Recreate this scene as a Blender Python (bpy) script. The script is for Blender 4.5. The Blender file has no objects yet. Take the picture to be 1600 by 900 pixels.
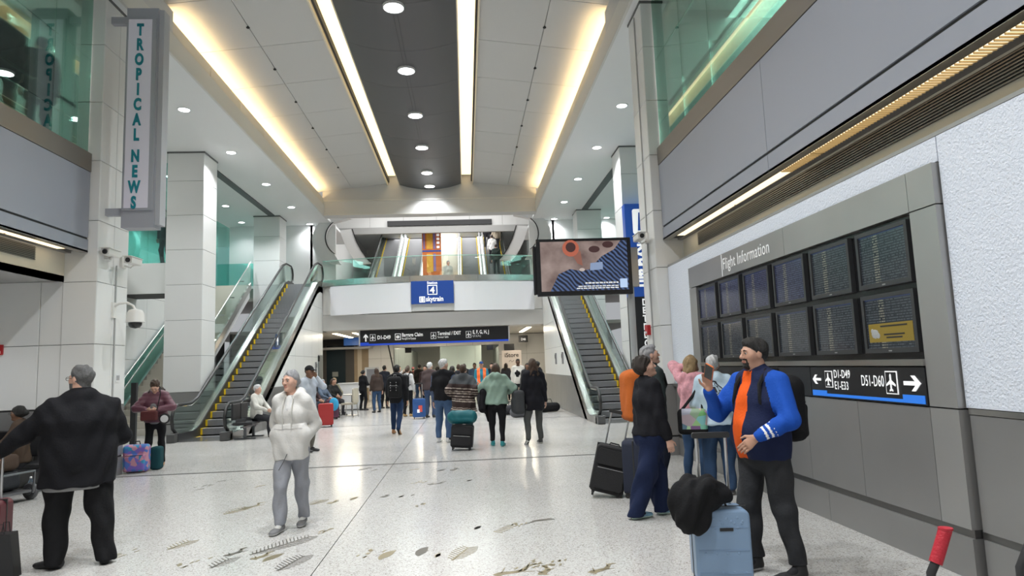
import bpy, bmesh, math, random
import numpy as np
from mathutils import Matrix, Vector
random.seed(7)
scene = bpy.context.scene
C = scene.collection
# ------------------------------------------------------------------ camera
cam_d = bpy.data.cameras.new('camera'); cam = bpy.data.objects.new('camera', cam_d); C.objects.link(cam)
M3 = Matrix(((0.99696279, 0.02872143, -0.07238975), (-0.06859732, -0.11623434, -0.99085013), (-0.03687281, 0.99280646, -0.11391110)))
cam.matrix_world = Matrix.Translation((0, 0, 1.6)) @ M3.to_4x4()
cam_d.sensor_width = 36.0; cam_d.lens = 36.0 * 1040 / 1600; cam_d.clip_start = 0.05; cam_d.clip_end = 300
scene.camera = cam
# ------------------------------------------------------------------ world, exposure
w = bpy.data.worlds.new('world'); scene.world = w; w.use_nodes = True
w.node_tree.nodes['Background'].inputs[0].default_value = (0.93, 0.96, 1.0, 1)
w.node_tree.nodes['Background'].inputs[1].default_value = 0.40
vs = scene.view_settings
vs.view_transform = 'Standard'; vs.look = 'None'; vs.gamma = 1; vs.use_curve_mapping = False
vs.exposure = 0.1
scene.cycles.max_bounces = 6; scene.cycles.transparent_max_bounces = 24; scene.cycles.glossy_bounces = 4
scene.cycles.sample_clamp_indirect = 6.0; scene.cycles.caustics_reflective = False; scene.cycles.caustics_refractive = False
AX = -1.27                                   # axis of the hall; everything is mirrored about it
def mirx(x): return 2 * AX - x
def area(name, loc, rot, sx, sy, power, col=(1, 1, 1), spread=math.pi, shape='RECTANGLE'):
    d = bpy.data.lights.new(name, 'AREA'); d.shape = shape; d.size = sx; d.size_y = sy; d.energy = power; d.color = col; d.spread = spread
    o = bpy.data.objects.new(name, d); C.objects.link(o); o.location = loc; o.rotation_euler = rot
    return o
WARM = (1.0, 0.70, 0.34)
# light strips lying in the ceiling coves on both sides of the vault, shining up onto it
for s in (-1, 1):
    for y0, y1 in ((13.15, 27.2), (-6, 9.4)):
        area('cove_light', (AX + s * 4.62, (y0 + y1) / 2, 8.62), (0, math.radians(180 - s * 38), 0), 0.10, y1 - y0, 9 * (y1 - y0), WARM, 2.6)
# ------------------------------------------------------------------ materials
MATS = {}
def mat(name, col=(.8, .8, .8), rough=.5, metal=0., emit=None, estr=0., spec=.5, noise=0., nscale=20., bump=0., bscale=80., alpha=None, coat=0., stretch=None, bdist=.01):
    if name in MATS: return MATS[name]
    m = bpy.data.materials.new(name); m.use_nodes = True; nt = m.node_tree; b = nt.nodes['Principled BSDF']
    b.inputs['Base Color'].default_value = (*col, 1); b.inputs['Roughness'].default_value = rough; b.inputs['Metallic'].default_value = metal
    b.inputs['Specular IOR Level'].default_value = spec
    if coat: b.inputs['Coat Weight'].default_value = coat; b.inputs['Coat Roughness'].default_value = .1
    if emit: b.inputs['Emission Color'].default_value = (*emit, 1); b.inputs['Emission Strength'].default_value = estr
    tc = None
    def coords(sc):
        t = nt.nodes.new('ShaderNodeTexCoord'); mp = nt.nodes.new('ShaderNodeMapping')
        nt.links.new(t.outputs['Object'], mp.inputs[0])
        if stretch: mp.inputs['Scale'].default_value = stretch
        n = nt.nodes.new('ShaderNodeTexNoise'); n.inputs['Scale'].default_value = sc; n.inputs['Detail'].default_value = 3
        nt.links.new(mp.outputs[0], n.inputs['Vector']); return n
    if noise:
        n = coords(nscale); mx = nt.nodes.new('ShaderNodeMix'); mx.data_type = 'RGBA'
        mx.inputs['A'].default_value = (*[max(0, c * (1 - noise)) for c in col], 1); mx.inputs['B'].default_value = (*[min(1, c * (1 + noise)) for c in col], 1)
        nt.links.new(n.outputs['Fac'], mx.inputs['Factor']); nt.links.new(mx.outputs['Result'], b.inputs['Base Color'])
    if bump:
        n = coords(bscale); bp = nt.nodes.new('ShaderNodeBump'); bp.inputs['Strength'].default_value = bump; bp.inputs['Distance'].default_value = bdist
        nt.links.new(n.outputs['Fac'], bp.inputs['Height']); nt.links.new(bp.outputs[0], b.inputs['Normal'])
    MATS[name] = m; return m
def fabric(name, col, rough=.85, noise=.12, bump=.35, bscale=60.):
    return mat(name, col, rough, noise=noise, nscale=9, bump=bump, bscale=bscale, spec=.2)
def glass(name, tint, refl=.06, rough=.0):
    if name in MATS: return MATS[name]
    m = bpy.data.materials.new(name); m.use_nodes = True; nt = m.node_tree; nt.nodes.remove(nt.nodes['Principled BSDF'])
    out = nt.nodes['Material Output']; t = nt.nodes.new('ShaderNodeBsdfTransparent'); t.inputs[0].default_value = (*tint, 1)
    g = nt.nodes.new('ShaderNodeBsdfGlossy'); g.inputs['Roughness'].default_value = rough; g.inputs[0].default_value = (.95, 1, .98, 1)
    lw = nt.nodes.new('ShaderNodeLayerWeight'); lw.inputs[0].default_value = .35
    mr = nt.nodes.new('ShaderNodeMath'); mr.operation = 'MULTIPLY_ADD'; mr.inputs[1].default_value = .55; mr.inputs[2].default_value = refl
    nt.links.new(lw.outputs['Fresnel'], mr.inputs[0])
    mx = nt.nodes.new('ShaderNodeMixShader'); nt.links.new(mr.outputs[0], mx.inputs[0]); nt.links.new(t.outputs[0], mx.inputs[1]); nt.links.new(g.outputs[0], mx.inputs[2])
    nt.links.new(mx.outputs[0], out.inputs[0]); MATS[name] = m; return m
def terrazzo():
    m = bpy.data.materials.new('terrazzo'); m.use_nodes = True; nt = m.node_tree; b = nt.nodes['Principled BSDF']; L = nt.links.new
    t = nt.nodes.new('ShaderNodeTexCoord')
    v = nt.nodes.new('ShaderNodeTexVoronoi'); v.inputs['Scale'].default_value = 105; L(t.outputs['Object'], v.inputs['Vector'])
    r = nt.nodes.new('ShaderNodeValToRGB'); e = r.color_ramp.elements
    e[0].position = 0; e[0].color = (.25, .23, .20, 1); e[1].position = .16; e[1].color = (.47, .46, .44, 1)
    x = r.color_ramp.elements.new(.5); x.color = (.51, .50, .48, 1); x = r.color_ramp.elements.new(.9); x.color = (.60, .595, .575, 1)
    s = nt.nodes.new('ShaderNodeSeparateColor'); L(v.outputs['Color'], s.inputs[0]); L(s.outputs[0], r.inputs[0])
    n = nt.nodes.new('ShaderNodeTexNoise'); n.inputs['Scale'].default_value = .55; n.inputs['Detail'].default_value = 4; L(t.outputs['Object'], n.inputs['Vector'])
    mx = nt.nodes.new('ShaderNodeMix'); mx.data_type = 'RGBA'; mx.blend_type = 'MULTIPLY'; mx.inputs['Factor'].default_value = .35
    cr = nt.nodes.new('ShaderNodeValToRGB'); cr.color_ramp.elements[0].position = .3; cr.color_ramp.elements[0].color = (.8, .8, .8, 1); cr.color_ramp.elements[1].position = .7
    L(n.outputs['Fac'], cr.inputs[0]); L(r.outputs[0], mx.inputs['A']); L(cr.outputs[0], mx.inputs['B']); L(mx.outputs['Result'], b.inputs['Base Color'])
    rr = nt.nodes.new('ShaderNodeMapRange'); rr.inputs[3].default_value = .13; rr.inputs[4].default_value = .24; L(n.outputs['Fac'], rr.inputs[0]); L(rr.outputs[0], b.inputs['Roughness'])
    b.inputs['Specular IOR Level'].default_value = .55
    MATS['terrazzo'] = m; return m
def steel(name, col=(.45, .44, .42), rough=.33, stretch=(1, 1, 60)):
    m = mat(name, col, rough, metal=1., noise=.10, nscale=2.2, stretch=None)
    return m
WHITE = mat('white_tile', (.74, .74, .725), .32, noise=.025, nscale=1.5)
PAINT = mat('white_paint', (.80, .80, .79), .6)
SOFFIT = mat('soffit_paint', (.78, .79, .79), .55)
VAULT = mat('vault_paint', (.60, .595, .58), .6)
DADO = mat('dado_steel', (.29, .285, .28), .34, metal=.5, noise=.12, nscale=1.2)
STEEL = mat('brushed_steel', (.50, .485, .46), .30, metal=1., noise=.10, nscale=1.5)
STEEL_L = mat('bright_steel', (.72, .72, .71), .22, metal=1.)
CHROME = mat('chrome', (.85, .85, .85), .08, metal=1.)
GREYP = mat('bulkhead_grey', (.30, .315, .36), .45, metal=.15, noise=.04, nscale=.8)
GAP = mat('joint_dark', (.06, .06, .06), .8)
BLACK = mat('black_gloss', (.012, .012, .013), .25)
BLACKM = mat('black_matte', (.02, .02, .021), .7)
RUBBER = mat('black_rubber', (.018, .018, .018), .45)
DARKMET = mat('ceiling_dark_metal', (.105, .105, .11), .42, metal=.35)
BEIGE = mat('beige_wall', (.72, .66, .55), .6)
GLASS = glass('clear_glass', (.92, .975, .955), .03)
TEAL = glass('teal_glass', (.58, .84, .81), .06)
TEALD = glass('upper_glass', (.46, .67, .61), .15)
YELLOW = mat('safety_yellow', (.85, .60, .02), .5)
GREY = mat('mid_grey', (.25, .25, .26), .5)
WHITEG = mat('white_gloss', (.82, .82, .82), .25)
BLUE = mat('sign_blue', (.012, .06, .30), .35)
SIGNW = mat('sign_white', (.9, .9, .9), .4, emit=(1, 1, 1), estr=.35)
terrazzo()
def emis(name, col, s): return mat(name, (0.9, .9, .9), .5, emit=col, estr=s)
# ------------------------------------------------------------------ mesh builder
class MB:
    def __init__(s): s.v = []; s.f = []; s.m = []
    def add(s, vs, fs, mi=0):
        o = len(s.v); s.v += [tuple(map(float, p)) for p in vs]; s.f += [tuple(o + i for i in f) for f in fs]; s.m += [mi] * len(fs); return s
    def box(s, x0, x1, y0, y1, z0, z1, mi=0):
        return s.add([(x0,y0,z0),(x1,y0,z0),(x1,y1,z0),(x0,y1,z0),(x0,y0,z1),(x1,y0,z1),(x1,y1,z1),(x0,y1,z1)],
            [(0,3,2,1),(4,5,6,7),(0,1,5,4),(1,2,6,5),(2,3,7,6),(3,0,4,7)], mi)
    def rbox(s, x0, x1, y0, y1, z0, z1, r=.01, mi=0, axis='z', n=3):
        """box with its four edges along axis rounded"""
        lo = {'x': (y0, y1, z0, z1), 'y': (x0, x1, z0, z1), 'z': (x0, x1, y0, y1)}[axis]
        a0, a1, b0, b1 = lo; pts = []
        for (cx, cy, st) in ((a1 - r, b0 + r, -90), (a1 - r, b1 - r, 0), (a0 + r, b1 - r, 90), (a0 + r, b0 + r, 180)):
            for i in range(n + 1):
                t = math.radians(st + 90 * i / n); pts.append((cx + r * math.cos(t), cy + r * math.sin(t)))
        h = {'x': (x0, x1), 'y': (y0, y1), 'z': (z0, z1)}[axis]
        return s.prism(pts, h[0], h[1], axis, mi)
    def prism(s, pts, h0, h1, axis='z', mi=0):
        def P(a, b, h): return {'x': (h, a, b), 'y': (a, h, b), 'z': (a, b, h)}[axis]
        n = len(pts); vs = [P(a, b, h0) for a, b in pts] + [P(a, b, h1) for a, b in pts]
        fs = [tuple(range(n))[::-1], tuple(range(n, 2 * n))] + [(i, (i + 1) % n, n + (i + 1) % n, n + i) for i in range(n)]
        if axis == 'y': fs = [f[::-1] for f in fs]
        return s.add(vs, fs, mi)
    def tube(s, path, r, n=8, mi=0, closed=False, caps=True):
        path = [Vector(p) for p in path]; k = len(path); rings = []; rs = r if isinstance(r, (list, tuple)) else [r] * k
        up = None
        for i, p in enumerate(path):
            a = path[(i - 1) % k] if (closed or i > 0) else p; b = path[(i + 1) % k] if (closed or i < k - 1) else p
            t = (b - a).normalized()
            if up is None:
                up = Vector((0, 0, 1)) if abs(t.z) < .9 else Vector((0, 1, 0))
            sd = t.cross(up).normalized(); up = sd.cross(t).normalized()
            rings.append([p + (sd * math.cos(2 * math.pi * j / n) + up * math.sin(2 * math.pi * j / n)) * rs[i] for j in range(n)])
        vs = [v for R in rings for v in R]; fs = []
        for i in range(k if closed else k - 1):
            for j in range(n):
                a, b = i * n + j, i * n + (j + 1) % n; c, d = ((i + 1) % k) * n + (j + 1) % n, ((i + 1) % k) * n + j
                fs.append((a, b, c, d))
        if caps and not closed: fs += [tuple(range(n))[::-1], tuple(range((k - 1) * n, k * n))]
        return s.add(vs, fs, mi)
    def lathe(s, prof, n=20, o=(0, 0, 0), mi=0, axis='z', caps=True):
        vs = []; fs = []
        for (r, h) in prof:
            for j in range(n):
                t = 2 * math.pi * j / n; a, b = r * math.cos(t), r * math.sin(t)
                p = {'z': (a, b, h), 'x': (h, a, b), 'y': (b, h, a)}[axis]
                vs.append((p[0] + o[0], p[1] + o[1], p[2] + o[2]))
        for i in range(len(prof) - 1):
            for j in range(n):
                fs.append((i * n + j, i * n + (j + 1) % n, (i + 1) * n + (j + 1) % n, (i + 1) * n + j))
        if caps: fs += [tuple(range(n))[::-1], tuple(range((len(prof) - 1) * n, len(prof) * n))]
        return s.add(vs, fs, mi)
    def ball(s, c, r, n=10, mi=0, sc=(1, 1, 1)):
        k = max(4, n // 2); prof = [(max(1e-4, math.sin(math.pi * i / k)), -math.cos(math.pi * i / k)) for i in range(k + 1)]
        o = len(s.v); s.lathe([(a * r, b * r) for a, b in prof], n, (0, 0, 0), mi)
        s.v[o:] = [(c[0] + x * sc[0], c[1] + y * sc[1], c[2] + z * sc[2]) for x, y, z in s.v[o:]]; return s
    def mesh(s, name, mats, smooth=False):
        me = bpy.data.meshes.new(name); me.from_pydata(s.v, [], s.f)
        for m in (mats if isinstance(mats, (list, tuple)) else [mats]): me.materials.append(m)
        if any(s.m): me.polygons.foreach_set('material_index', s.m)
        if smooth:
            me.polygons.foreach_set('use_smooth', [True] * len(me.polygons))
            try: me.set_sharp_from_angle(angle=math.radians(40))
            except Exception: pass
        me.update(); return me
    def build(s, name, mats, parent=None, loc=(0, 0, 0), rot=(0, 0, 0), smooth=False):
        o = bpy.data.objects.new(name, s.mesh(name, mats, smooth)); C.objects.link(o); o.location = loc; o.rotation_euler = rot
        if parent is not None: o.parent = parent
        return o
def put(name, me, parent=None, loc=(0, 0, 0), rot=(0, 0, 0), scale=None):
    o = bpy.data.objects.new(name, me); C.objects.link(o); o.location = loc; o.rotation_euler = rot
    if scale: o.scale = scale
    if parent is not None: o.parent = parent
    return o
def tag(o, label, cat, group=None, kind=None):
    if label: o['label'] = label
    if cat: o['category'] = cat
    if group: o['group'] = group
    if kind: o['kind'] = kind
    return o
def empty(name, label, cat, loc=(0, 0, 0), rz=0., group=None, kind=None):
    o = bpy.data.objects.new(name, None); C.objects.link(o); o.location = loc; o.rotation_euler = (0, 0, rz); o.empty_display_size = .1
    return tag(o, label, cat, group, kind)
def struct(o, label, cat): return tag(o, label, cat, None, 'structure')
def copy_tree(o, parent=None):
    c = o.copy(); C.objects.link(c); c.parent = parent
    for ch in list(o.children): copy_tree(ch, c)
    return c
def text(body, size, matl, loc, rot, parent, name='lettering', ext=.004, off=0., align='LEFT', sx=1.0, spacing=1.0):
    cu = bpy.data.curves.new(name, 'FONT'); cu.body = body; cu.size = size; cu.extrude = ext; cu.offset = off; cu.align_x = align; cu.align_y = 'BOTTOM_BASELINE'
    cu.resolution_u = 3; cu.space_character = spacing; cu.materials.append(matl)
    t = bpy.data.objects.new(name, cu); me = bpy.data.meshes.new_from_object(t); bpy.data.objects.remove(t); bpy.data.curves.remove(cu)
    if not me.materials: me.materials.append(matl)
    o = bpy.data.objects.new(name, me); C.objects.link(o); o.location = loc; o.rotation_euler = rot; o.scale = (sx, 1, 1)
    if parent is not None: o.parent = parent
    return o
FACE_CAM = (math.radians(90), 0, 0)                 # text that faces -Y
FACE_L = (math.radians(90), 0, math.radians(-90))   # text that faces -X (on the right wall)
_panel_cache = {}
def panel_mesh(w, h, t, m, bev=.006):
    """flat panel in local x (width), z (height), front face at y = 0 looking to -y, small chamfered edge"""
    k = (round(w, 3), round(h, 3), round(t, 3), m.name)
    if k in _panel_cache: return _panel_cache[k]
    b = MB(); e = min(bev, w / 4, h / 4)
    vs = [(0,e,0),(w,e,0),(w,e,h),(0,e,h),(e,0,e),(w-e,0,e),(w-e,0,h-e),(e,0,h-e),(0,t,0),(w,t,0),(w,t,h),(0,t,h)]
    fs = [(4,5,6,7),(0,1,5,4),(1,2,6,5),(2,3,7,6),(3,0,4,7),(1,0,8,9),(2,1,9,10),(3,2,10,11),(0,3,11,8),(9,8,11,10)]
    b.add(vs, fs); _panel_cache[k] = b.mesh('panel', m); return _panel_cache[k]
def panels_Y(parent, xs, zs, y, m, t=.02, gap=.008, name='panel'):
    """panels on a wall that faces -Y (front at y)"""
    for i in range(len(xs) - 1):
        for j in range(len(zs) - 1):
            put(name, panel_mesh(xs[i+1] - xs[i] - gap, zs[j+1] - zs[j] - gap, t, m), parent, (xs[i] + gap / 2, y, zs[j] + gap / 2))
def panels_X(parent, ys, zs, x, m, face=-1, t=.02, gap=.008, name='panel'):
    """panels on a wall that faces -X (face=-1) or +X (face=1), front at x"""
    for i in range(len(ys) - 1):
        for j in range(len(zs) - 1):
            me = panel_mesh(ys[i+1] - ys[i] - gap, zs[j+1] - zs[j] - gap, t, m)
            if face < 0: put(name, me, parent, (x, ys[i+1] - gap / 2, zs[j] + gap / 2), (0, 0, math.radians(-90)))
            else: put(name, me, parent, (x, ys[i] + gap / 2, zs[j] + gap / 2), (0, 0, math.radians(90)))
ZS = [1.17, 2.165, 3.16, 4.155, 5.15, 6.145, 7.14, 8.0]
# ------------------------------------------------------------------ floor
floor = MB().box(-16, 12, -8, 62, -.30, -.022).build('floor', GAP)
struct(floor, 'pale speckled terrazzo floor of the concourse with thin dark joints', 'floor')
xs = [-16, -9.42, AX, 6.88, 12]; ys = [-8, 3.5, 11.65, 19.8, 28.0, 36.1, 62]
for i in range(len(xs) - 1):
    for j in range(len(ys) - 1):
        g = .004; gy = .05
        MB().box(0, xs[i+1] - xs[i] - 2 * g, 0, ys[j+1] - ys[j] - 2 * gy, -.022, 0).build('slab', MATS['terrazzo'], floor, (xs[i] + g, ys[j] + gy, 0))
for y in ys[1:-1]: MB().box(-16, 12, y - .049, y + .049, -.022, -.001).build('joint_strip', mat('joint_strip', (.05, .048, .046), .7, spec=.2), floor)
# ------------------------------------------------------------------ pillars
def pillar(label, x0, x1, y0, y1, top=8.0, front=True, seams=None):
    """x0..x1, y0..y1; 1 m square tiles on a dark core, steel dado at the foot"""
    t = .025
    core = MB().box(x0 + t - .004, x1 - t + .004, y0 + t - .004, y1 - t + .004, 0, top).build('pillar', GAP); struct(core, label, 'pillar')
    MB().box(x0, x1, y0, y1, 0.0, .30).build('base', DADO, core); MB().box(x0 + .012, x1 - .012, y0 + .012, y1 - .012, .30, .33).build('reveal', BLACKM, core)
    MB().box(x0, x1, y0, y1, .33, 1.165).build('dado', DADO, core)
    zs = [z for z in ZS if z <= top]
    if zs[-1] < top: zs.append(top)
    panels_Y(core, [x0, x1], zs, y0, WHITE, t); side = x1 if x1 < AX else x0
    panels_X(core, [y0, (y0 + y1) / 2, y1] if seams else [y0, y1], zs, side, WHITE, 1 if x1 < AX else -1, t)
    other = x0 if x1 < AX else x1
    panels_X(core, [y0, y1], zs, other, WHITE, -1 if x1 < AX else 1, t)
    for z in zs[:-1]: pass
    put('panel', panel_mesh(x1 - x0 - .008, top - 1.17, t, WHITE), core, (x1 - .004, y1, 1.17), (0, 0, math.pi))
    MB().box(x0 - .015, x1 + .015, y0 - .015, y1 + .015, top - .045, top - .0).build('cap_ring', mat('cap_ring', (.12, .12, .12), .5), core)
    return core
LW, RW = -5.84, 3.30
pillar('white tiled pillar beside the vertical news sign', LW - .52, LW, 10.98, 11.95, seams=True)
pillar('white tiled pillar holding a camera near the flight board', RW, RW + .52, 11.1, 11.95, seams=True)
pillar('tall white pillar beside the foot of the escalator under the left gallery', -8.33, -7.31, 19.1, 20.1)
pillar('white pillar carrying the tall blue train sign', 4.77, 5.79, 19.1, 20.1)
pillar('white pillar behind the head of the left escalator', -8.46, -7.42, 27.3, 28.3)
pillar('white pillar behind the wide advertising screen', 4.84, 5.88, 27.3, 28.3)
pillar('white tiled pillar outside the picture by the flight board', RW, RW + .52, 2.6, 3.2)
pillar('white tiled pillar outside the picture by the alcove', LW - .52, LW, 2.6, 3.2)
# ------------------------------------------------------------------ near bays: bulkheads, glass above, soffit strip below
LSTRIP = mat('warm_diffuser', (.9, .8, .6), .5, emit=(1.0, .80, .50), estr=1.5)
VENT = mat('vent_dark', (.05, .048, .045), .5, metal=.6)
STONE = mat('bronze_band', (.26, .235, .21), .35, metal=.75)
def near_bay(side):
    s = 1 if side == 'right' else -1
    X = lambda x: x if s > 0 else mirx(x)
    def bx(name, x0, x1, y0, y1, z0, z1, m, par):
        a, b = sorted((X(x0), X(x1))); return MB().box(a, b, y0, y1, z0, z1).build(name, m, par)
    ya, yb = -3.0, 11.08 if s > 0 else 10.97
    w = bx('wall_upper_' + side, 3.47, 3.80, ya, yb, 3.66, 5.20, GAP, None)
    struct(w, 'blue-grey metal bulkhead with a black reveal above the %s' % ('flight board' if s > 0 else 'seating alcove'), 'bulkhead')
    js = [ya, 2.9, 7.05, yb] if s > 0 else [ya, 4.5, yb]
    for i in range(len(js) - 1):
        bx('bulkhead_panel', 3.45, 3.475, js[i] + .004, js[i+1] - .004, 3.87, 4.95, GREYP, w)
        bx('bulkhead_panel', 3.45, 3.475, js[i] + .004, js[i+1] - .004, 3.63, 3.835, GREYP, w)
    bx('soffit_edge', 3.45, 3.56, ya, yb, 3.625, 3.66, STEEL, w)
    bx('glazing_channel', 3.44, 3.60, ya, yb, 4.955, 5.26, STONE, w)
    # luminous louvre strip in the soffit
    ends = [ya, .2, 3.3, 6.35, 9.4 if s < 0 else 8.6, yb - .35]
    for i in range(len(ends) - 1):
        bx('light_diffuser', 3.565, 3.70, ends[i] + .03, ends[i+1] - .03, 3.63, 3.65, LSTRIP, w)
    bx('soffit_plate', 3.705, 3.80, ya, yb, 3.625, 3.66, mat('grey_plate', (.25, .24, .23), .5, metal=.5), w)
    y = 3.3
    fin = MB(); x0, x1 = sorted((X(3.565), X(3.70)))
    while y < 7.0:
        fin.box(x0, x1, y, y + .006, 3.615, 3.632); y += .045
    fin.build('louvre_blades', mat('louvre', (.45, .36, .22), .4, metal=.6), w)['kind'] = 'stuff'
    # recessed beige upstand with slotted vent
    bx('upstand', 3.80, 3.95, ya, yb, 3.18, 3.66, BEIGE, w)
    vy1 = yb - .75
    bx('vent_back', 3.792, 3.80, ya, vy1, 3.40, 3.60, VENT, w)
    for k in range(8): bx('vent_slat', 3.778, 3.795, ya, vy1, 3.402 + k * .025, 3.412 + k * .025, mat('vent_slat', (.22, .20, .185), .4, metal=.7), w)
    bx('ledge', 3.50 if s > 0 else 3.80, 3.80, ya, yb, 3.16, 3.19, mat('grey_ledge', (.36, .36, .35), .45, metal=.4), w)
    # full height glass above
    g = empty('window_' + ('1' if s > 0 else '2'), 'tall green tinted glass wall above the %s bulkhead' % side, 'window', kind='structure')
    gy = [ya, 1.6, 4.0, 6.4, 8.6, 9.75, yb] if s > 0 else [ya, 3.6, 6.2, 8.4, 10.0, yb]
    for i in range(len(gy) - 1):
        for z0, z1 in ((5.26, 5.68), (5.68, 6.85), (6.85, 7.98)):
            bx('pane', 3.50, 3.515, gy[i] + .004, gy[i+1] - .004, z0 + .004, z1 - .004, TEALD, g)
    # handrail on pegs behind the glass
    a = X(3.66); hr = empty('handrail', 'slim steel handrail behind the green glass above the %s' % ('flight board' if s > 0 else 'alcove'), 'handrail', (a, 0, 0))
    MB().tube([(0, ya, 6.02), (0, yb - .1, 6.02)], .022, 8).build('rail', mat('rail_dark', (.12, .12, .12), .3, metal=.9), hr, smooth=True)
    yy = yb - .15
    while yy > ya:
        MB().tube([(0, yy, 6.02), (-s * .07, yy, 5.97), (-s * .14, yy, 5.97)], .012, 6).build('peg', STEEL, hr); yy -= 1.15
    # upper room behind the glass
    r = bx('wall_gallery_' + side, 7.6, 7.7, ya, 11.5, 5.1, 8.0, mat('gallery_wall', (.62, .66, .64), .7), None)
    struct(r, 'back wall of the upper gallery behind the %s glass' % side, 'wall')
    bx('gallery_end', 3.85, 7.6, 11.4, 11.5, 5.1, 8.0, mat('gallery_wall'), r)
    fl = bx('floor_gallery_' + side, 3.60, 7.7, ya, 11.5, 5.10, 5.20, mat('gallery_floor', (.38, .33, .30), .4), None); struct(fl, 'upper gallery floor behind the %s glass' % side, 'floor')
    area('gallery_fill', (X(5.6), 7.0, 7.85), (0, 0, 0), 1.2, 9, 270, (1, .98, .93))  # added lamp without a fixture, brightens the gallery seen through the glass
near_bay('right'); near_bay('left')
# ------------------------------------------------------------------ right wall with the lit textured panel and dado
LITP = mat('textured_white_panel', (.72, .76, .84), .5, bump=.7, bscale=55., bdist=.02)
wr = MB().box(3.56, 3.80, -3, 11.1, 0, 3.16).build('wall_right', GAP); struct(wr, 'right concourse wall with white pebbled panel above steel dado', 'wall')
MB().box(3.50, 3.56, -3, 4.515, 1.18, 3.155).build('textured_panel', LITP, wr)
MB().box(3.50, 3.56, 4.525, 9.935, 2.97, 3.155).build('textured_panel', LITP, wr); MB().box(3.50, 3.56, 9.945, 11.09, 1.18, 3.155).build('textured_panel', LITP, wr)
for a, b in ((-3, -.2), (-.2, 1.3), (1.3, 2.75), (2.75, 3.9), (3.9, 4.50), (9.96, 11.09)):
    MB().box(3.505, 3.56, a + .003, b - .003, .34, 1.13).build('dado_panel', DADO, wr); MB().box(3.505, 3.56, a + .003, b - .003, 0, .285).build('base_panel', DADO, wr)
MB().box(3.52, 3.56, 9.95, 11.09, .285, .34).build('channel', mat('channel', (.2, .195, .19), .3, metal=.9), wr); MB().box(3.52, 3.56, -3, 4.52, .285, .34).build('channel', mat('channel', (.2, .195, .19), .3, metal=.9), wr)
MB().box(3.50, 3.56, -3, 4.5, 1.135, 1.175).build('cap_trim', STEEL, wr)
MB().box(3.46, 3.56, 9.95, 11.09, 1.135, 1.175).build('cap_trim', STEEL, wr)
# ------------------------------------------------------------------ alcove on the left
wl = MB().box(-12, LW - .5, 11.02, 11.3, 0, 3.3).build('wall_left', GAP); struct(wl, 'white panelled wall at the back of the seating alcove', 'wall')
panels_Y(wl, [-11.6, -10.05, -8.38, -6.70, LW - .52], [1.17, 2.165, 3.18], 11.0, WHITE)
panels_Y(wl, [-11.6, -10.05, -8.38, -6.70, LW - .52], [0, .30, 1.15], 11.0, DADO)
panels_Y(wl, [-6.34, -5.99], [3.18, 3.64], 10.985, WHITE)
so = MB().box(-12, -6.34, -3, 11.02, 3.18, 3.26).build('ceiling_alcove', mat('alcove_soffit', (.42, .42, .41), .6)); struct(so, 'low grey soffit over the seating alcove', 'ceiling')
wb = MB().box(-12.1, -12, -3, 11.3, 0, 3.2).build('wall_alcove', WHITE); struct(wb, 'side wall of the seating alcove', 'wall')
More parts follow.
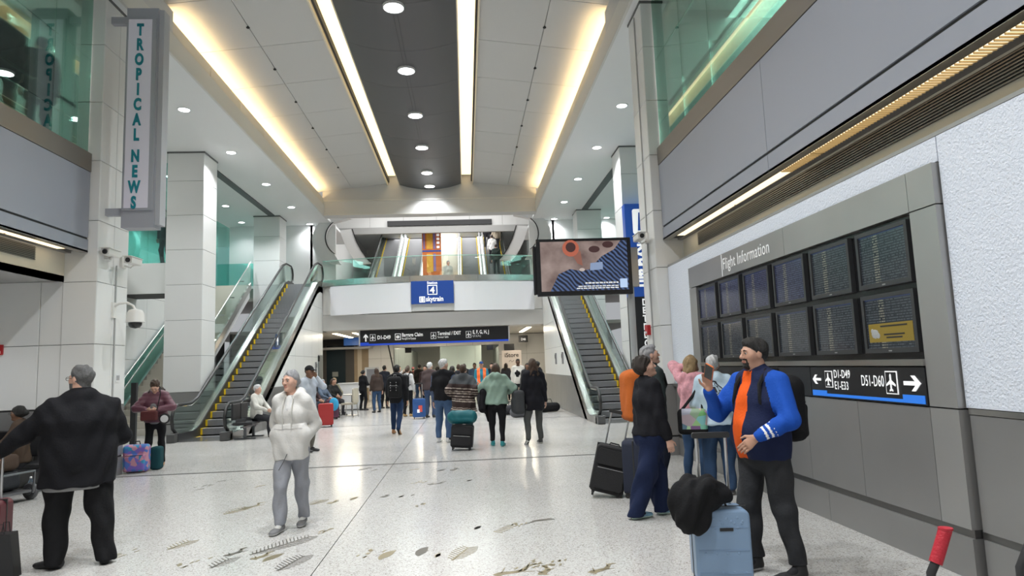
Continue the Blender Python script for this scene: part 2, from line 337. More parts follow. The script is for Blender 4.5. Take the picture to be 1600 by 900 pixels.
# ------------------------------------------------------------------ ceiling
ce = MB()
ce.box(-16, AX - 4.4, -8, 34, 8.0, 8.1).box(AX + 4.4, 12, -8, 34, 8.0, 8.1)
ce.box(AX - 4.4, AX + 4.4, 9.6, 10.9, 8.0, 8.12)
ceil = ce.build('ceiling', SOFFIT); struct(ceil, 'white ceiling with lit coves along a shallow panelled vault', 'ceiling')
FASC = mat('cove_fascia', (.66, .65, .61), .5); LIP = mat('cove_lip', (.62, .58, .50), .4)
def vault_z(u):
    return 8.93 + (4.98 - u) / (4.98 - 1.75) * .36
for (y0, y1) in ((10.9, 27.4), (-8, 9.6)):
    for s in (-1, 1):
        def U(a, b): return sorted((AX + s * a, AX + s * b))
        def bx(name, a, b, ya, yb, z0, z1, m):
            p, q = U(a, b); return MB().box(p, q, ya, yb, z0, z1).build(name, m, ceil)
        bx('cove_fascia', 4.39, 4.44, y0, y1, 7.99, 8.42, FASC)
        bx('cove_reveal', 4.43, 4.46, y0, y1, 8.42, 8.45, BLACKM)
        n = 7; L0, L1 = y0 + 2.2, y1
        for k in range(n):
            bx('cove_lip', 4.42, 4.45, L0 + (L1 - L0) * k / n + .006, L0 + (L1 - L0) * (k + 1) / n - .006, 8.45, 8.72, LIP)
        bx('cove_floor', 4.44, 5.02, y0, y1, 8.46, 8.50, FASC); bx('cove_end', 4.40, 5.02, y0, L0, 8.42, 8.90, VAULT)
        bx('cove_back', 4.98, 5.06, y0, y1, 8.40, 9.3, VAULT)
        # vault panels: two rows
        ny = 8
        for k in range(ny):
            ya = y0 + (y1 - y0) * k / ny; yb = y0 + (y1 - y0) * (k + 1) / ny; g = .007
            for ua, ub in ((1.75, 3.25), (3.25, 5.0)):
                a, b = ua + g, ub - g
                pts = [(AX + s * a, vault_z(a)), (AX + s * b, vault_z(b)), (AX + s * b, vault_z(b) + .04), (AX + s * a, vault_z(a) + .04)]
                MB().prism(pts if s > 0 else pts[::-1], ya + g, yb - g, 'y').build('ceiling_panel', VAULT, ceil)
        pts = [(AX + s * 1.7, vault_z(1.7) + .035), (AX + s * 5.06, vault_z(5.06) + .035), (AX + s * 5.06, vault_z(5.06) + .2), (AX + s * 1.7, vault_z(1.7) + .2)]
        MB().prism(pts if s > 0 else pts[::-1], y0, y1, 'y').build('vault_backing', GAP, ceil)
        # luminous slot beside the dark band
        SLOT = mat('slot_cream', (.80, .72, .56), .6)
        bx('slot_side', 1.75, 1.79, y0, y1, 9.2, 9.62, SLOT)
        bx('slot_diffuser', 1.28, 1.76, y0 + 1.3, y1 - .15, 9.58, 9.62, mat('slot_diffuser', (.9, .8, .6), .5, emit=(1.0, .78, .45), estr=1.6))
        bx('slot_end', 1.28, 1.79, y0, y0 + 1.3, 9.25, 9.62, SLOT)
    # dark curved band
    nn = 8
    for k in range(nn):
        ya = y0 + (y1 - y0) * k / nn + .004; yb = y0 + (y1 - y0) * (k + 1) / nn - .004
        b = MB(); m = 12; vs = []
        for yy in (ya, yb):
            for i in range(m + 1):
                u = -1.3 + 2.6 * i / m; vs.append((AX + u, yy, 9.0 + .24 * (u / 1.3) ** 2))
            for i in range(m + 1):
                u = 1.3 - 2.6 * i / m; vs.append((AX + u, yy, 9.0 + .24 * (u / 1.3) ** 2 + .03))
        N = 2 * (m + 1); fs = [(i, (i + 1) % N, N + (i + 1) % N, N + i) for i in range(N)] + [tuple(range(N))[::-1], tuple(range(N, 2 * N))]
        b.add(vs, [f[::-1] for f in fs]).build('curved_panel', DARKMET, ceil, smooth=True)
    MB().box(AX - 1.31, AX - 1.28, y0, y1, 9.23, 9.62).box(AX + 1.28, AX + 1.31, y0, y1, 9.23, 9.62).build('band_upstand', SLOT, ceil)
    MB().box(AX - 5.1, AX + 5.1, y0, y1, 9.62, 9.7).build('slot_top', GAP, ceil)
    MB().box(AX - .05, AX - .035, y0, y1, 8.992, 9.0).box(AX + .035, AX + .05, y0, y1, 8.992, 9.0).build('light_track', mat('track', (.05, .05, .05), .4), ceil)
    for s in (-1, 1):
        for k in range(1, 8):
            u = 3.25; MB().lathe([(.035, 0), (.04, .02), (.012, .03), (.012, .05)], 8, (AX + s * u, y0 + (y1 - y0) * (k - .45) / 8, vault_z(u) - .045)).build('sprinkler', BLACKM, ceil)
for x0, x1 in ((-7.85, -7.6), (5.06, 5.31)):
    MB().box(x0, x1, 20.6, 27.2, 7.97, 8.0).build('slot_diffuser_dark', mat('slot_dark', (.06, .065, .07), .5), ceil)
# end beam of the vault
be = MB().box(AX - 4.45, AX + 4.45, 27.4, 28.0, 7.98, 8.62).build('beam', VAULT); struct(be, 'pale beam closing the far end of the ceiling vault', 'beam')
pts = [(AX - 4.45, 8.62), (AX + 4.45, 8.62), (AX + 4.45, 9.0), (AX + 1.75, 9.32), (AX + 1.75, 9.66), (AX - 1.75, 9.66), (AX - 1.75, 9.32), (AX - 4.45, 9.0)]
MB().prism(pts, 27.42, 27.95, 'y').build('upstand', VAULT, be)
MB().box(AX - 4.45, AX + 4.45, 27.37, 27.4, 8.56, 8.62).build('moulding', FASC, be)
MB().box(AX - 4.45, AX + 4.45, 27.385, 27.4, 7.98, 8.02).build('moulding', FASC, be)
# ------------------------------------------------------------------ downlights
def downlight(label, x, y, z, power, group, r=.16, drop=.05, tint=(.94, .97, 1)):
    e = empty('ceiling_downlight', label, 'downlight', (x, y, z), group=group)
    MB().lathe([(r, -drop), (r + .02, -drop), (r + .025, 0), (r - .01, 0)], 20, caps=False).build('trim_ring', WHITEG, e, smooth=True)
    MB().lathe([(.01, -drop + .006), (r - .004, -drop + .004), (r - .004, -drop + .014), (.01, -drop + .014)], 20).build('lens', mat('downlight_lens', (1, 1, 1), .5, emit=(.95, .97, 1.0), estr=14.), e)
    d = bpy.data.lights.new('downlight_lamp', 'AREA'); d.shape = 'DISK'; d.size = r * 1.8; d.energy = power; d.color = tint; d.spread = math.radians(125)
    l = bpy.data.objects.new('downlight_lamp', d); C.objects.link(l); l.parent = e; l.location = (0, 0, -drop - .01)
    return e
ordn = ['first', 'second', 'third', 'fourth', 'fifth', 'sixth', 'seventh']
for k, y in enumerate((13.04, 16.0, 19.0, 21.9, 24.85, 26.75)):
    downlight('round downlight in the dark ceiling band, %s from the near end' % ordn[k], AX, y, 9.0, 130 if k < 5 else 70, 'downlights along the dark ceiling band', .20)
for k, y in enumerate((7.6, 5.2, 2.8, .4, -3.0)): downlight('round downlight in the dark ceiling band overhead, %s behind the cross beam' % ordn[k], AX, y, 9.0, 150, 'downlights overhead', .2)
for s, sn in ((-6.6, 'left'), (4.12, 'right')):
    for k, y in enumerate((15.95, 19.2, 22.6, 25.9, 29.0)):
        downlight('bright recessed downlight in the %s white soffit, %s from the near end' % (sn, ordn[k]), s, y, 8.0, 75 if k < 4 else 22, 'downlights in the side soffits', .13, .02)
for k, (x, y) in enumerate(((-8.95, 25.5), (-9.3, 28.4), (6.5, 29.0), (-9.3, 21.5), (6.9, 22.5))):
    downlight('small recessed downlight over the %s' % ['stairs behind the left escalator', 'gallery behind the left pillars', 'gallery behind the right pillars', 'lower stair flight', 'right gallery'][k], x, y, 8.0, (55, 15, 15, 55, 55)[k], 'outer soffit downlights', .12, .02)
for k, (x, y) in enumerate(((-7.4, 9.3), (-9.4, 9.3), (-7.4, 6.0))): downlight('small added downlight in the low alcove soffit, %s from the pillar' % ordn[k], x, y, 3.18, 16, 'added alcove downlights', .08, .02)  # downlights added to brighten the dim alcove
# ------------------------------------------------------------------ side bays beyond the first pillars
wbk = MB().box(-10.35, -10.15, 11.3, 29, 0, 5.1).build('wall_stair', GAP); struct(wbk, 'white panelled wall behind the stairs', 'wall')
panels_X(wbk, [11.95, 14.0, 16.0, 18.0, 20.0, 22.0, 24.0, 26.0, 28.0], [0, 1.17, 2.165, 3.16, 4.155, 5.10], -10.13, WHITE, 1)
wsr = MB().box(7.5, 7.7, 11.9, 29, 0, 5.1).build('wall_bay_right', GAP); struct(wsr, 'white panelled wall behind the right escalator', 'wall')
panels_X(wsr, [11.95, 14.0, 16.0, 18.0, 20.0, 22.0, 24.0, 26.0, 28.0], [0, 1.17, 2.165, 3.16, 4.155, 5.10], 7.48, WHITE, -1)
g3 = empty('window_3', 'teal glass wall of the upper level above the stairs', 'window', kind='structure')
for a, b in ((20.1, 22.0), (22.0, 24.0), (24.0, 26.0), (26.0, 28.0), (28.0, 29.5)):
    MB().box(-10.16, -10.14, a + .005, b - .005, 5.12, 7.97).build('pane', TEAL, g3)
g4 = empty('window_4', 'pale teal glass wall of the upper level behind the right pillars', 'window', kind='structure')
for a, b in ((12.0, 16.0), (16.0, 20.1), (20.1, 24.0), (24.0, 29.0)):
    MB().box(7.49, 7.51, a + .005, b - .005, 5.12, 7.97).build('pane', TEAL, g4)
for x, sn in ((-13.5, 'left'), (10.5, 'right')):
    o = MB().box(x - .1, x, 11.5, 34, 5.0, 8.0).build('wall_outer_' + sn, mat('outer_wall', (.60, .68, .66), .7)); struct(o, 'back wall of the upper level on the %s' % sn, 'wall')
    f2 = MB().box(*((x, -10.16) if x < 0 else (7.5, x)), 11.5, 34, 4.98, 5.10).build('floor_upper_' + sn, mat('gallery_floor')); struct(f2, 'upper level floor on the %s' % sn, 'floor')
    area('bay_fill', (x + (1.6 if x < 0 else -1.4), 23, 7.9), (0, 0, 0), 1.5, 16, 620, (.97, 1, .98))  # added lamp behind the teal panes so the glass reads brighter
# cross gallery over the stair foot
cg = MB().box(-13.4, -8.34, 20.02, 21.3, 4.03, 4.94).build('beam_gallery', GAP); struct(cg, 'white cross gallery edge between the near pillars on the left', 'beam')
panels_Y(cg, [-13.4, -11.9, -10.13, -8.34], [4.03, 4.94], 20.0, WHITE)
g5 = empty('window_5', 'teal glass screen on the cross gallery beside the news sign', 'window', kind='structure')
for a, b in ((-13.4, -11.9), (-11.9, -10.2), (-10.2, -8.34)): MB().box(a + .005, b - .005, 20.03, 20.045, 4.95, 7.97).build('pane', TEAL, g5)
# walls beside the escalators, facing the hall
for s in (-1, 1):
    X = (lambda x: x) if s > 0 else mirx
    w = MB(); x0, x1 = sorted((X(3.33), X(3.5)))
    th = math.atan2(5.15, 8.9)
    pts = [(18.9, 0), (27.95, 0), (27.95, 5.05), (27.2, 5.05)]
    wo = MB().prism(pts, x0, x1, 'x').build('wall_escalator_' + ('right' if s > 0 else 'left'), GAP); struct(wo, 'white panelled flank wall under the %s escalator' % ('right' if s > 0 else 'left'), 'wall')
    # cut panels along the incline
    incl = lambda y: (y - 18.55) * .5787 + .02
    seams = [18.6, 19.8, 21.0, 22.25, 23.5, 24.75, 26.0, 27.2, 27.95]; zz = [.0, 1.17, 2.165, 3.16, 4.155, 5.05]
    for i in range(len(seams) - 1):
        for j in range(len(zz) - 1):
            a, b, z0, z1 = seams[i] + .004, seams[i+1] - .004, zz[j] + .004, zz[j+1] - .004
            poly = []
            cand = [(a, z0), (b, z0), (b, z1), (a, z1)]          # clip with z <= incl(y)
            for q in range(4):
                p, r = cand[q], cand[(q + 1) % 4]; fp, fr = incl(p[0]) - p[1], incl(r[0]) - r[1]
                if fp >= 0: poly.append(p)
                if fp * fr < 0:
                    t = fp / (fp - fr); poly.append((p[0] + (r[0] - p[0]) * t, p[1] + (r[1] - p[1]) * t))
            if len(poly) >= 3 and max(p[1] for p in poly) - min(p[1] for p in poly) > .05:
                h0, h1 = sorted((X(3.31), X(3.334))); MB().prism(poly, h0, h1, 'x').build('dado_panel' if j == 0 else 'panel', DADO if j == 0 else WHITE, wo)
# ------------------------------------------------------------------ escalators
def escalator(name, label, xc, y0, z0, rise, group, w=1.45, mirror=1, near=True, full=True):
    """y0 = where the incline starts at floor z0; runs up towards +Y at 30 degrees"""
    e = empty(name, label, 'escalator', (xc, y0, z0), group=group)
    run = rise / math.tan(math.radians(30)); h = w / 2; sl = rise / run
    # steps, each its own part
    st = MB(); sw = h - .20
    st.box(-sw, sw, 0, .40, -.16, 0)
    for k in range(9): st.box(-sw + .03 + k * (2 * sw - .06) / 9, -sw + .03 + (k + .55) * (2 * sw - .06) / 9, -.004, .40, -.15, .004)
    st.box(-sw + .0, -sw + .05, -.008, .40, -.16, .006, 1).box(sw - .05, sw, -.008, .40, -.16, .006, 1)
    stm = st.mesh('step', [mat('step_metal', (.27, .27, .28), .5, metal=.45), YELLOW])
    n = int(round(rise / .2))
    for k in range(n + 1):
        put('step', stm, e, (0, -.1 + k * run / n, .005 + rise * k / n))
    MB().box(-sw - .02, sw + .02, -1.25, -.1, .0, .012).build('comb_plate', STEEL_L, e)
    MB().box(-sw - .02, sw + .02, run + .25, run + 1.4, rise - .02, rise + .012).build('comb_plate', STEEL_L, e)
    prof = lambda off: [(-1.15, off), (-.15, off), (.25, off + .12), (run - .25, off + rise - .14), (run + .25, off + rise), (run + 1.1, off + rise)]
    def ribbon(x0, x1, lo, hi, mi, nm, ya=None):
        a, b = prof(lo), prof(hi); pts = a + b[::-1]
        return MB().prism(pts, x0, x1, 'x').build(nm, mi, e)
    for s in (-1, 1):
        x = lambda a, b: sorted((s * a, s * b))
        ribbon(*x(h - .20, h - .17), -.12, .20, mat('skirt_dark', (.10, .10, .105), .35, metal=.8), 'skirt')
        ribbon(*x(h - .17, h - .01), -.02, .17, mat('deck_steel', (.62, .62, .60), .25, metal=1.), 'deck')
        ribbon(*x(h - .03, h), -.30, .16, mat('clad_steel', (.42, .41, .40), .3, metal=1.), 'outer_cladding')
        # glass balustrade
        a = prof(.17); top = prof(.86)
        g = [a[0]] + a[1:] + [(run + 1.18, rise + .30), (run + 1.2, rise + .62), (run + 1.05, rise + .86)] + top[1:-1][::-1] + [(-1.0, .86), (-1.2, .62), (-1.18, .30)]
        MB().prism(g, *x(h - .105, h - .09), 'x').build('glass_balustrade', GLASS, e)
        # handrail loop
        path = [(s * (h - .097), y, z) for y, z in [(-1.05, .22), (-1.24, .34), (-1.3, .58), (-1.2, .80), (-1.0, .90), (-.15, .90), (.25, 1.02), (run - .25, rise + .76), (run + .25, rise + .90), (run + 1.0, rise + .90), (run + 1.2, rise + .80), (run + 1.3, rise + .58), (run + 1.24, rise + .34), (run + 1.05, rise + .22)]]
        MB().tube(path, .042, 8).build('handrail', RUBBER, e, smooth=True)
        MB().tube([(p[0], p[1] + (.04 if i < 3 else 0), p[2] - .04) for i, p in enumerate(path[4:-4])], .018, 6).build('handrail_guide', CHROME, e, smooth=True)
        if near:
            MB().rbox(*x(h - .19, h + .0), -1.35, -1.0, 0, .22, .03, axis='x').build('newel_base', mat('newel', (.12, .12, .12), .4, metal=.6), e)
    # body between the sides
    b = prof(-.75 if near else -.5); t = prof(-.17)
    bb = [(-1.15, -.0), (-1.15, .0)] if False else []
    body = [(max(p[0], -1.15), p[1]) for p in t] + [(run + 1.1, rise - .45), (run + .25, rise - .55), (.95, 0.0) if full else (.3, -.45)] + ([] if full else [(-1.15, -.3)])
    MB().prism(body, -h + .03, h - .03, 'x').build('truss_body', mat('truss', (.2, .2, .2), .5, metal=.4), e)
    return e
ESC_L = escalator('escalator', 'left escalator climbing to the upper level with glass sides', -6.575, 18.35, 0, 5.12, 'escalators up to the bridge')
ESC_R = escalator('escalator', 'right escalator below the hanging advertising screen', mirx(-6.575), 18.35, 0, 5.12, 'escalators up to the bridge')
for xc, lb in ((-4.27, 'upper escalator at the far left of the train stairs'), (-2.85, 'upper escalator just left of the orange banner'), (.42, 'empty upper escalator right of the train stairs'), (1.82, 'upper escalator carrying riders on the far right')):
    escalator('escalator', lb, xc, 33.9, 5.15, 5.0, 'escalators to the train platform', 1.40, near=False, full=False)
# ------------------------------------------------------------------ stairs
def stairs(name, label, x0, x1, y0, z0, rise, run, n, matl, glass_x=()):
    e = empty(name, label, 'stairs', ((x0 + x1) / 2, y0, z0)); h = (x1 - x0) / 2
    st = MB().box(-h, h, 0, run / n + .03, -rise / n, 0).mesh('step', matl)
    for k in range(n): put('step', st, e, (0, run * k / n, rise * (k + 1) / n))
    MB().prism([(0.02, 0), (run, rise - .18), (run, rise - .5), (.5, 0)], -h + .05, h - .05, 'x').build('soffit', PAINT, e)
    for gx in glass_x:
        MB().prism([(-.1, .05), (run, rise + .05), (run, rise + .95), (-.1, .95)], gx - .008, gx + .008, 'x').build('glass_balustrade', TEAL if gx < 0 else GLASS, e)
        MB().prism([(-.1, -.15), (run, rise - .15), (run, rise + .12), (-.1, .12)], gx - .03, gx + .03, 'x').build('stringer', STEEL, e)
        MB().tube([(gx + (.07 if gx < 0 else -.07), -.25, .80), (gx + (.07 if gx < 0 else -.07), 0, .80), (gx + (.07 if gx < 0 else -.07), run, rise + .80)], .025, 8).build('handrail', STEEL_L, e, smooth=True)
        MB().tube([(gx, -.1, .95), (gx, run, rise + .95)], .016, 6).build('top_rail', STEEL_L, e, smooth=True)
        for k in range(1, 7): MB().box(gx - .02, gx + .09, run * k / 7 - .01, run * k / 7 + .01, rise * k / 7 + .74, rise * k / 7 + .78).build('bracket', STEEL_L, e)
    return e
stairs('staircase', 'beige stone staircase with green glass sides behind the left pillars', -10.05, -8.45, 19.6, 0, 5.1, 7.4, 30, mat('beige_stone', (.58, .54, .47), .5), (-.78, .78))
stairs('staircase', 'central beige staircase behind the orange banner', -2.14, -.30, 33.9, 5.15, 5.0, 8.7, 30, mat('beige_stone'), ())
# ------------------------------------------------------------------ bridge
br = MB().box(-5.84, 3.31, 27.92, 29.0, 3.25, 3.88).build('beam_bridge', VAULT); struct(br, 'plain grey lintel under the bridge', 'beam')
br2 = MB().box(-13.4, 10.4, 28.3, 34, 4.6, 5.14).build('floor_bridge', mat('gallery_floor')); struct(br2, 'upper level floor of the bridge', 'floor')
def bow(x): u = (x - AX) / 4.57; return 27.9 - .85 * (1 - u * u)
def bowed(x0, x1, z0, z1, th, name, m, par, dy=0., n=8):
    vs = []; fs = []
    for i in range(n + 1):
        x = x0 + (x1 - x0) * i / n; y = bow(x) + dy
        vs += [(x, y, z0), (x, y, z1), (x, y + th, z1), (x, y + th, z0)]
    for i in range(n):
        a = 4 * i; b = a + 4
        for j in range(4): fs.append((a + j, b + j, b + (j + 1) % 4, a + (j + 1) % 4))
    fs += [(0, 1, 2, 3), tuple(4 * n + k for k in (3, 2, 1, 0))]
    return MB().add(vs, [f[::-1] for f in fs]).build(name, m, par)
BRW = mat('bridge_white', (.76, .77, .80), .35)
bf = bowed(-5.84, 3.31, 3.90, 5.1, .25, 'wall_bridge', PAINT, None, .06); struct(bf, 'bowed white balcony front of the bridge', 'wall')
bowed(-5.5, AX - .86, 3.86, 5.08, .06, 'fascia_panel', BRW, bf); bowed(AX + .86, 2.95, 3.86, 5.08, .06, 'fascia_panel', BRW, bf)
for a, b in ((-5.84, -4.5), (-4.5, -3.1), (-3.1, AX - .9), (AX - .9, AX + .9), (AX + .9, .6), (.6, 2.0), (2.0, 3.31)): bowed(a + .006, b - .006, 5.085, 5.33, .08, 'steel_band', STEEL_L, bf, -.02)
gb = empty('window_6', 'clear glass balustrade along the bowed bridge front', 'balustrade', kind='structure')
for k in range(7):
    a = -5.84 + 9.15 * k / 7; bowed(a + .008, a + 9.15 / 7 - .008, 5.33, 6.14, .015, 'pane', GLASS, gb, .04, 3)
bowed(-5.84, 3.31, 6.14, 6.165, .03, 'top_rail', mat('green_edge', (.35, .6, .52), .2), gb, .03, 12)
for s in (-1, 1):
    for a, b in ((-8.9, -7.45), (-10.1, -8.9)):
        x0, x1 = sorted((a, b) if s < 0 else (mirx(a), mirx(b))); MB().box(x0, x1, 27.9, 27.915, 5.2, 6.14).build('pane', TEAL, gb)
# hanging train station sign on the bridge
sg = empty('station_sign', 'blue train station sign with a white number 4 on the bridge front', 'sign', (AX, 26.98, 4.16))
MB().box(-.86, .86, 0, .06, 0, .93).build('board', BLUE, sg)
text('Station', .15, SIGNW, (0, -.005, .80), FACE_CAM, sg, align='CENTER', off=.003)
MB().box(-.20, .20, -.006, 0, .36, .76).build('number_frame', SIGNW, sg); MB().box(-.165, .165, -.01, -.004, .395, .725).build('number_field', BLUE, sg)
text('4', .36, SIGNW, (0, -.014, .43), FACE_CAM, sg, align='CENTER', off=.012)
MB().box(-.53, -.30, -.006, 0, .06, .30).build('emblem', SIGNW, sg); MB().tube([(-.46, -.012, .27), (-.485, -.012, .22), (-.485, -.012, .14), (-.46, -.012, .09)], .014, 5).tube([(-.37, -.012, .27), (-.345, -.012, .22), (-.345, -.012, .14), (-.37, -.012, .09)], .014, 5).build('emblem_mark', BLUE, sg)
text('skytrain', .28, SIGNW, (-.27, -.005, .10), FACE_CAM, sg, off=.006, sx=.80)
# overhead wayfinding sign under the bridge
ws = empty('wayfinding_sign', 'long black overhead sign pointing to gates, baggage claim and exit', 'sign', (-4.36, 28.15, 2.59)); ws.scale = (1.105, 1, 1.105)
SB = mat('sign_black', (.012, .012, .014), .35)
MB().box(0, 5.60, 0, .14, 0, .58).build('board', SB, ws); MB().box(0, 5.6, -.006, 0, 0, .07).box(0, .32, -.006, 0, .07, .12).build('blue_stripe', mat('stripe_blue', (.01, .05, .42), .4, emit=(.02, .08, .6), estr=.4), ws)
MB().box(-.05, 0, -.01, .15, -.01, .585).build('end_cap', mat('sign_cap', (.6, .6, .6), .4), ws); MB().box(5.6, 5.65, -.01, .15, -.01, .585).build('end_cap', mat('sign_cap'), ws)
for x in (.6, 5.0): MB().tube([(x, .07, .58), (x, .07, .61)], .02, 6).build('hanger', STEEL, ws)
def arrow(par, x, z, s, m, ang=0., y=-.008, plane='Y'):
    pts = [(-.08, -.5), (.08, -.5), (.08, .18), (.30, -.06), (.30, .16), (0, .5), (-.30, .16), (-.30, -.06), (-.08, .18)]
    c, n = math.cos(ang), math.sin(ang); P = [(x + s * (a * c - b * n), z + s * (a * n + b * c)) for a, b in pts]
    if plane == 'Y': return MB().prism(P, y, y + .006, 'y').build('arrow', m, par)
    return MB().prism([(-a, b) for a, b in P][::-1], y, y + .006, 'x').build('arrow', m, par)
PLANE = [(0, .5), (.06, .42), (.07, .14), (.44, -.10), (.44, -.20), (.07, -.06), (.05, -.34), (.16, -.42), (.16, -.5), (0, -.44), (-.16, -.5), (-.16, -.42), (-.05, -.34), (-.07, -.06), (-.44, -.20), (-.44, -.10), (-.07, .14), (-.06, .42)]
def plane_icon(par, x, z, s, y=-.008, plane='Y', inv=False):
    a, b = (SIGNW, SB)
    def fr(x0, x1, z0, z1, d, m, nm):
        if plane == 'Y': MB().box(x0, x1, y - d, y + .006, z0, z1).build(nm, m, par)
        else: MB().box(y - d, y + .006, -x1, -x0, z0, z1).build(nm, m, par)
    fr(x - s * .5, x + s * .5, z - s * .62, z + s * .62, 0, a, 'icon_frame'); fr(x - s * .44, x + s * .44, z - s * .56, z + s * .56, .003, b, 'icon_field')
    P = [(x + q * s * .85, z + r * s * .95) for q, r in PLANE]
    if plane == 'Y': MB().prism(P, y - .008, y, 'y').build('plane_symbol', a, par)
    else: MB().prism([(-p, q) for p, q in P][::-1], y - .008, y, 'x').build('plane_symbol', a, par)
arrow(ws, .21, .30, .28, SIGNW); plane_icon(ws, .47, .30, .2)
text('D1-D49', .20, SIGNW, (.64, -.006, .23), FACE_CAM, ws, off=.004, sx=.75)
MB().box(1.30, 1.52, -.008, 0, .18, .42).build('icon_frame', SIGNW, ws); MB().box(1.32, 1.50, -.012, 0, .20, .40).build('icon_field', SB, ws); MB().rbox(1.35, 1.47, -.016, 0, .24, .35, .04, axis='y').build('bag_symbol', SIGNW, ws)
text('Baggage Claim', .19, SIGNW, (1.56, -.006, .30), FACE_CAM, ws, off=.004, sx=.72); text('Recogida de Equipaje', .10, SIGNW, (1.56, -.006, .19), FACE_CAM, ws, sx=.62)
plane_icon(ws, 2.75, .30, .2); text('Terminal / EXIT', .19, SIGNW, (2.90, -.006, .31), FACE_CAM, ws, off=.004, sx=.72); text('Terminal / Salida', .10, SIGNW, (2.90, -.006, .20), FACE_CAM, ws, sx=.62)
plane_icon(ws, 4.08, .30, .2); text('E, F, G, H, J', .19, SIGNW, (4.24, -.006, .32), FACE_CAM, ws, off=.004, sx=.70); text('E, F, G, H, J', .10, SIGNW, (4.24, -.006, .20), FACE_CAM, ws, sx=.65)
# ------------------------------------------------------------------ upper opening above the bridge
HORN = mat('horn_white', (.74, .74, .73), .5)
for s in (-1, 1):
    X = (lambda x: x) if s > 0 else mirx; sn = 'right' if s > 0 else 'left'
    # outer curved jamb: a vertical plate with a round-bottomed hole
    arc = lambda cx, cz, r, a0, a1, n=12: [(cx + r * math.cos(math.radians(a0 + (a1 - a0) * i / n)), cz + r * math.sin(math.radians(a0 + (a1 - a0) * i / n))) for i in range(n + 1)]
    outer = arc(2.9, 7.25, 1.05, 75, -75, 14); inner = arc(2.55, 7.35, .85, -58, 52, 12)
    P = [(X(a), b) for a, b in [(2.6, 8.2)] + outer + [(2.75, 6.2)] + inner + [(2.3, 8.2)]]
    o = MB().prism(P if s < 0 else P[::-1], 28.9, 29.25, 'y').build('wall_horn_' + sn, HORN); struct(o, 'curved white jamb at the %s end of the upper opening' % sn, 'wall')
    P2 = [(X(a), b) for a, b in [(q[0] - .0, q[1]) for q in inner] + [(q[0] - .05, q[1]) for q in inner[::-1]]]
    MB().prism(P2, 28.88, 28.9, 'y').build('edge_trim', BLACKM, o)
    # inner swept plate
    sw = [(2.60, 8.15), (2.52, 7.9), (2.38, 7.5), (2.18, 7.1), (1.95, 6.75), (1.75, 6.55)]
    P3 = [(X(a), b) for a, b in sw + [(a + .55, b - .05) for a, b in sw[::-1]]]
    MB().prism(P3, 31.0, 31.4, 'y').build('swept_plate', HORN, o)
    P4 = [(X(a), b) for a, b in sw + [(a - .05, b) for a, b in sw[::-1]]]
    MB().prism(P4, 30.97, 31.0, 'y').build('edge_trim', BLACKM, o)
for x0, x1, sn in ((-10.1, -5.55, 'left'), (3.0, 7.5, 'right')):
    o = MB().box(x0, x1, 29.3, 29.4, 5.1, 8.0).build('wall_bridge_' + sn, PAINT); struct(o, 'white wall at the %s end of the bridge level' % sn, 'wall')
hd = MB().box(-6.2, 3.7, 33.2, 33.5, 8.62, 9.8).build('wall_header', GAP); struct(hd, 'white panelled header above the train escalators', 'wall')
panels_Y(hd, [-6.2, -4.6, -2.93, AX, .39, 2.06, 3.7], [8.62, 9.8], 33.18, WHITE)
MB().box(-6.2, 3.7, 33.0, 33.2, 8.30, 8.62).build('grey_beam', mat('grey_beam', (.36, .36, .35), .5), hd)
gr = MB().box(-3.72, 1.52, 33.05, 33.17, 8.70, 8.95).build('linear_grille', mat('grille_dark', (.02, .02, .022), .5)); tag(gr, 'long dark linear grille above the train escalators', 'grille')
cu = MB().box(-7.5, 5.0, 28.0, 46, 9.75, 9.85).build('ceiling_upper', SOFFIT); struct(cu, 'white ceiling above the train escalators', 'ceiling')
bw = MB().box(-7.5, 5.0, 45.5, 45.7, 5, 9.8).build('wall_back_upper', mat('pale_back', (.8, .8, .76), .6)); struct(bw, 'pale back wall beyond the train escalators', 'wall')
for x, sn in ((-6.6, 'left'), (4.1, 'right')):
    o = MB().box(x - .05, x + .05, 29.3, 45.5, 5.1, 9.8).build('wall_train_' + sn, PAINT); struct(o, 'white side wall of the train escalator hall on the %s' % sn, 'wall')
area('train_hall_light', (AX, 38, 9.7), (0, 0, 0), 6, 8, 650, (1, 1, 1))
area('bridge_light', (AX, 30.6, 9.7), (0, 0, 0), 7, 3, 300, (1, 1, 1))
# banner in front of the central stairs
bn = empty('banner', 'tall orange and blue banner hanging in front of the central stairs', 'banner', (-1.57, 33.7, 5.85))
MB().box(-.48, .48, 0, .04, -.7, 2.95).build('sheet', mat('banner_orange', (.62, .16, .03), .5, noise=.35, nscale=2.5), bn)
MB().box(-.48, .48, -.01, 0, 2.70, 2.95).build('blue_band', mat('banner_blue', (.03, .08, .35), .5), bn); MB().box(-.48, .48, -.01, 0, 1.60, 1.68).build('blue_band', mat('banner_blue'), bn)
MB().box(-.26, .05, -.012, 0, 1.75, 2.60).build('yellow_panel', mat('banner_yellow', (.85, .42, .04), .5, noise=.3, nscale=5), bn); MB().box(-.26, .05, -.012, 0, .55, 1.5).build('yellow_panel', mat('banner_yellow'), bn)
MB().box(.08, .20, -.012, 0, 1.75, 2.55).box(.08, .20, -.012, 0, .6, 1.5).build('violet_stripe', mat('banner_violet', (.25, .18, .40), .5), bn)['kind'] = 'stuff'; MB().box(-.42, -.34, -.012, 0, 1.75, 2.55).build('violet_stripe', mat('banner_violet'), bn)
for z in (1.78, 2.0, 2.2, 2.4): MB().box(.26, .40, -.012, 0, z, z + .12).build('lettering_block', SIGNW, bn)
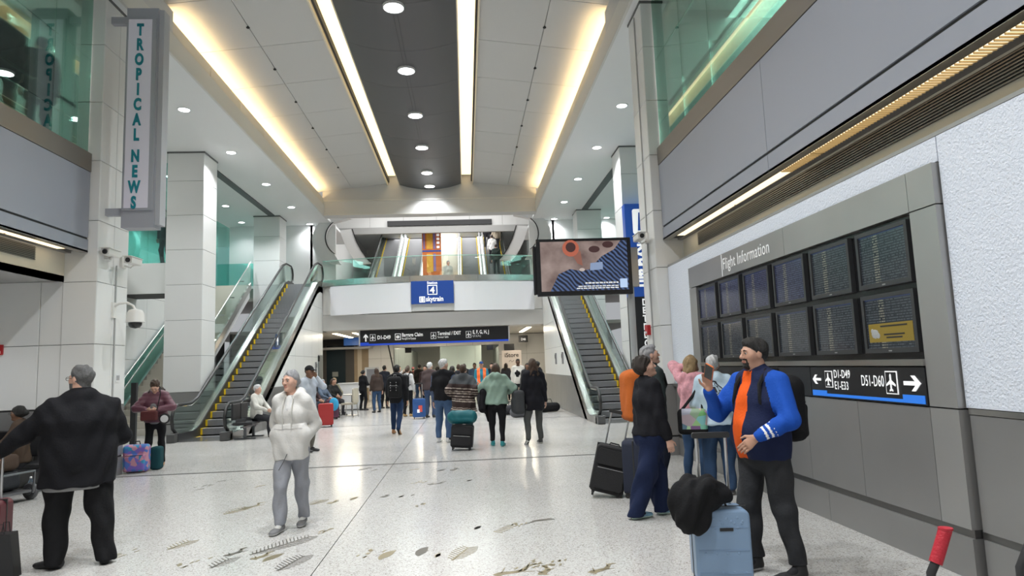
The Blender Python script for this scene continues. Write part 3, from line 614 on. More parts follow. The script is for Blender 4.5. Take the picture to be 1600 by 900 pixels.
# ------------------------------------------------------------------ lower passage beyond the bridge
cl = MB().box(-12, 8, 29.0, 62, 3.25, 3.4).build('ceiling_passage', mat('passage_ceiling', (.50, .48, .44), .6)); struct(cl, 'low ceiling of the passage under the bridge', 'ceiling')
wb = empty('wall_back', 'white panelled end wall of the passage with a wide opening', 'wall', kind='structure')
for nm, a, b, z0, z1 in (('core', -5.15, -3.83, 0, 3.25), ('core', 1.79, 8, 0, 3.25), ('core', -3.83, 1.79, 2.70, 3.25)): MB().box(a, b, 36.02, 36.3, z0, z1).build(nm, GAP, wb)
panels_Y(wb, [-5.15, -4.5, -3.83], [0, 1.17, 2.165, 3.24], 36.0, WHITE); panels_Y(wb, [1.79, 3.3, 4.9, 6.4, 8], [0, 1.17, 2.165, 3.24], 36.0, WHITE)
panels_Y(wb, [-3.83, -2.4, -1.0, .4, 1.79], [2.70, 3.24], 36.0, WHITE)
db = empty('wall_restaurant', 'dark timber front of the restaurant at the left of the passage', 'wall', kind='structure')
MB().box(-9.5, -7.35, 36.0, 36.3, 0, 3.25).box(-7.35, -5.15, 36.0, 36.3, 2.92, 3.25).box(-6.35, -5.9, 36.0, 36.3, 0, 2.92).build('front', mat('dark_front', (.07, .065, .06), .5), db)
MB().box(-5.9, -5.15, 36.0, 36.3, 0, 2.92).build('timber_panel', mat('timber', (.33, .25, .16), .5, noise=.2, nscale=3), db)
MB().box(-5.72, -5.5, 35.97, 36.0, 0, 2.92).build('pale_post', mat('pale_post', (.6, .52, .4), .5), db)
MB().box(-7.35, -6.35, 36.05, 36.1, 0, 2.92).build('door_leaf', mat('dark_door', (.015, .03, .04), .2), db); MB().box(-7.05, -6.75, 36.03, 36.05, 1.3, 1.55).build('door_notice', mat('notice', (.3, .32, .3), .5), db)
MB().box(-7.6, -4.9, 34.9, 36.0, 2.70, 2.80).build('canopy', mat('canopy', (.42, .42, .42), .4), db)
bs = MB().box(-6.15, -4.3, 34.4, 34.5, 2.86, 3.24).build('blue_panel', mat('blue_glow', (.02, .07, .22), .4, emit=(.03, .15, .5), estr=.25, noise=.5, nscale=9)); tag(bs, 'dark blue lit panel above the restaurant canopy', 'sign')
pw = MB().box(-9.6, -9.5, 28, 36.3, 0, 3.25).build('wall_passage_left', mat('dark_front')); struct(pw, 'dark left side of the passage', 'wall')
pw = MB().box(4.4, 4.5, 28.0, 36.0, 0, 3.25).build('wall_passage_right', GAP); struct(pw, 'white right side of the passage', 'wall'); panels_X(pw, [28.0, 29.6, 31.2, 32.8, 34.4, 36.0], [0, 1.17, 2.165, 3.24], 4.38, WHITE, -1)
# corridor behind the opening: glazed partitions, a central glass box, far wall
cf = MB().box(-6, 4, 56, 56.2, 0, 3.25).build('wall_far', mat('far_wall', (.55, .56, .54), .6)); struct(cf, 'far end of the corridor', 'wall')
gp = empty('window_7', 'greenish glass partitions in the far corridor', 'window', kind='structure')
for x0, x1, y in ((-1.6, -.5, 42), (-.5, .6, 42), (.6, 1.0, 42)): MB().box(x0 + .01, x1 - .01, y, y + .03, 0, 2.9).build('pane', mat('frosted_green', (.52, .60, .56), .3), gp)
for y0, y1 in ((36.5, 40), (40, 44), (44, 50), (50, 56)):
    MB().box(-4.0, -3.97, y0 + .02, y1 - .02, 0, 2.9).build('pane', mat('partition', (.36, .41, .40), .25), gp); MB().box(2.3, 2.33, y0 + .02, y1 - .02, 0, 2.9).build('pane', mat('partition'), gp)
WST = mat('warm_tube', (1, .9, .7), .5, emit=(1.0, .86, .62), estr=9.)
def tube_light(label, x0, x1, y0, y1, z, p=25):
    e = empty('strip_light', label, 'strip light', ((x0 + x1) / 2, (y0 + y1) / 2, z)); hx, hy = (x1 - x0) / 2, (y1 - y0) / 2
    MB().box(-hx, hx, -hy, hy, 0, .03).build('housing', WHITEG, e); MB().box(-hx + .02, hx - .02, -hy + .02, hy - .02, -.015, 0).build('diffuser', WST, e)
    d = bpy.data.lights.new('strip_lamp', 'AREA'); d.shape = 'RECTANGLE'; d.size = x1 - x0; d.size_y = y1 - y0; d.energy = p; d.color = (1, .9, .74)
    l = bpy.data.objects.new('strip_lamp', d); C.objects.link(l); l.parent = e; l.location = (0, 0, -.03)
tube_light('warm strip light under the lintel at its left end', -5.75, -5.5, 29.3, 33.5, 3.21, 60); tube_light('second warm strip light left of the overhead sign', -4.9, -4.7, 29.3, 31.5, 3.21, 50)
tube_light('warm strip light under the lintel at its right end', 2.7, 2.95, 29.3, 33.5, 3.21, 60); tube_light('warm strip light in the middle of the passage ceiling', -1.6, -1.3, 30, 34, 3.21, 70)
tube_light('warm strip light far down the corridor on its left', -3.0, -2.75, 38, 50, 3.21, 160); tube_light('warm strip light far down the corridor on its right', 1.35, 1.6, 38, 50, 3.21, 160)
for k, (x, y) in enumerate(((-2.2, 37.5), (-.7, 37.3), (.5, 37.5), (1.4, 37.2), (-1.2, 39.5), (.2, 39.6))):
    downlight('tiny corridor ceiling light behind the overhead sign, %s from its left' % ordn[k], x, y, 3.24, 12, 'corridor downlights', .07, .02)
# small gate signs
for lb, x, y, z, w_, h_, tx in (('small black gate sign reading D46 right of the long overhead sign', 2.78, 34.6, 2.72, .48, .36, 'D46'), ('small dark hanging sign over the left of the corridor mouth', -3.35, 37.5, 2.45, .35, .28, ''), ('small dark hanging sign over the right of the corridor mouth', 1.2, 37.5, 2.45, .35, .28, '')):
    e = empty('gate_sign', lb, 'sign', (x, y, z), group='small hanging gate signs'); MB().box(0, w_, 0, .08, 0, h_).build('board', SB, e)
    if tx: text(tx, .18, SIGNW, (w_ / 2, -.006, .10), FACE_CAM, e, align='CENTER', off=.003, sx=.8)
    MB().tube([(w_ / 2, .04, h_), (w_ / 2, .04, min(3.24, z + h_ + .3) - z)], .012, 6).build('hanger', STEEL, e)
e = empty('wall_screen', 'dark blank display panel below the gate sign', 'screen', (2.05, 35.5, 2.30)); MB().rbox(0, .55, 0, .08, 0, .40, .02, axis='y').build('panel', BLACK, e); MB().box(.2, .35, .08, .5, .15, .25).build('bracket', STEEL, e)
e = empty('shop_sign', 'pale shop display stand lettered iStore beyond the crowd', 'sign', (1.85, 34.2, 0)); MB().box(0, 1.0, 0, .12, 0, 2.32).build('board', mat('shop_board', (.62, .56, .53), .5), e); text('iStore', .30, BLACKM, (.5, -.006, 1.98), FACE_CAM, e, align='CENTER', off=.004); MB().tube([(.35, -.006, 1.75), (.45, -.006, 1.82), (.5, -.006, 1.72), (.6, -.006, 1.8)], .012, 5).build('mark', BLACKM, e)
# ------------------------------------------------------------------ flight information board
fb = empty('flight_board', 'large brushed steel flight information board on the right wall', 'display board', (3.45, 4.53, 0))
def fx(name, y0, y1, z0, z1, m, d0=0., d1=.10, par=fb): return MB().box(d0, d1, y0 - 4.53, y1 - 4.53, z0, z1).build(name, m, par)
FBS = mat('board_steel', (.40, .395, .385), .36, metal=.6, noise=.14, nscale=1.0)
fx('post', 4.53, 4.82, .345, 1.165, FBS); fx('post', 4.53, 4.82, 1.175, 2.645, FBS); fx('post', 4.53, 4.82, 2.655, 2.96, FBS)
fx('post', 9.64, 9.93, .345, 2.645, FBS)
for a, b in ((4.825, 6.85), (6.855, 8.6), (8.605, 9.93)): fx('header_panel', a, b, 2.655, 2.96, FBS)
fx('backing', 4.82, 9.64, 1.49, 2.65, BLACK, .05, .10)
fx('sill', 4.82, 9.64, 1.475, 1.525, STEEL, -.02, .10)
fx('base_panel', 4.53, 6.37, 0, .285, DADO); fx('base_panel', 6.375, 8.15, 0, .285, DADO); fx('base_panel', 8.155, 9.93, 0, .285, DADO)
fx('channel', 4.53, 9.93, .285, .345, mat('channel'), .02, .10)
for a, b in ((4.825, 5.75), (5.755, 6.65), (6.655, 7.65), (7.655, 8.65), (8.655, 9.64)): fx('dado_panel', a, b, .345, 1.165, DADO)
text('Flight Information', .215, mat('board_white', (.85, .85, .85), .4, emit=(1, 1, 1), estr=.12), (-.006, 8.55 - 4.53, 2.745), FACE_L, fb, sx=.84, off=.0, ext=.0008, spacing=1.05)
fx('letter_tick', 8.585, 8.595, 2.66, 2.955, SIGNW, -.002, .0)
# direction sign band below
ds = empty('direction_sign', 'black direction sign with white arrows and gate numbers under the monitors', 'sign', (3.44, 6.50, 1.175))
MB().box(0, .06, -1.675, 0, 0, .29).build('board', SB, ds)
SBL = mat('stripe_bright', (.02, .16, .62), .4, emit=(.03, .2, .8), estr=.35)
MB().box(-.005, 0, -1.655, -.02, .012, .038).build('blue_stripe', SBL, ds); MB().box(-.005, 0, -.28, -.02, .038, .065).build('blue_stripe', SBL, ds); MB().box(-.005, 0, -1.655, -1.40, .038, .075).build('blue_stripe', SBL, ds)
# on this wall the sign's own x axis runs towards the camera (-Y): pass x >= 0, mirrored in the helpers
arrow(ds, .12, .17, .15, SIGNW, math.radians(90), -.008, 'X'); arrow(ds, 1.53, .165, .20, SIGNW, math.radians(-90), -.008, 'X')
plane_icon(ds, .34, .175, .125, -.008, 'X'); plane_icon(ds, 1.28, .165, .15, -.008, 'X')
text('D1-D49', .105, SIGNW, (-.006, -.43, .19), FACE_L, ds, off=.0006, sx=.74, ext=.0006, spacing=1.06); text('E1-E33', .105, SIGNW, (-.006, -.43, .085), FACE_L, ds, off=.0006, sx=.74, ext=.0006, spacing=1.06)
text('D51-D60', .13, SIGNW, (-.006, -.86, .13), FACE_L, ds, off=.0006, sx=.62, ext=.0006, spacing=1.06)
dm = empty('terminal_map', 'black terminal map with teal concourse line beside the direction sign', 'map', (3.44, 7.75, 1.175))
MB().box(0, .06, -1.24, 1.85, 0, .29).build('board', SB, dm)
TM = mat('map_teal', (.15, .55, .55), .4, emit=(.2, .7, .7), estr=.25)
P = [(.28, .26), (.22, .22), (.05, .10), (-.30, .07), (-.42, .09), (-.42, .05), (-.28, .02), (.10, .05), (.30, .20)]
MB().prism(P, -.005, 0, 'x').build('concourse_line', TM, dm); MB().box(-.005, 0, -.36, -.24, .13, .165).build('red_tag', mat('map_red', (.6, .03, .04), .5), dm); MB().box(-.005, 0, .30, .36, .19, .28).build('blue_tag', SBL, dm)
for r in range(4):
    for c in range(4): MB().box(-.004, 0, -.44 + c * .16, -.36 + c * .16 + .02 * (r % 2), .17 + r * .028, .177 + r * .028).build('map_text', mat('map_grey', (.5, .5, .5), .5), dm)
# monitors
def screen_mat(name, kind):
    m = bpy.data.materials.new(name); m.use_nodes = True; nt = m.node_tree; b = nt.nodes['Principled BSDF']; L = nt.links.new
    b.inputs['Base Color'].default_value = (.012, .014, .018, 1); b.inputs['Roughness'].default_value = .16
    t = nt.nodes.new('ShaderNodeTexCoord'); sp = nt.nodes.new('ShaderNodeSeparateXYZ'); L(t.outputs['Object'], sp.inputs[0])
    def mth(op, a, bb=None, c=None):
        n = nt.nodes.new('ShaderNodeMath'); n.operation = op
        for i, q in enumerate((a, bb, c)):
            if q is None: continue
            if isinstance(q, (int, float)): n.inputs[i].default_value = q
            else: L(q, n.inputs[i])
        return n.outputs[0]
    y, z = sp.outputs['Y'], sp.outputs['Z']
    row = mth('GREATER_THAN', mth('FRACT', mth('MULTIPLY', z, 46.)), .5)
    cell = nt.nodes.new('ShaderNodeTexNoise'); cell.inputs['Scale'].default_value = 1.0; cell.inputs['Detail'].default_value = 2
    cv = nt.nodes.new('ShaderNodeCombineXYZ'); L(mth('MULTIPLY', y, 60.), cv.inputs[0]); L(mth('MULTIPLY', mth('FLOOR', mth('MULTIPLY', z, 46.)), 3.7), cv.inputs[1]); L(cv.outputs[0], cell.inputs['Vector'])
    col = mth('GREATER_THAN', cell.outputs['Fac'], .44)
    words = mth('MULTIPLY', row, col)
    head = mth('GREATER_THAN', z, .20); colY = mth('COMPARE', y, .09, .035)
    body = mth('MULTIPLY', words, mth('COMPARE', z, 0., .205))
    cr = nt.nodes.new('ShaderNodeMix'); cr.data_type = 'RGBA'; cr.inputs['A'].default_value = (.075, .085, .095, 1) if kind == 0 else (.07, .08, .15, 1); cr.inputs['B'].default_value = (.26, .25, .19, 1)
    L(colY, cr.inputs['Factor'])
    bg = nt.nodes.new('ShaderNodeMix'); bg.data_type = 'RGBA'; bg.inputs['A'].default_value = (.014, .018, .022, 1) if kind == 0 else (.016, .018, .045, 1); bg.inputs['B'].default_value = (.04, .06, .14, 1); L(head, bg.inputs['Factor'])
    fin = nt.nodes.new('ShaderNodeMix'); fin.data_type = 'RGBA'; L(body, fin.inputs['Factor']); L(bg.outputs['Result'], fin.inputs['A']); L(cr.outputs['Result'], fin.inputs['B'])
    L(fin.outputs['Result'], b.inputs['Emission Color']); b.inputs['Emission Strength'].default_value = .55
    MATS[name] = m; return m
SC0, SC1 = screen_mat('screen_grey', 0), screen_mat('screen_blue', 1)
BEZ = mat('monitor_bezel', (.035, .036, .038), .35)
cw = 4.82 / 6
for r in range(2):
    for c in range(6):
        yc = 9.64 - (c + .5) * cw; zc = 2.37 - r * .545
        lb = 'flight monitor in the %s row of the steel board, %s from the far end' % (('upper', 'lower')[r], ordn[c])
        if r == 1 and c == 5: lb = 'flight monitor showing a yellow notice at the near end of the board'
        e = empty('flight_monitor', lb, 'monitor', (3.468, yc, zc), group='monitors of the flight board'); a, b = .345, .245
        for nm, y0, y1, z0, z1 in (('bezel', -a, a, b - .035, b), ('bezel', -a, a, -b, -b + .04), ('bezel', -a, -a + .035, -b + .04, b - .035), ('bezel', a - .035, a, -b + .04, b - .035)):
            MB().box(-.015, .03, y0, y1, z0, z1).build(nm, BEZ, e)
        MB().box(0, .03, -a + .035, a - .035, -b + .04, b - .035).build('screen', SC1 if (r == 0 and c < 4) else SC0, e)
        if r == 1 and c == 5:
            MB().box(-.003, 0, -.285, .285, -.155, .0).build('yellow_notice', mat('notice_yellow', (.17, .12, .014), .5, emit=(.55, .38, .05), estr=.10), e)
            for k, (y0, y1, z) in enumerate(((.12, -.22, -.03), (.08, -.18, -.10), (.05, -.15, -.125))): MB().box(-.005, -.002, y1, y0, z, z + .012).build('notice_text', BLACKM, e)
            MB().ball((-.003, .2, -.085), .04, 8, sc=(.1, 1.3, 1)).ball((-.003, .235, -.06), .022, 8, sc=(.1, 1, 1)).ball((-.003, .16, -.10), .025, 8, sc=(.1, 1, 1)).build('notice_mark', mat('notice_grey', (.35, .36, .36), .5), e)['kind'] = 'stuff'
        MB().box(-.017, -.014, -.02, .02, -b + .012, -b + .022).build('maker_mark', mat('mark_grey', (.3, .3, .3), .4), e)
# ------------------------------------------------------------------ vertical news sign on the left pillar
ns = empty('blade_sign', 'tall grey blade sign with teal letters TROPICAL NEWS on the left pillar', 'sign', (-5.56, 11.1, 4.05))
SGY = mat('sign_grey', (.37, .38, .42), .45, metal=.1); SLT = mat('sign_light_panel', (.62, .60, .68), .4, emit=(.9, .88, 1), estr=.06)
MB().box(0, .52, 0, .26, 0, 3.80).build('case', SGY, ns)
MB().box(.02, .50, -.03, .0, .28, 3.60).build('face_frame', SGY, ns)
MB().box(.05, .43, -.036, -.03, .32, 3.58).build('face_panel', SLT, ns)
MB().box(.52, .60, .03, .24, .05, 3.78).build('side_panel', mat('sign_side', (.42, .43, .46), .4), ns)
TL = mat('sign_teal', (.01, .22, .28), .4)
word = 'TROPICAL NEWS'; z = 3.30; 
for ch in word:
    if ch == ' ': z -= .10; continue
    text(ch, .275, TL, (.245 - (3.3 - z) * .012, -.037, z - .0), FACE_CAM, ns, name='letter', ext=.012, off=.012, align='CENTER', sx=.62); z -= .262
for zz in (.22, 3.55): MB().box(-.28, .0, .05, .15, zz, zz + .12).build('bracket', SGY, ns)
# ------------------------------------------------------------------ cameras
CAMW = mat('camera_white', (.72, .71, .68), .35)
def bullet(label, x, y, z, s):
    e = empty('security_camera', label, 'camera', (x, y, z), group='box cameras on the pillars')
    MB().box(-.02, .02, -.08, .08, -.09, .09).build('wall_plate', CAMW, e)
    MB().tube([(0, 0, -.05), (s * .10, -.02, -.09), (s * .16, -.06, -.05)], .016, 6).build('arm', CAMW, e, smooth=True)
    MB().rbox(s * .16 - .065, s * .16 + .065, -.28, .08, -.05, .06, .02, axis='y').build('housing', CAMW, e)
    MB().box(s * .16 - .075, s * .16 + .075, -.32, .09, .055, .068).build('sun_shield', CAMW, e)
    MB().lathe([(.04, 0), (.04, -.02), (.03, -.025)], 12, (s * .16, -.275, .0), axis='y').build('lens', BLACK, e)
bullet('white box camera on the near face of the left pillar', LW + .02, 11.25, 3.64, .6); bullet('white box camera on the far edge of the left pillar', LW + .02, 11.75, 3.58, 1.3); bullet('white box camera on the pillar beside the flight board', RW - .02, 11.5, 3.74, -1)
e = empty('dome_camera', 'white dome camera with a dark lower bubble on a curved arm', 'camera', (LW, 11.5, 2.75))
MB().box(0, .025, -.06, .06, -.14, .12).build('wall_plate', CAMW, e); MB().tube([(.0, 0, .05), (.10, 0, .10), (.22, 0, .11), (.32, 0, .06), (.36, 0, -.02)], .02, 8).build('arm', CAMW, e, smooth=True)
MB().lathe([(.03, .02), (.10, 0), (.135, -.06), (.14, -.18), (.15, -.2), (.12, -.205)], 20, (.36, 0, -.02)).build('housing', CAMW, e, smooth=True); MB().lathe([(.105, -.20), (.10, -.25), (.07, -.29), (.01, -.305)], 18, (.36, 0, -.02)).build('bubble', BLACK, e, smooth=True)
e = tag(MB().tube([(LW + .012, 11.55, 0), (LW + .012, 11.55, 3.5)], .012, 6).build('conduit', mat('conduit', (.5, .5, .5), .4, metal=.5)), 'thin grey conduit running up the left pillar below the cameras', 'pipe')
tag(MB().tube([(RW - .012, 11.5, 1.2), (RW - .012, 11.5, 7.9)], .012, 6).build('conduit', MATS['conduit']), 'thin grey conduit on the pillar beside the flight board', 'pipe')
RED = mat('alarm_red', (.42, .015, .02), .4)
for lb, x, y, z, wd in (('red fire alarm strobe on the alcove wall', -7.28, 10.97, 2.12, 0), ('red fire alarm strobe on the pillar by the flight board', RW - .06, 11.75, 2.12, 1)):
    e = empty('fire_alarm', lb, 'alarm', (x, y, z))
    if wd == 0: MB().rbox(-.06, .06, 0, .03, -.08, .08, .01, axis='y').build('case', RED, e); MB().box(-.035, .035, -.02, 0, -.06, -.02).build('strobe', WHITEG, e)
    else: MB().rbox(0, .06, -.09, .09, -.09, .09, .01, axis='x').build('case', RED, e); MB().box(-.02, 0, -.04, .04, -.06, -.02).build('strobe', WHITEG, e)
e = empty('wall_socket', 'small grey socket plate low on the left pillar', 'socket', (LW, 11.7, 1.62)); MB().rbox(0, .01, -.06, .06, -.07, .07, .01, axis='x').build('plate', WHITEG, e)
for yy in (-.025, .025): MB().box(.01, .014, yy - .015, yy + .015, -.04, .04).build('outlet', GREY, e)
# ------------------------------------------------------------------ advertising screen on its pole
Yt = 11.5
tv = empty('advertising_screen', 'wide advertising screen with a beach towel picture on a grey pole', 'screen', (3.0, Yt, 0))
MB().tube([(-.02, .16, 0), (-.02, .16, 3.4)], .06, 16).build('pole', mat('pole_grey', (.42, .43, .44), .4, metal=.4), tv, smooth=True); MB().lathe([(.22, 0), (.22, .015), (.1, .03)], 20, (-.02, .16, 0)).build('base_plate', STEEL, tv)
x0, x1, z0, z1 = 1.29 - 3.0, 2.98 - 3.0, 2.76, 3.77
MB().rbox(x0, x1, 0, .09, z0, z1, .01, axis='y').build('bezel', BLACK, tv)
tvm = bpy.data.materials.new('beach_picture'); tvm.use_nodes = True
def beach(m):
    nt = m.node_tree; b = nt.nodes['Principled BSDF']; b.inputs['Base Color'].default_value = (.01, .01, .01, 1); b.inputs['Roughness'].default_value = .2; b.inputs['Emission Strength'].default_value = .55
    L = nt.links.new; t = nt.nodes.new('ShaderNodeTexCoord'); n = nt.nodes.new('ShaderNodeTexNoise'); n.inputs['Scale'].default_value = 2.2; n.inputs['Detail'].default_value = 4; L(t.outputs['Object'], n.inputs['Vector'])
    r = nt.nodes.new('ShaderNodeValToRGB'); r.color_ramp.elements[0].position = .3; r.color_ramp.elements[0].color = (.16, .09, .08, 1); r.color_ramp.elements[1].position = .68; r.color_ramp.elements[1].color = (.62, .48, .43, 1)
    L(n.outputs['Fac'], r.inputs[0]); L(r.outputs[0], b.inputs['Emission Color'])
beach(tvm)
MB().box(x0 + .07, x1 - .07, -.006, 0, z0 + .08, z1 - .05).build('picture', tvm, tv)
tow = bpy.data.materials.new('striped_towel'); tow.use_nodes = True
nt = tow.node_tree; b = nt.nodes['Principled BSDF']; b.inputs['Base Color'].default_value = (.01, .01, .01, 1); b.inputs['Emission Strength'].default_value = .5
wv = nt.nodes.new('ShaderNodeTexWave'); wv.inputs['Scale'].default_value = 7; wv.inputs['Distortion'].default_value = 3.5; wv.inputs['Detail'].default_value = 1; wv.inputs['Detail Scale'].default_value = .8; wv.bands_direction = 'DIAGONAL'
tc = nt.nodes.new('ShaderNodeTexCoord'); nt.links.new(tc.outputs['Object'], wv.inputs['Vector']); r = nt.nodes.new('ShaderNodeValToRGB'); r.color_ramp.elements[0].color = (.008, .012, .04, 1); r.color_ramp.elements[0].position = .35; r.color_ramp.elements[1].color = (.13, .22, .48, 1); r.color_ramp.elements[1].position = .75
nt.links.new(wv.outputs['Fac'], r.inputs[0]); nt.links.new(r.outputs[0], b.inputs['Emission Color'])
T = lambda u, v: (x0 + .07 + u * (x1 - x0 - .14), z0 + .08 + v * (z1 - z0 - .13))
MB().prism([T(*p) for p in ((.10, 0), (1, 0), (1, 1), (.93, 1), (.85, .82), (.70, .68), (.55, .42), (.45, .40), (.33, .44), (.2, .34))], -.009, -.006, 'y').build('towel_print', tow, tv)
PK = mat('print_drink', (.02, .01, .01), .3, emit=(.45, .12, .07), estr=.9); PD = mat('print_dark', (.01, .01, .01), .3, emit=(.05, .02, .02), estr=1); PB = mat('print_card', (.02, .02, .02), .3, emit=(.25, .33, .5), estr=.9)
def disc(u, v, r, m, nm, ry=1.0, dy=0.): c = T(u, v); MB().prism([(c[0] + r * math.cos(i * .4488), c[1] + ry * r * math.sin(i * .4488)) for i in range(14)], -.010 - dy, -.006, 'y').build(nm, m, tv)
disc(.35, .86, .15, PK, 'drink_print'); disc(.35, .88, .09, PD, 'drink_print', dy=.002); MB().prism([T(*p) for p in ((.42, .55), (.48, .5), (.46, .8), (.36, .75))], -.0095, -.006, 'y').build('drink_shadow', mat('print_sh', (.01, .01, .01), .3, emit=(.35, .14, .1), estr=.7), tv)
disc(.62, .83, .10, PD, 'sunglasses_print', .6); disc(.78, .92, .10, PD, 'sunglasses_print', .6)
MB().prism([T(*p) for p in ((.56, .40), (.71, .42), (.71, .57), (.57, .55))], -.011, -.006, 'y').build('card_print', PB, tv)
disc(.47, .42, .05, mat('print_shell', (.02, .02, .02), .3, emit=(.6, .5, .45), estr=.8), 'shell_print', .6)
rs_ = random.Random(3)
for u0, u1, vv, hh in ((.50, .88, .135, .028), (.42, .88, .075, .02), (.40, .88, .035, .02)):
    u = u0
    while u < u1:
        wd = rs_.uniform(.018, .05); MB().box(T(u, 0)[0], T(min(u + wd, u1), 0)[0], -.012, -.009, T(0, vv)[1], T(0, vv + hh)[1]).build('print_line', SIGNW, tv); u += wd + .009
MB().box(T(.90, 0)[0], T(.985, 0)[0], -.012, -.006, T(0, .04)[1], T(0, .22)[1]).build('white_square', mat('print_white', (.1, .1, .1), .3, emit=(.45, .6, .85), estr=.9), tv)
MB().rbox(x0 - .05, x0, .12, .20, z0 + .04, z1 - .10, .02, axis='y').build('rear_screen_edge', BLACK, tv); MB().box(x0, x1, .10, .19, z0 + .04, z1 - .1).build('rear_screen', BLACK, tv); MB().box(-.1, .12, .07, .22, 2.9, 3.6).build('mount', STEEL, tv)
# ------------------------------------------------------------------ tall train sign on the second right pillar
ts = empty('train_sign', 'tall vertical sign, blue with skytrain lettering above a black gate list', 'sign', (4.74, 18.75, 1.35))
MB().box(0, .98, 0, .30, 2.05, 4.78).build('blue_board', mat('train_blue', (.012, .07, .34), .4, emit=(.02, .1, .5), estr=.12), ts); MB().box(0, .98, 0, .30, 0, 2.05).build('black_board', SB, ts)
MB().rbox(.22, .84, -.008, 0, 3.88, 4.62, .06, axis='y').build('emblem', SIGNW, ts); MB().prism([(.36, 3.98), (.70, 3.98), (.60, 4.52), (.40, 4.52)], -.012, -.008, 'y').build('emblem_mark', mat('train_blue'), ts); MB().prism([(.46, 4.1), (.62, 4.1), (.56, 4.42), (.50, 4.42)], -.015, -.011, 'y').build('emblem_mark', SIGNW, ts)
text('skytrain', .62, SIGNW, (.33, -.006, 3.78), (math.radians(90), math.radians(90), 0), ts, off=.02, sx=.74)
for k, tx in enumerate(('D1-D49', 'E1-E33', 'Terminal', 'Exit', 'Baggage', 'Claim', 'Ad')): text(tx, .26, SIGNW, (.36, -.006, 1.80 - k * .235), FACE_CAM, ts, off=.008, sx=.8)
MB().box(.96, 1.0, .0, .32, 0, 4.78).build('edge_cap', STEEL, ts); MB().tube([(.5, .2, -1.35), (.5, .2, 0)], .06, 10).build('post', STEEL, ts)
# ------------------------------------------------------------------ wall pieces near the escalator flanks
for lb, y, z, h_, s in (('tall dark call plate on the white wall under the left escalator', 26.6, 1.55, .42, -1), ('slim intercom on the white wall under the right escalator', 24.3, 1.55, .40, 1), ('second slim intercom on the white wall under the right escalator', 22.6, 1.55, .40, 1), ('black call box on the white wall left of the seated travellers', 27.1, 2.0, .22, -1)):
    x = 3.31 if s > 0 else mirx(3.31); e = empty('wall_intercom', lb, 'intercom', (x, y, z)); MB().rbox(*sorted((0, -s * .05)), -.07, .07, 0, h_, .01, axis='x').build('plate', GREY if h_ > .3 else BLACKM, e); MB().box(*sorted((-s * .05, -s * .06)), -.04, .04, h_ * .5, h_ * .85).build('speaker', BLACKM, e)
e = empty('steel_door', 'narrow steel service door in the flank wall beyond the left escalator', 'door', (mirx(3.31) + .004, 27.4, 0)); MB().box(0, .03, -.35, .35, 0, 2.25).build('leaf', mat('door_steel', (.20, .22, .24), .35, metal=.8), e); MB().box(.03, .07, .2, .25, .95, 1.15).build('handle', STEEL_L, e)
# ------------------------------------------------------------------ bronze inlays in the floor
BRZ = mat('inlay_bronze', (.36, .31, .20), .35, metal=.6); BRD = mat('inlay_dark', (.15, .14, .12), .4, metal=.5)
def inlay(x, y, L, ang, kind, m=None):
    b = MB(); h = .0035; rs = random.Random(int(x * 91 + y * 37))
    if kind == 'feather':
        b.prism([(-L/2, -.012), (L/2, -.004), (L/2, .004), (-L/2, .012)], 0, h)
        n = max(6, int(L / .045))
        for i in range(n):
            t = -L/2 + L * (i + .5) / n; wv = .06 + .10 * math.sin(math.pi * (i + .5) / n) * L
            for s in (-1, 1): b.prism([(t, s * .004), (t + .012, s * .004), (t + .012 + wv * .8, s * wv), (t + wv * .8, s * wv)][::s], 0, h)
    elif kind == 'branch':
        x0 = -L / 2; pts = [(-L/2 + L * i / 8, .06 * L * math.sin(i * 1.1 + rs.random())) for i in range(9)]
        for i in range(8):
            (ax, ay), (bx_, by) = pts[i], pts[i+1]; w0, w1 = .030 * (1 - i / 9) + .006, .030 * (1 - (i + 1) / 9) + .006
            b.prism([(ax, ay - w0), (bx_, by - w1), (bx_, by + w1), (ax, ay + w0)], 0, h)
            if i in (1, 3, 5):
                s = 1 if i % 4 == 1 else -1; l2 = L * .3
                P = [(ax, ay), (ax + .02, ay), (ax + l2 * .8 + .01, ay + s * l2 * .6), (ax + l2 * .8, ay + s * l2 * .6)]; b.prism(P if s > 0 else P[::-1], 0, h)
    elif kind == 'comb':
        n = max(6, int(L / .05))
        for i in range(n): t = -L/2 + L * i / n; b.prism([(t, -.05), (t + .018, -.05), (t + .03, .05), (t + .012, .05)], 0, h)
    elif kind == 'vee':
        b.prism([(-L/2, 0), (0, .10 * L), (L/2, -.12 * L), (L/2 - .02, -.20 * L), (0, .02 * L)][::-1], 0, h); b.prism([(0, .14 * L), (L/2, -.02 * L), (L/2, -.07 * L), (0, .11 * L)][::-1], 0, h)
    elif kind == 'shell':
        for k in range(5):
            r = L * (.15 + .09 * k); P = [(r * math.cos(a), r * .6 * math.sin(a)) for a in np.linspace(.2, 2.6, 8)] + [((r - .03) * math.cos(a), (r - .03) * .6 * math.sin(a)) for a in np.linspace(2.6, .2, 8)]; b.prism(P, 0, h)
    else:
        for k in range(9): t = rs.uniform(-L/2, L/2); u = rs.uniform(-.08, .08); b.prism([(t, u), (t + .05, u + .01), (t + .055, u + .025), (t, u + .02)], 0, h)
    o = b.build('inlay', m or BRZ, floor, (x, y, -.0015), (0, 0, ang)); o['kind'] = 'stuff'; return o
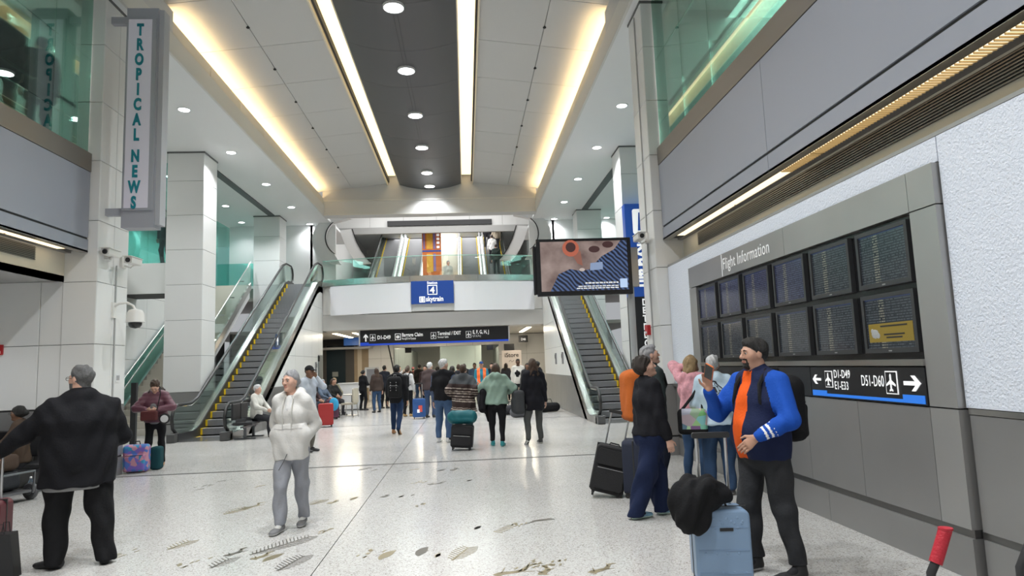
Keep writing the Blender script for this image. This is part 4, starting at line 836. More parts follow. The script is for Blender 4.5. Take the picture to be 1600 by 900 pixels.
INL = [((398,790),.75,.9,'branch',0),((368,798),.7,.7,'feather',0),((318,760),.4,.4,'dots',1),((345,752),.3,.3,'vee',1),((405,760),.35,.6,'vee',0),((440,852),1.2,.0,'feather',1),((412,868),.45,.6,'branch',0),((432,872),.5,.7,'shell',0),((455,880),.75,.9,'feather',1),((372,862),.5,.9,'branch',1),((280,852),.55,.9,'feather',0),((195,865),.5,.1,'dots',0),
 ((495,785),.5,.9,'feather',0),((522,784),.4,.8,'branch',0),((557,779),.4,1.2,'shell',0),((603,775),.3,.8,'branch',1),((629,776),.25,.8,'shell',1),((644,774),.22,1.3,'vee',1),
 ((572,732),.55,.5,'branch',1),((583,735),.35,.9,'vee',1),((600,728),.3,1.2,'vee',1),((624,736),.2,.3,'vee',1),((645,734),.4,-.3,'vee',0),((692,735),.4,.2,'shell',1),((711,733),.5,.9,'branch',1),((655,754),.6,.1,'dots',0),((684,755),.5,-.8,'branch',1),((735,751),.25,.3,'shell',1),
 ((838,815),.7,-.7,'vee',1),((815,820),.3,.4,'dots',0),((750,825),.3,.8,'shell',1),((790,826),.55,.1,'comb',0),((577,866),.4,.3,'dots',0),((612,868),.55,.9,'shell',0),((668,862),.55,1.3,'shell',1),((688,868),.25,1.2,'shell',0),((720,865),.7,.7,'feather',0),((812,890),.8,-.9,'branch',0),((826,885),.5,-.3,'dots',0),((853,890),.45,1.0,'branch',0),((944,888),.55,-.4,'branch',0),((870,882),.4,.3,'dots',0),((480,722),.3,.2,'vee',1),((310,765),.3,.5,'vee',1),((300,880),.5,.4,'dots',0),((345,880),.5,1.0,'feather',1),((500,830),.4,.4,'dots',0),((660,790),.35,.5,'dots',0)]
def ground(px, py):
    v = M3 @ Vector(((px - 800) / 1040, -(py - 450) / 1040, -1)); t = -1.6 / v.z; return v.x * t, v.y * t
for (p, L_, a, k, dk) in INL:
    gx, gy = ground(*p); o = inlay(gx, gy, L_ * .60, .95 + .38 * a, k, BRD if dk else BRZ); o.scale = (.95, 1.05, 1)
# ------------------------------------------------------------------ soft shapes: distance fields meshed with surface nets
F = np.float32
def A3(p): return np.array(p, dtype=F)
def unit(v): v = np.asarray(v, dtype=F); return v / (np.linalg.norm(v) + 1e-9)
def cap(a, b, ra, rb=None, k=.02, op='u'): return ('c', A3(a), A3(b), ra, ra if rb is None else rb, k, op)
def ecap(a, b, s, wa, wb=None, k=.03, op='u'): return ('e', A3(a), A3(b), unit(s), wa, wa if wb is None else wb, k, op)
def ell(c, r, R=None, k=.02, op='u'): return ('l', A3(c), A3(r), None if R is None else np.asarray(R, dtype=F), k, op)
def cut(n, p, k=.004): n = unit(n); return ('p', n, float(np.dot(n, np.asarray(p, dtype=F))), k, 'i')   # keeps n.x < n.p
def rbx(c, hs, r, R=None, k=.01, op='u'): return ('b', A3(c), A3(hs), r, None if R is None else np.asarray(R, dtype=F), k, op)
def bound(q):
    t = q[0]
    if t == 'c': m = max(q[3], q[4]); return np.minimum(q[1], q[2]) - m, np.maximum(q[1], q[2]) + m
    if t == 'e': m = max(max(q[4]), max(q[5])); return np.minimum(q[1], q[2]) - m, np.maximum(q[1], q[2]) + m
    if t == 'l': m = q[2] if q[3] is None else np.full(3, q[2].max(), F); return q[1] - m, q[1] + m
    if t == 'b': m = q[2] if q[4] is None else np.full(3, np.linalg.norm(q[2]), F); return q[1] - m, q[1] + m
    return None
def prim(q, P):
    t = q[0]
    if t == 'c':
        ba = q[2] - q[1]; pa = P - q[1]; h = np.clip(pa @ ba / max(float(ba @ ba), 1e-9), 0, 1)
        d = pa - h[:, None] * ba; return np.sqrt((d * d).sum(1)) - (q[3] + (q[4] - q[3]) * h)
    if t == 'e':
        ba = q[2] - q[1]; L2 = max(float(ba @ ba), 1e-9); ax = ba / math.sqrt(L2); s = q[3] - ax * float(q[3] @ ax); s = s / np.linalg.norm(s); n = np.cross(ax, s)
        pa = P - q[1]; h = np.clip(pa @ ba / L2, 0, 1); d = pa - h[:, None] * ba
        w = q[4][0] + (q[5][0] - q[4][0]) * h; dd = q[4][1] + (q[5][1] - q[4][1]) * h; mn = np.minimum(w, dd)
        u = (d @ s) / w; v = (d @ n) / dd; x = (d @ ax) / mn
        return (np.sqrt(u * u + v * v + x * x) - 1) * mn
    if t == 'l':
        d = P - q[1]
        if q[3] is not None: d = d @ q[3]
        e = d / q[2]; k0 = np.sqrt((e * e).sum(1)); g = d / (q[2] * q[2]); k1 = np.sqrt((g * g).sum(1)) + 1e-6
        return k0 * (k0 - 1) / k1
    if t == 'b':
        d = P - q[1]
        if q[4] is not None: d = d @ q[4]
        e = np.abs(d) - (q[2] - q[3]); return np.sqrt((np.maximum(e, 0) ** 2).sum(1)) + np.minimum(e.max(1), 0) - q[3]
    return P @ q[1] - q[2]
def field(prims, P, margin):
    d = np.full(len(P), 1.0, F)
    for q in prims:
        k, op = q[-2], q[-1]; b = bound(q)
        if op == 'i': d = np.maximum(d, prim(q, P)); continue
        m = np.all((P > b[0] - margin) & (P < b[1] + margin), axis=1); ix = np.nonzero(m)[0]
        if not len(ix): continue
        v = prim(q, P[ix]).astype(F); o = d[ix]
        if op == 'u': h = np.maximum(k - np.abs(o - v), 0) / k; d[ix] = np.minimum(o, v) - h * h * k * .25
        else: h = np.maximum(k - np.abs(o + v), 0) / k; d[ix] = np.maximum(o, -v) + h * h * k * .25
    return d
def nets(prims, h, name, mats, parent=None, matfn=None, disp=None, smooth_it=1):
    bs = [bound(q) for q in prims if q[-1] == 'u']
    lo = np.min([b[0] for b in bs], 0) - 3 * h; hi = np.max([b[1] for b in bs], 0) + 3 * h
    B = 4; n = np.ceil((hi - lo) / (h * B)).astype(int) + 1
    g = [lo[i] + np.arange(n[i] + 1, dtype=F) * h * B for i in range(3)]
    cg = np.stack(np.meshgrid(*[a[:-1] + h * B / 2 for a in g], indexing='ij'), -1).reshape(-1, 3).astype(F)
    cd = field(prims, cg, .30).reshape(n)
    N = n * B + 1
    vals = np.repeat(np.repeat(np.repeat(np.where(cd < 0, F(-1), F(1)), B, 0), B, 1), B, 2)
    vals = np.pad(vals, ((0, 1), (0, 1), (0, 1)), mode='edge')
    act = np.argwhere(np.abs(cd) < h * B * 1.5)
    off = np.stack(np.meshgrid(*[np.arange(B + 1)] * 3, indexing='ij'), -1).reshape(-1, 3)
    ids = (act[:, None, :] * B + off[None]).reshape(-1, 3)
    flat = np.unique(np.ravel_multi_index(ids.T, N)); ii = np.stack(np.unravel_index(flat, N), -1)
    vals.reshape(-1)[flat] = field(prims, (lo + ii * h).astype(F), .07)
    ins = vals < 0
    s = ins[:-1, :-1, :-1].astype(np.int8)
    cnt = sum(ins[a:N[0]-1+a, b:N[1]-1+b, c:N[2]-1+c].astype(np.int8) for a in (0, 1) for b in (0, 1) for c in (0, 1))
    cells = np.argwhere((cnt > 0) & (cnt < 8)); m = len(cells)
    cor = [(a, b, c) for a in (0, 1) for b in (0, 1) for c in (0, 1)]
    cv = np.stack([vals[cells[:, 0] + a, cells[:, 1] + b, cells[:, 2] + c] for a, b, c in cor], 1)
    acc = np.zeros((m, 3), F); num = np.zeros(m, F)
    for i in range(8):
        for j in range(i + 1, 8):
            df = [cor[j][q] - cor[i][q] for q in range(3)]
            if sum(map(abs, df)) != 1: continue
            a, b = cv[:, i], cv[:, j]; mk = (a < 0) != (b < 0); t = np.where(mk, a / np.where(mk, a - b, 1), 0)
            p = np.array(cor[i], F) + t[:, None] * np.array(df, F); acc += p * mk[:, None]; num += mk
    V = lo + (cells + acc / np.maximum(num, 1)[:, None]) * h
    vid = np.full(N - 1, -1, np.int32); vid[tuple(cells.T)] = np.arange(m)
    Q = []
    for ax in range(3):
        o1, o2 = (ax + 1) % 3, (ax + 2) % 3
        sl = [slice(None)] * 3; sl2 = [slice(None)] * 3; sl[ax] = slice(0, -1); sl2[ax] = slice(1, None)
        e = np.argwhere(ins[tuple(sl)] != ins[tuple(sl2)]); e = e[(e[:, o1] > 0) & (e[:, o2] > 0)]
        e = e[(e[:, o1] < N[o1] - 1) & (e[:, o2] < N[o2] - 1)]
        def cell(d1, d2): c = e.copy(); c[:, o1] -= d1; c[:, o2] -= d2; return vid[tuple(c.T)]
        q = np.stack([cell(1, 1), cell(0, 1), cell(0, 0), cell(1, 0)], 1); fl = ~ins[tuple(e.T)]
        q[fl] = q[fl][:, ::-1]; Q.append(q)
    Q = np.concatenate(Q); Q = Q[(Q >= 0).all(1)]
    for _ in range(smooth_it):
        S = np.zeros_like(V); c = np.zeros(len(V), F)
        for a, b in ((0, 1), (1, 2), (2, 3), (3, 0)):
            for x, y in ((a, b), (b, a)):
                S += np.stack([np.bincount(Q[:, x], V[Q[:, y], i], len(V)) for i in range(3)], 1).astype(F); c += np.bincount(Q[:, x], minlength=len(V))
        V = V * .5 + .5 * S / np.maximum(c, 1)[:, None]
    if disp is not None:
        nf = np.cross(V[Q[:, 2]] - V[Q[:, 0]], V[Q[:, 3]] - V[Q[:, 1]]); vn = np.stack([sum(np.bincount(Q[:, j], nf[:, i], len(V)) for j in range(4)) for i in range(3)], 1)
        vn /= np.linalg.norm(vn, axis=1)[:, None] + 1e-9; V = V + vn * disp(V)[:, None]
    me = bpy.data.meshes.new(name); nv, nq = len(V), len(Q)
    me.vertices.add(nv); me.vertices.foreach_set('co', V.astype(F).ravel()); me.loops.add(nq * 4); me.loops.foreach_set('vertex_index', Q.astype(np.int32).ravel())
    me.polygons.add(nq); me.polygons.foreach_set('loop_start', np.arange(nq, dtype=np.int32) * 4)
    for mm in (mats if isinstance(mats, (list, tuple)) else [mats]): me.materials.append(mm)
    if matfn is not None: me.polygons.foreach_set('material_index', matfn(V[Q].mean(1)).astype(np.int32))
    me.polygons.foreach_set('use_smooth', np.ones(nq, dtype=bool)); me.update(calc_edges=True)
    o = bpy.data.objects.new(name, me); C.objects.link(o)
    if parent is not None: o.parent = parent
    return o
def folds(amp=.004, seed=0., fx=1.):
    def fn(V):
        x, y, z = V[:, 0] * fx, V[:, 1] * fx, V[:, 2] * fx; s = seed
        return amp * (np.sin(21 * z + 9 * np.sin(6 * x + s) + 5 * y) * .6 + np.sin(33 * x - 14 * z + 6 * np.sin(9 * y + s)) * .4 + np.sin(13 * z - 24 * x + 17 * y + 2 * s) * .5)
    return fn
def puffs(amp=.010, step=.075):
    return lambda V: amp * np.abs(np.sin(np.pi * V[:, 2] / step)) ** .6 - amp * .5
def rotm(yaw=0, pitch=0, roll=0):
    """columns are the rotated x (right), y (forward), z (up); yaw > 0 turns left, pitch > 0 looks up"""
    return np.array((Matrix.Rotation(yaw, 3, 'Z') @ Matrix.Rotation(pitch, 3, 'X') @ Matrix.Rotation(roll, 3, 'Y')), dtype=F)
def ik(a, t, l1, l2, pole):
    a, t = np.asarray(a, F), np.asarray(t, F); d = t - a; L = float(np.linalg.norm(d)); mx = (l1 + l2) * .998
    if L > mx: d = d * (mx / L); t = a + d; L = mx
    ax = d / L; x = (l1 * l1 - l2 * l2 + L * L) / (2 * L); y = math.sqrt(max(l1 * l1 - x * x, 0))
    p = np.asarray(pole, F); p = p - ax * float(p @ ax); p = p / (np.linalg.norm(p) + 1e-9)
    return a + ax * x + p * y, t
SKIN = {'fair': (.60, .36, .27), 'tan': (.46, .26, .18), 'brown': (.22, .115, .07), 'dark': (.10, .05, .03)}
def skinmat(t): return mat('skin_' + t, SKIN[t], .5, noise=.08, nscale=14, spec=.4)
HAIRC = {'grey': (.30, .30, .31), 'white': (.62, .62, .62), 'black': (.012, .011, .010), 'brown': (.06, .033, .02), 'dark': (.025, .017, .013), 'blonde': (.36, .25, .13), 'salt': (.11, .11, .11), 'ash': (.26, .23, .20)}
def hairmat(t): return mat('hair_' + t, HAIRC[t], .5, noise=.5, nscale=22, bump=1., bscale=70, stretch=(3, 3, 1), spec=.4)
def hand_prims(w, dr, nrm, side, S, curl=.5, hmin=0., spread=.0, lean=.0):
    """w wrist, dr direction of the hand, nrm palm normal, side: +1 if the thumb lies on cross(dr, nrm)"""
    dr = unit(dr); nrm = unit(np.asarray(nrm, F) - dr * float(np.dot(nrm, dr))); sd = np.cross(dr, nrm) * side; out = []
    r = max(.0085 * S, hmin)
    out.append(ecap(w, w + dr * .085 * S, sd, (.028 * S, .016 * S), (.041 * S, .014 * S), .012))
    for i, (o, L) in enumerate(((.030, .072), (.0105, .080), (-.0105, .074), (-.030, .058))):
        p0 = w + dr * .088 * S + sd * o * S; a1 = curl * .8; a2 = curl * 1.9; f = unit(dr + sd * o * spread * 30)
        d1 = f * math.cos(a1) + nrm * math.sin(a1); d2 = f * math.cos(a2) + nrm * math.sin(a2)
        p1 = p0 + d1 * L * .52 * S; p2 = p1 + d2 * L * .50 * S
        out += [cap(p0 - f * .012, p1, r * 1.05, r, .004), cap(p1, p2, r, r * .85, .004)]
    t0 = w + dr * .025 * S + sd * .026 * S; td = unit(dr * .75 + sd * .65 + nrm * .35 * (curl + .3)); t1 = t0 + td * .048 * S; t2 = t1 + unit(dr * .9 + sd * .2 + nrm * .5 * curl) * .034 * S
    out += [cap(t0, t1, r * 1.4, r * 1.15, .008), cap(t1, t2, r * 1.15, r * .9, .004)]
    return out
NP = [0]
def person(label, loc, face, H=1.72, sex='m', build=1., belly=0., feet=None, hands=None, poles=None, head=(0, 0, 0), lean=(0, 0), seat=None, skin='fair', hair='short', hairc='dark', beard=None, glasses=False,
           top=None, legs=None, shoes=None, hb=.012, hc=.016, curl=(.5, .5), palm=None, group=None, hips=0., shrug=0., twist=0., hand_dir=None, headz=0., socks=None):
    """face: compass angle in degrees of the way the person looks, 0 = +Y (away from the camera), 90 = +X; local +y is forward, +x the person's right"""
    NP[0] += 1; sd_ = NP[0] * 1.7; S = H / 1.75
    root = empty('person', label, 'person', loc, math.radians(-face), group)
    fem = sex == 'f'
    hipz = (.525 * H) if seat is None else seat + .10 * S
    pel = A3((hips, 0, hipz)); lx, ly = lean
    tors = .30 * H
    ch = pel + A3((lx * .6, ly * .6, tors * .62)); nk = pel + A3((lx, ly, tors * 1.02)); sw = (.158 if fem else .180) * S * (1 + (build - 1) * .38)
    tw = rotm(math.radians(twist))
    shl = [nk + tw @ A3((s * sw, 0, -.062 * S + shrug)) for s in (-1, 1)]
    R = rotm(math.radians(head[0]), math.radians(head[1]), math.radians(head[2]))
    hd = nk + A3((lx * .15, ly * .15 + .015, .0)) + A3((0, 0, .030 * S + headz)) + R @ A3((0, .012, .115 * S))
    K = S * .98
    if feet and feet[0][0] == 'w':
        fb_ = math.radians(face); ff = []
        for f in feet:
            dx, dy = f[1] - loc[0], f[2] - loc[1]; ff.append((dx * math.cos(fb_) - dy * math.sin(fb_), dx * math.sin(fb_) + dy * math.cos(fb_), f[3] - face) + tuple(f[4:]))
        feet = ff
    ft = feet or [(-.11, 0, 0), (.11, .02, 0)]
    hips_ = [pel + A3((s * .088 * S * (build * .5 + .5), 0, -.03)) for s in (-1, 1)]
    ank = [A3((f[0], f[1] - .04, .075 * S + (f[3] if len(f) > 3 else 0))) for f in ft]
    knee = [ik(hips_[i], ank[i], .241 * H, .229 * H, (.12 * (1 if i else -1), 1, .1))[0] for i in (0, 1)]
    fa = math.radians(face)
    def loc_(p): dx, dy = p[0] - loc[0], p[1] - loc[1]; return (dx * math.cos(fa) - dy * math.sin(fa), dx * math.sin(fa) + dy * math.cos(fa), p[2] - loc[2])
    if hands: hands = [loc_(h[1:]) if h is not None and h[0] == 'w' else h for h in hands]
    dfl = [(-.25, .03, .47 * H), (.25, .03, .47 * H)]
    if hands: hands = [h if h is not None else dfl[i] for i, h in enumerate(hands)]
    hn = hands or dfl
    pl = poles or [(-.5, -1, -.2), (.5, -1, -.2)]
    elb, wr = [], []
    for i in (0, 1):
        e, w_ = ik(shl[i], hn[i], .172 * H, .150 * H, pl[i]); elb.append(e); wr.append(w_)
    # ---- body, one mesh
    sk = skinmat(skin); b = []
    bw = build
    b += [ecap(pel, ch, (1, 0, 0), (.135 * S * bw, .10 * S * bw), (.140 * S * bw, .10 * S * bw), .05), ecap(ch, nk - A3((0, 0, .04)), (1, 0, 0), (.14 * S * bw, .10 * S * bw), (.10 * S, .07 * S), .05), cap(shl[0], shl[1], .048 * S, k=.05)]
    for i in (0, 1):
        b += [cap(hips_[i], knee[i], .075 * S * bw, .052 * S, .04), cap(knee[i], ank[i], .050 * S, .034 * S, .03), cap(ank[i], A3((ft[i][0], ft[i][1], .045)) + A3((0, .05, 0)), .034 * S, .03, .02)]
        b += [cap(shl[i], elb[i], .046 * S, .037 * S, .03), cap(elb[i], wr[i], .037 * S, .026 * S, .02)]
        dr = (wr[i] - elb[i]) if hand_dir is None or hand_dir[i] is None else np.asarray(hand_dir[i], F); pn = palm[i] if palm and palm[i] is not None else ((1, .2, 0) if i == 0 else (-1, .2, 0))
        dn = unit(dr); n2 = unit(np.asarray(pn, F) - dn * float(np.dot(pn, dn))); sg = 1 if np.cross(dn, n2)[1] + .3 * np.cross(dn, n2)[2] > 0 else -1
        b += hand_prims(wr[i], dr, pn, sg, S, curl[i], hb * .75)
    T = lambda x, y, z: hd + R @ (A3((x, y, z)) * K)
    fw = .92 if fem else 1.0; nb = .045 if fem else .056
    b += [cap(nk - A3((0, 0, .05)), T(0, -.015, -.05), nb * S * (bw * .4 + .6) * 1.12, nb * S * (bw * .35 + .65), .03)]
    hp = [ell(T(0, -.012, .022), np.array((.077 * fw, .097, .093)) * K, R, .02), ecap(T(0, .030, -.005), T(0, .050, -.082), R[:, 0], (.064 * fw * K, .056 * K), (.040 * fw * K, .036 * K), .03),
          ell(T(-.042 * fw, .052, -.018), np.full(3, .026) * K, None, .03), ell(T(.042 * fw, .052, -.018), np.full(3, .026) * K, None, .03), ell(T(0, .080, -.094), np.array((.022, .018, .016)) * K, R, .02)]
    if bw > 1.25: hp += [ell(T(-.04, .03, -.07), np.full(3, .034) * K, None, .03), ell(T(.04, .03, -.07), np.full(3, .034) * K, None, .03), ell(T(0, .03, -.1), np.array((.05, .045, .03)) * K, R, .03)]
    hp += [cap(T(-.034, .082, .024), T(.034, .082, .024), .012 * K, k=.015), ell(T(-.031, .100, .007), np.array((.017, .014, .011)) * K, R, .012, 's'), ell(T(.031, .100, .007), np.array((.017, .014, .011)) * K, R, .012, 's'),
           cap(T(0, .088, .014), T(0, .110, -.022), .0085 * K, .0125 * K, .012), ell(T(-.012, .099, -.027), np.full(3, .009) * K, None, .008), ell(T(.012, .099, -.027), np.full(3, .009) * K, None, .008),
           ell(T(0, .090, -.051), np.array((.024, .011, .006)) * K, R, .006), ell(T(0, .088, -.062), np.array((.021, .012, .007)) * K, R, .006),
           ell(T(-.077 * fw, -.004, -.006), np.array((.010, .020, .032)) * K, R, .008), ell(T(.077 * fw, -.004, -.006), np.array((.010, .020, .032)) * K, R, .008)]
    b += hp
    def bodymat(P):
        q = (P - hd) @ R / K; idx = np.zeros(len(P))
        lips = (np.abs(q[:, 0]) < .024) & (np.abs(q[:, 2] + .056) < .0105) & (q[:, 1] > .088); idx[lips] = 1
        if beard is not None:
            near = (np.abs(q[:, 0]) < .085) & (q[:, 2] > -.125) & (q[:, 2] < -.036) & (q[:, 1] > .01) & ~lips
            if beard == 'goatee': near &= (np.abs(q[:, 0]) < .034) & (q[:, 1] > .055) & ((q[:, 2] < -.063) | (q[:, 2] > -.05)) | ((np.abs(q[:, 0]) > .024) & (np.abs(q[:, 0]) < .036) & (q[:, 1] > .06))
            idx[near] = 2
        if hair in ('short', 'crop', 'back', 'curly', 'bun', 'bob', 'long'):
            z0 = .010 if hair == 'back' else .0; idx[(q[:, 2] > .88 * (q[:, 1] - .02) + .012 + z0) & (q[:, 2] > -.072) & (np.abs(q[:, 0]) < .079) & ((q * q).sum(1) < .03)] = 4
        for i in (0, 1): idx[(np.linalg.norm(P[:, :2] - ank[i][:2], axis=1) < .16) & (P[:, 2] < ank[i][2] + .14)] = 3
        return idx
    lipm = mat('lips_' + skin, tuple(c * f for c, f in zip(SKIN[skin], (.85, .6, .6))), .4)
    nets(b, hb, 'body', [sk, lipm, hairmat('salt' if hairc in ('grey', 'white', 'salt') else hairc if hairc in HAIRC else 'dark'), fabric('sock_%s' % (socks or 'dark'), (.6, .6, .58) if socks == 'white' else (.02, .02, .022)), hairmat(hairc if hairc in HAIRC else 'dark')], root, bodymat)
    if hb < .0135:
        for s in (-1, 1):
            c = T(s * .031, .0795, .007); ey = MB().ball(c, .0120 * K, 12).build('eye', mat('eye_white', (.36, .32, .30), .3), root, smooth=True)
            ic = T(s * .031, .0872, .006); MB().ball(ic, .0068 * K, 8).build('iris', mat('iris', (.03, .018, .01), .15), ey, smooth=True)
            bp = [T(s * x, y, z) for x, y, z in ((.014, .095, .026), (.030, .095, .032), (.048, .084, .026))]; MB().tube(bp, [.0035 * K, .0042 * K, .002 * K], 6).build('eyebrow', hairmat('salt' if hairc in ('grey', 'white') else hairc if hairc in HAIRC else 'dark'), root, smooth=True)
    # ---- hair
    hm = hairmat(hairc) if hairc in HAIRC else None; hh = max(hb * 1.1, .008)
    hairp = None; t_ = .007 if hair in ('crop',) else .013
    cutf = lambda y0, z0, slope: cut(R @ A3((0, 1, -slope)), T(0, y0, z0), .01)      # removes the face: keeps what lies behind
    sh = [ell(T(0, -.014, .026), (np.array((.077 * fw, .097, .093)) + t_) * K, R)]; sh2 = [ell(T(0, -.021, .036), (np.array((.0775 * fw, .098, .094)) + t_ * .25) * K, R)]
    if hair in ('short', 'crop'): hairp = sh2 + [ell(T(0, .025, .088), np.array((.058, .062, .036)) * K, R, .03), cut(R @ A3((0, .9, -1.)), T(0, .02, .022), .012), cut(R @ A3((0, 0, -1.)), T(0, 0, -.070), .012)]
    elif hair == 'bob': hairp = sh + [ecap(T(0, -.045, .0), T(0, -.055, -.10), R[:, 0], (.098 * K, .075 * K), (.100 * K, .07 * K), .03), cutf(.060, .045, .55), cut(R @ A3((0, 0, -1)), T(0, 0, -.155), .01)]
    elif hair == 'long': hairp = sh + [ecap(T(0, -.045, .0), T(0, -.085, -.20), R[:, 0], (.094 * K, .070 * K), (.105 * K, .045 * K), .03), cutf(.058, .045, .5), ecap(T(0, -.085, -.18), T(0, -.11, -.30), R[:, 0], (.105 * K, .045 * K), (.075 * K, .03 * K), .03)]
    elif hair == 'back': hairp = [ell(T(0, -.020, .034), (np.array((.077 * fw, .097, .093)) + .003) * K, R), cutf(.066, .066, .85), cut(R @ A3((0, .9, -1.)), T(0, .0, -.03)), ell(T(0, -.12, -.02), np.full(3, .035) * K, None, .03)]
    elif hair == 'bun': hairp = sh + [cutf(.070, .05, .9), cut(R @ A3((0, .9, -1.)), T(0, .01, -.03)), ell(T(0, -.125, .01), np.array((.05, .045, .045)) * K, R, .02)]
    elif hair == 'curly': hairp = [ell(T(0, -.026, .036), (np.array((.077 * fw, .097, .093)) + .018) * K, R), cutf(.062, .062, .9), cut(R @ A3((0, .8, -1.)), T(0, .01, -.05))]
    if hairp is not None: nets(hairp, hh, 'hair', hm, root, None, folds(.006 if hair != 'curly' else .010, sd_, 2.6))
    if hair == 'cap':
        nets(sh + [cut(R @ A3((0, 0, -1)), T(0, 0, .035)), ell(T(0, .12, .043), np.array((.062, .075, .010)) * K, R, .015)], hh, 'cap', fabric('cap_black', (.012, .012, .013)) if hairc == 'black' else fabric('cap_' + hairc, {'navy': (.02, .05, .16), 'pink': (.45, .14, .16)}.get(hairc, (.1, .1, .1))), root)
        nets([ell(T(0, -.014, .02), (np.array((.077 * fw, .097, .085)) + .006) * K, R), cut(R @ A3((0, .9, -1.)), T(0, .0, -.02)), cut(R @ A3((0, 0, 1)), T(0, 0, .045))], hh, 'hair', hairmat('dark'), root)
    if glasses:
        g = MB()
        for s in (-1, 1):
            c = T(s * .032, .112, .005); ring = [c + R @ A3((math.cos(a) * .023 * K, 0, math.sin(a) * .017 * K)) for a in np.linspace(0, 2 * math.pi, 14)[:-1]]; g.tube(ring, .0022, 5, closed=True)
            g.tube([T(s * .055, .108, .009), T(s * .078, .05, .012), T(s * .080, -.01, .004)], .0022, 5)
        g.tube([T(-.01, .113, .009), T(.01, .113, .009)], .0022, 5); g.build('glasses', mat('glasses_frame', (.03, .025, .02), .3), root)
    # ---- top
    tp = dict(col=(.05, .05, .05), name='cloth', hem=.47, thick=.018, sleeve=1.0, flare=0., collar='crew', amp=.007); tp.update(top or {})
    th = tp['thick']; tm = tp.get('mat') or fabric('top_' + tp['name'], tp['col']); hemz = tp['hem'] * H if seat is None else hipz - .08
    W = lambda w, d: ((w * S) * bw + th, (d * S) * bw + th)
    low = A3((pel[0], pel[1], min(hemz, pel[2]) - .05))
    q = [ecap(low, pel + A3((0, 0, .06)), (1, 0, 0), tuple(v + tp['flare'] for v in W(.158, .112)), W(.150, .108), .05), ecap(pel, ch, (1, 0, 0), W(.145, .108), W(.152 if fem else .165, .108), .06),
         ecap(ch, nk - A3((0, 0, .055)), (1, 0, 0), W(.150 if fem else .165, .105), (.105 * S * (bw * .4 + .6) + th * .7, .072 * S + th * .7), .06), cap(nk + (shl[0] - nk) * .75, nk + (shl[1] - nk) * .75, .046 * S + th * .6, k=.06), cap(nk + A3((-.02, -.01, -.01)), shl[0] + A3((.03, 0, 0)), .058 * S * (bw * .3 + .7) + th * .4, .040 * S + th * .5, .06), cap(nk + A3((.02, -.01, -.01)), shl[1] - A3((.03, 0, 0)), .058 * S * (bw * .3 + .7) + th * .4, .040 * S + th * .5, .06)]
    if belly: q += [ell(pel + A3((0, .06 + belly * .5, .10)), np.array((.15 * bw, .10 + belly, .16)) * S + th, None, .08)]
    if fem: q += [ell(ch + A3((-.07 * S, .075 * S, -.01)), np.full(3, .052 * S) + th * .3, None, .07), ell(ch + A3((.07 * S, .075 * S, -.01)), np.full(3, .052 * S) + th * .3, None, .07), ell(pel + A3((0, -.03, -.06)), np.array((.16 * bw, .125 * bw, .10)) * S + th * .6, None, .06)]
    q.append(cut((0, 0, -1), (0, 0, hemz), .006))
    for i in (0, 1):
        e, w_ = elb[i], wr[i]; ew = e + (w_ - e) * (.93 if tp['sleeve'] >= 1 else max(0.05, tp['sleeve'] * 2 - 1))
        q += [cap(shl[i], e, .050 * S * (bw * .4 + .6) + th * .8, .043 * S * (bw * .3 + .7) + th * .9, .045)]
        if tp['sleeve'] > .55: q += [cap(e, ew, .043 * S * (bw * .3 + .7) + th * .9, .031 * S + th * (.85 if tp.get('loose') else .5), .03)]
    for ex in tp.get('extra', []): q += ex(dict(nk=nk, ch=ch, pel=pel, shl=shl, elb=elb, wr=wr, hd=hd, R=R, S=S, T=T, th=th, low=low))
    if tp['collar'] == 'high': q += [cap(nk - A3((0, 0, .03)), nk + A3((0, .005, .045)), .075 * S, .068 * S, .02), ell(nk + A3((0, .02, .10)), np.array((.062, .062, .06)) * S, None, .01, 's')]
    elif tp['collar'] == 'hood': q += [ell(nk + A3((0, -.085, .01)), np.array((.125, .085, .075)) * S, None, .05), cap(nk - A3((.06, .0, .03)), nk + A3((-.07, .045, -.01)), .04 * S, k=.03), cap(nk - A3((-.06, .0, .03)), nk + A3((.07, .045, -.01)), .04 * S, k=.03), ell(nk + A3((0, .055, .055)), np.array((.058, .095, .085)) * S, None, .01, 's')]
    else: q += [ell(nk + A3((0, .035, .05)), np.array((.068, .078, .060)) * S, None, .01, 's')]
    fnm = None
    if tp.get('open'):
        oc, ow = tp['open']; ms = [tm, fabric('inner_' + tp['name'], oc)] + ([fabric('third_' + tp['name'], tp['third'])] if tp.get('third') else [])
        def fnm(P, ow=ow):
            z = (P[:, 2] - hemz) / (nk[2] - hemz); c = pel[0] + lx * np.clip((P[:, 2] - pel[2]) / tors, 0, 1) + tp.get('openx', 0.)
            front = ((P - nk) @ tw[:, 1]) > .02; idx = ((np.abs(P[:, 0] - c) < ow * (.5 + .5 * np.clip(z, 0, 1))) & front & (z > -.05)).astype(int)
            if tp.get('third'):
                for i in (0, 1): idx[(np.abs(P - (shl[i] + elb[i]) / 2) @ np.ones(3) < 9) & (np.minimum(np.linalg.norm(P - shl[i], axis=1), seg(P, shl[i], elb[i], wr[i])) < .085 * S + th) & (np.abs(P[:, 0] - nk[0]) > sw * .82)] = 2
            return idx
    elif tp.get('matfn'): ms = [tm] + tp['mats']; fnm = lambda P: tp['matfn'](P, dict(nk=nk, ch=ch, pel=pel, shl=shl, elb=elb, wr=wr, H=H, hem=hemz, seg=seg))
    else: ms = tm
    dsp = puffs() if tp.get('puff') else folds(tp['amp'], sd_)
    tob = nets(q, hc, tp.get('part', 'jacket'), ms, root, fnm, dsp)
    # ---- legs
    lp = dict(col=(.03, .03, .035), name='trousers', thick=.016, wide=1., hem=.065, amp=.007); lp.update(legs or {})
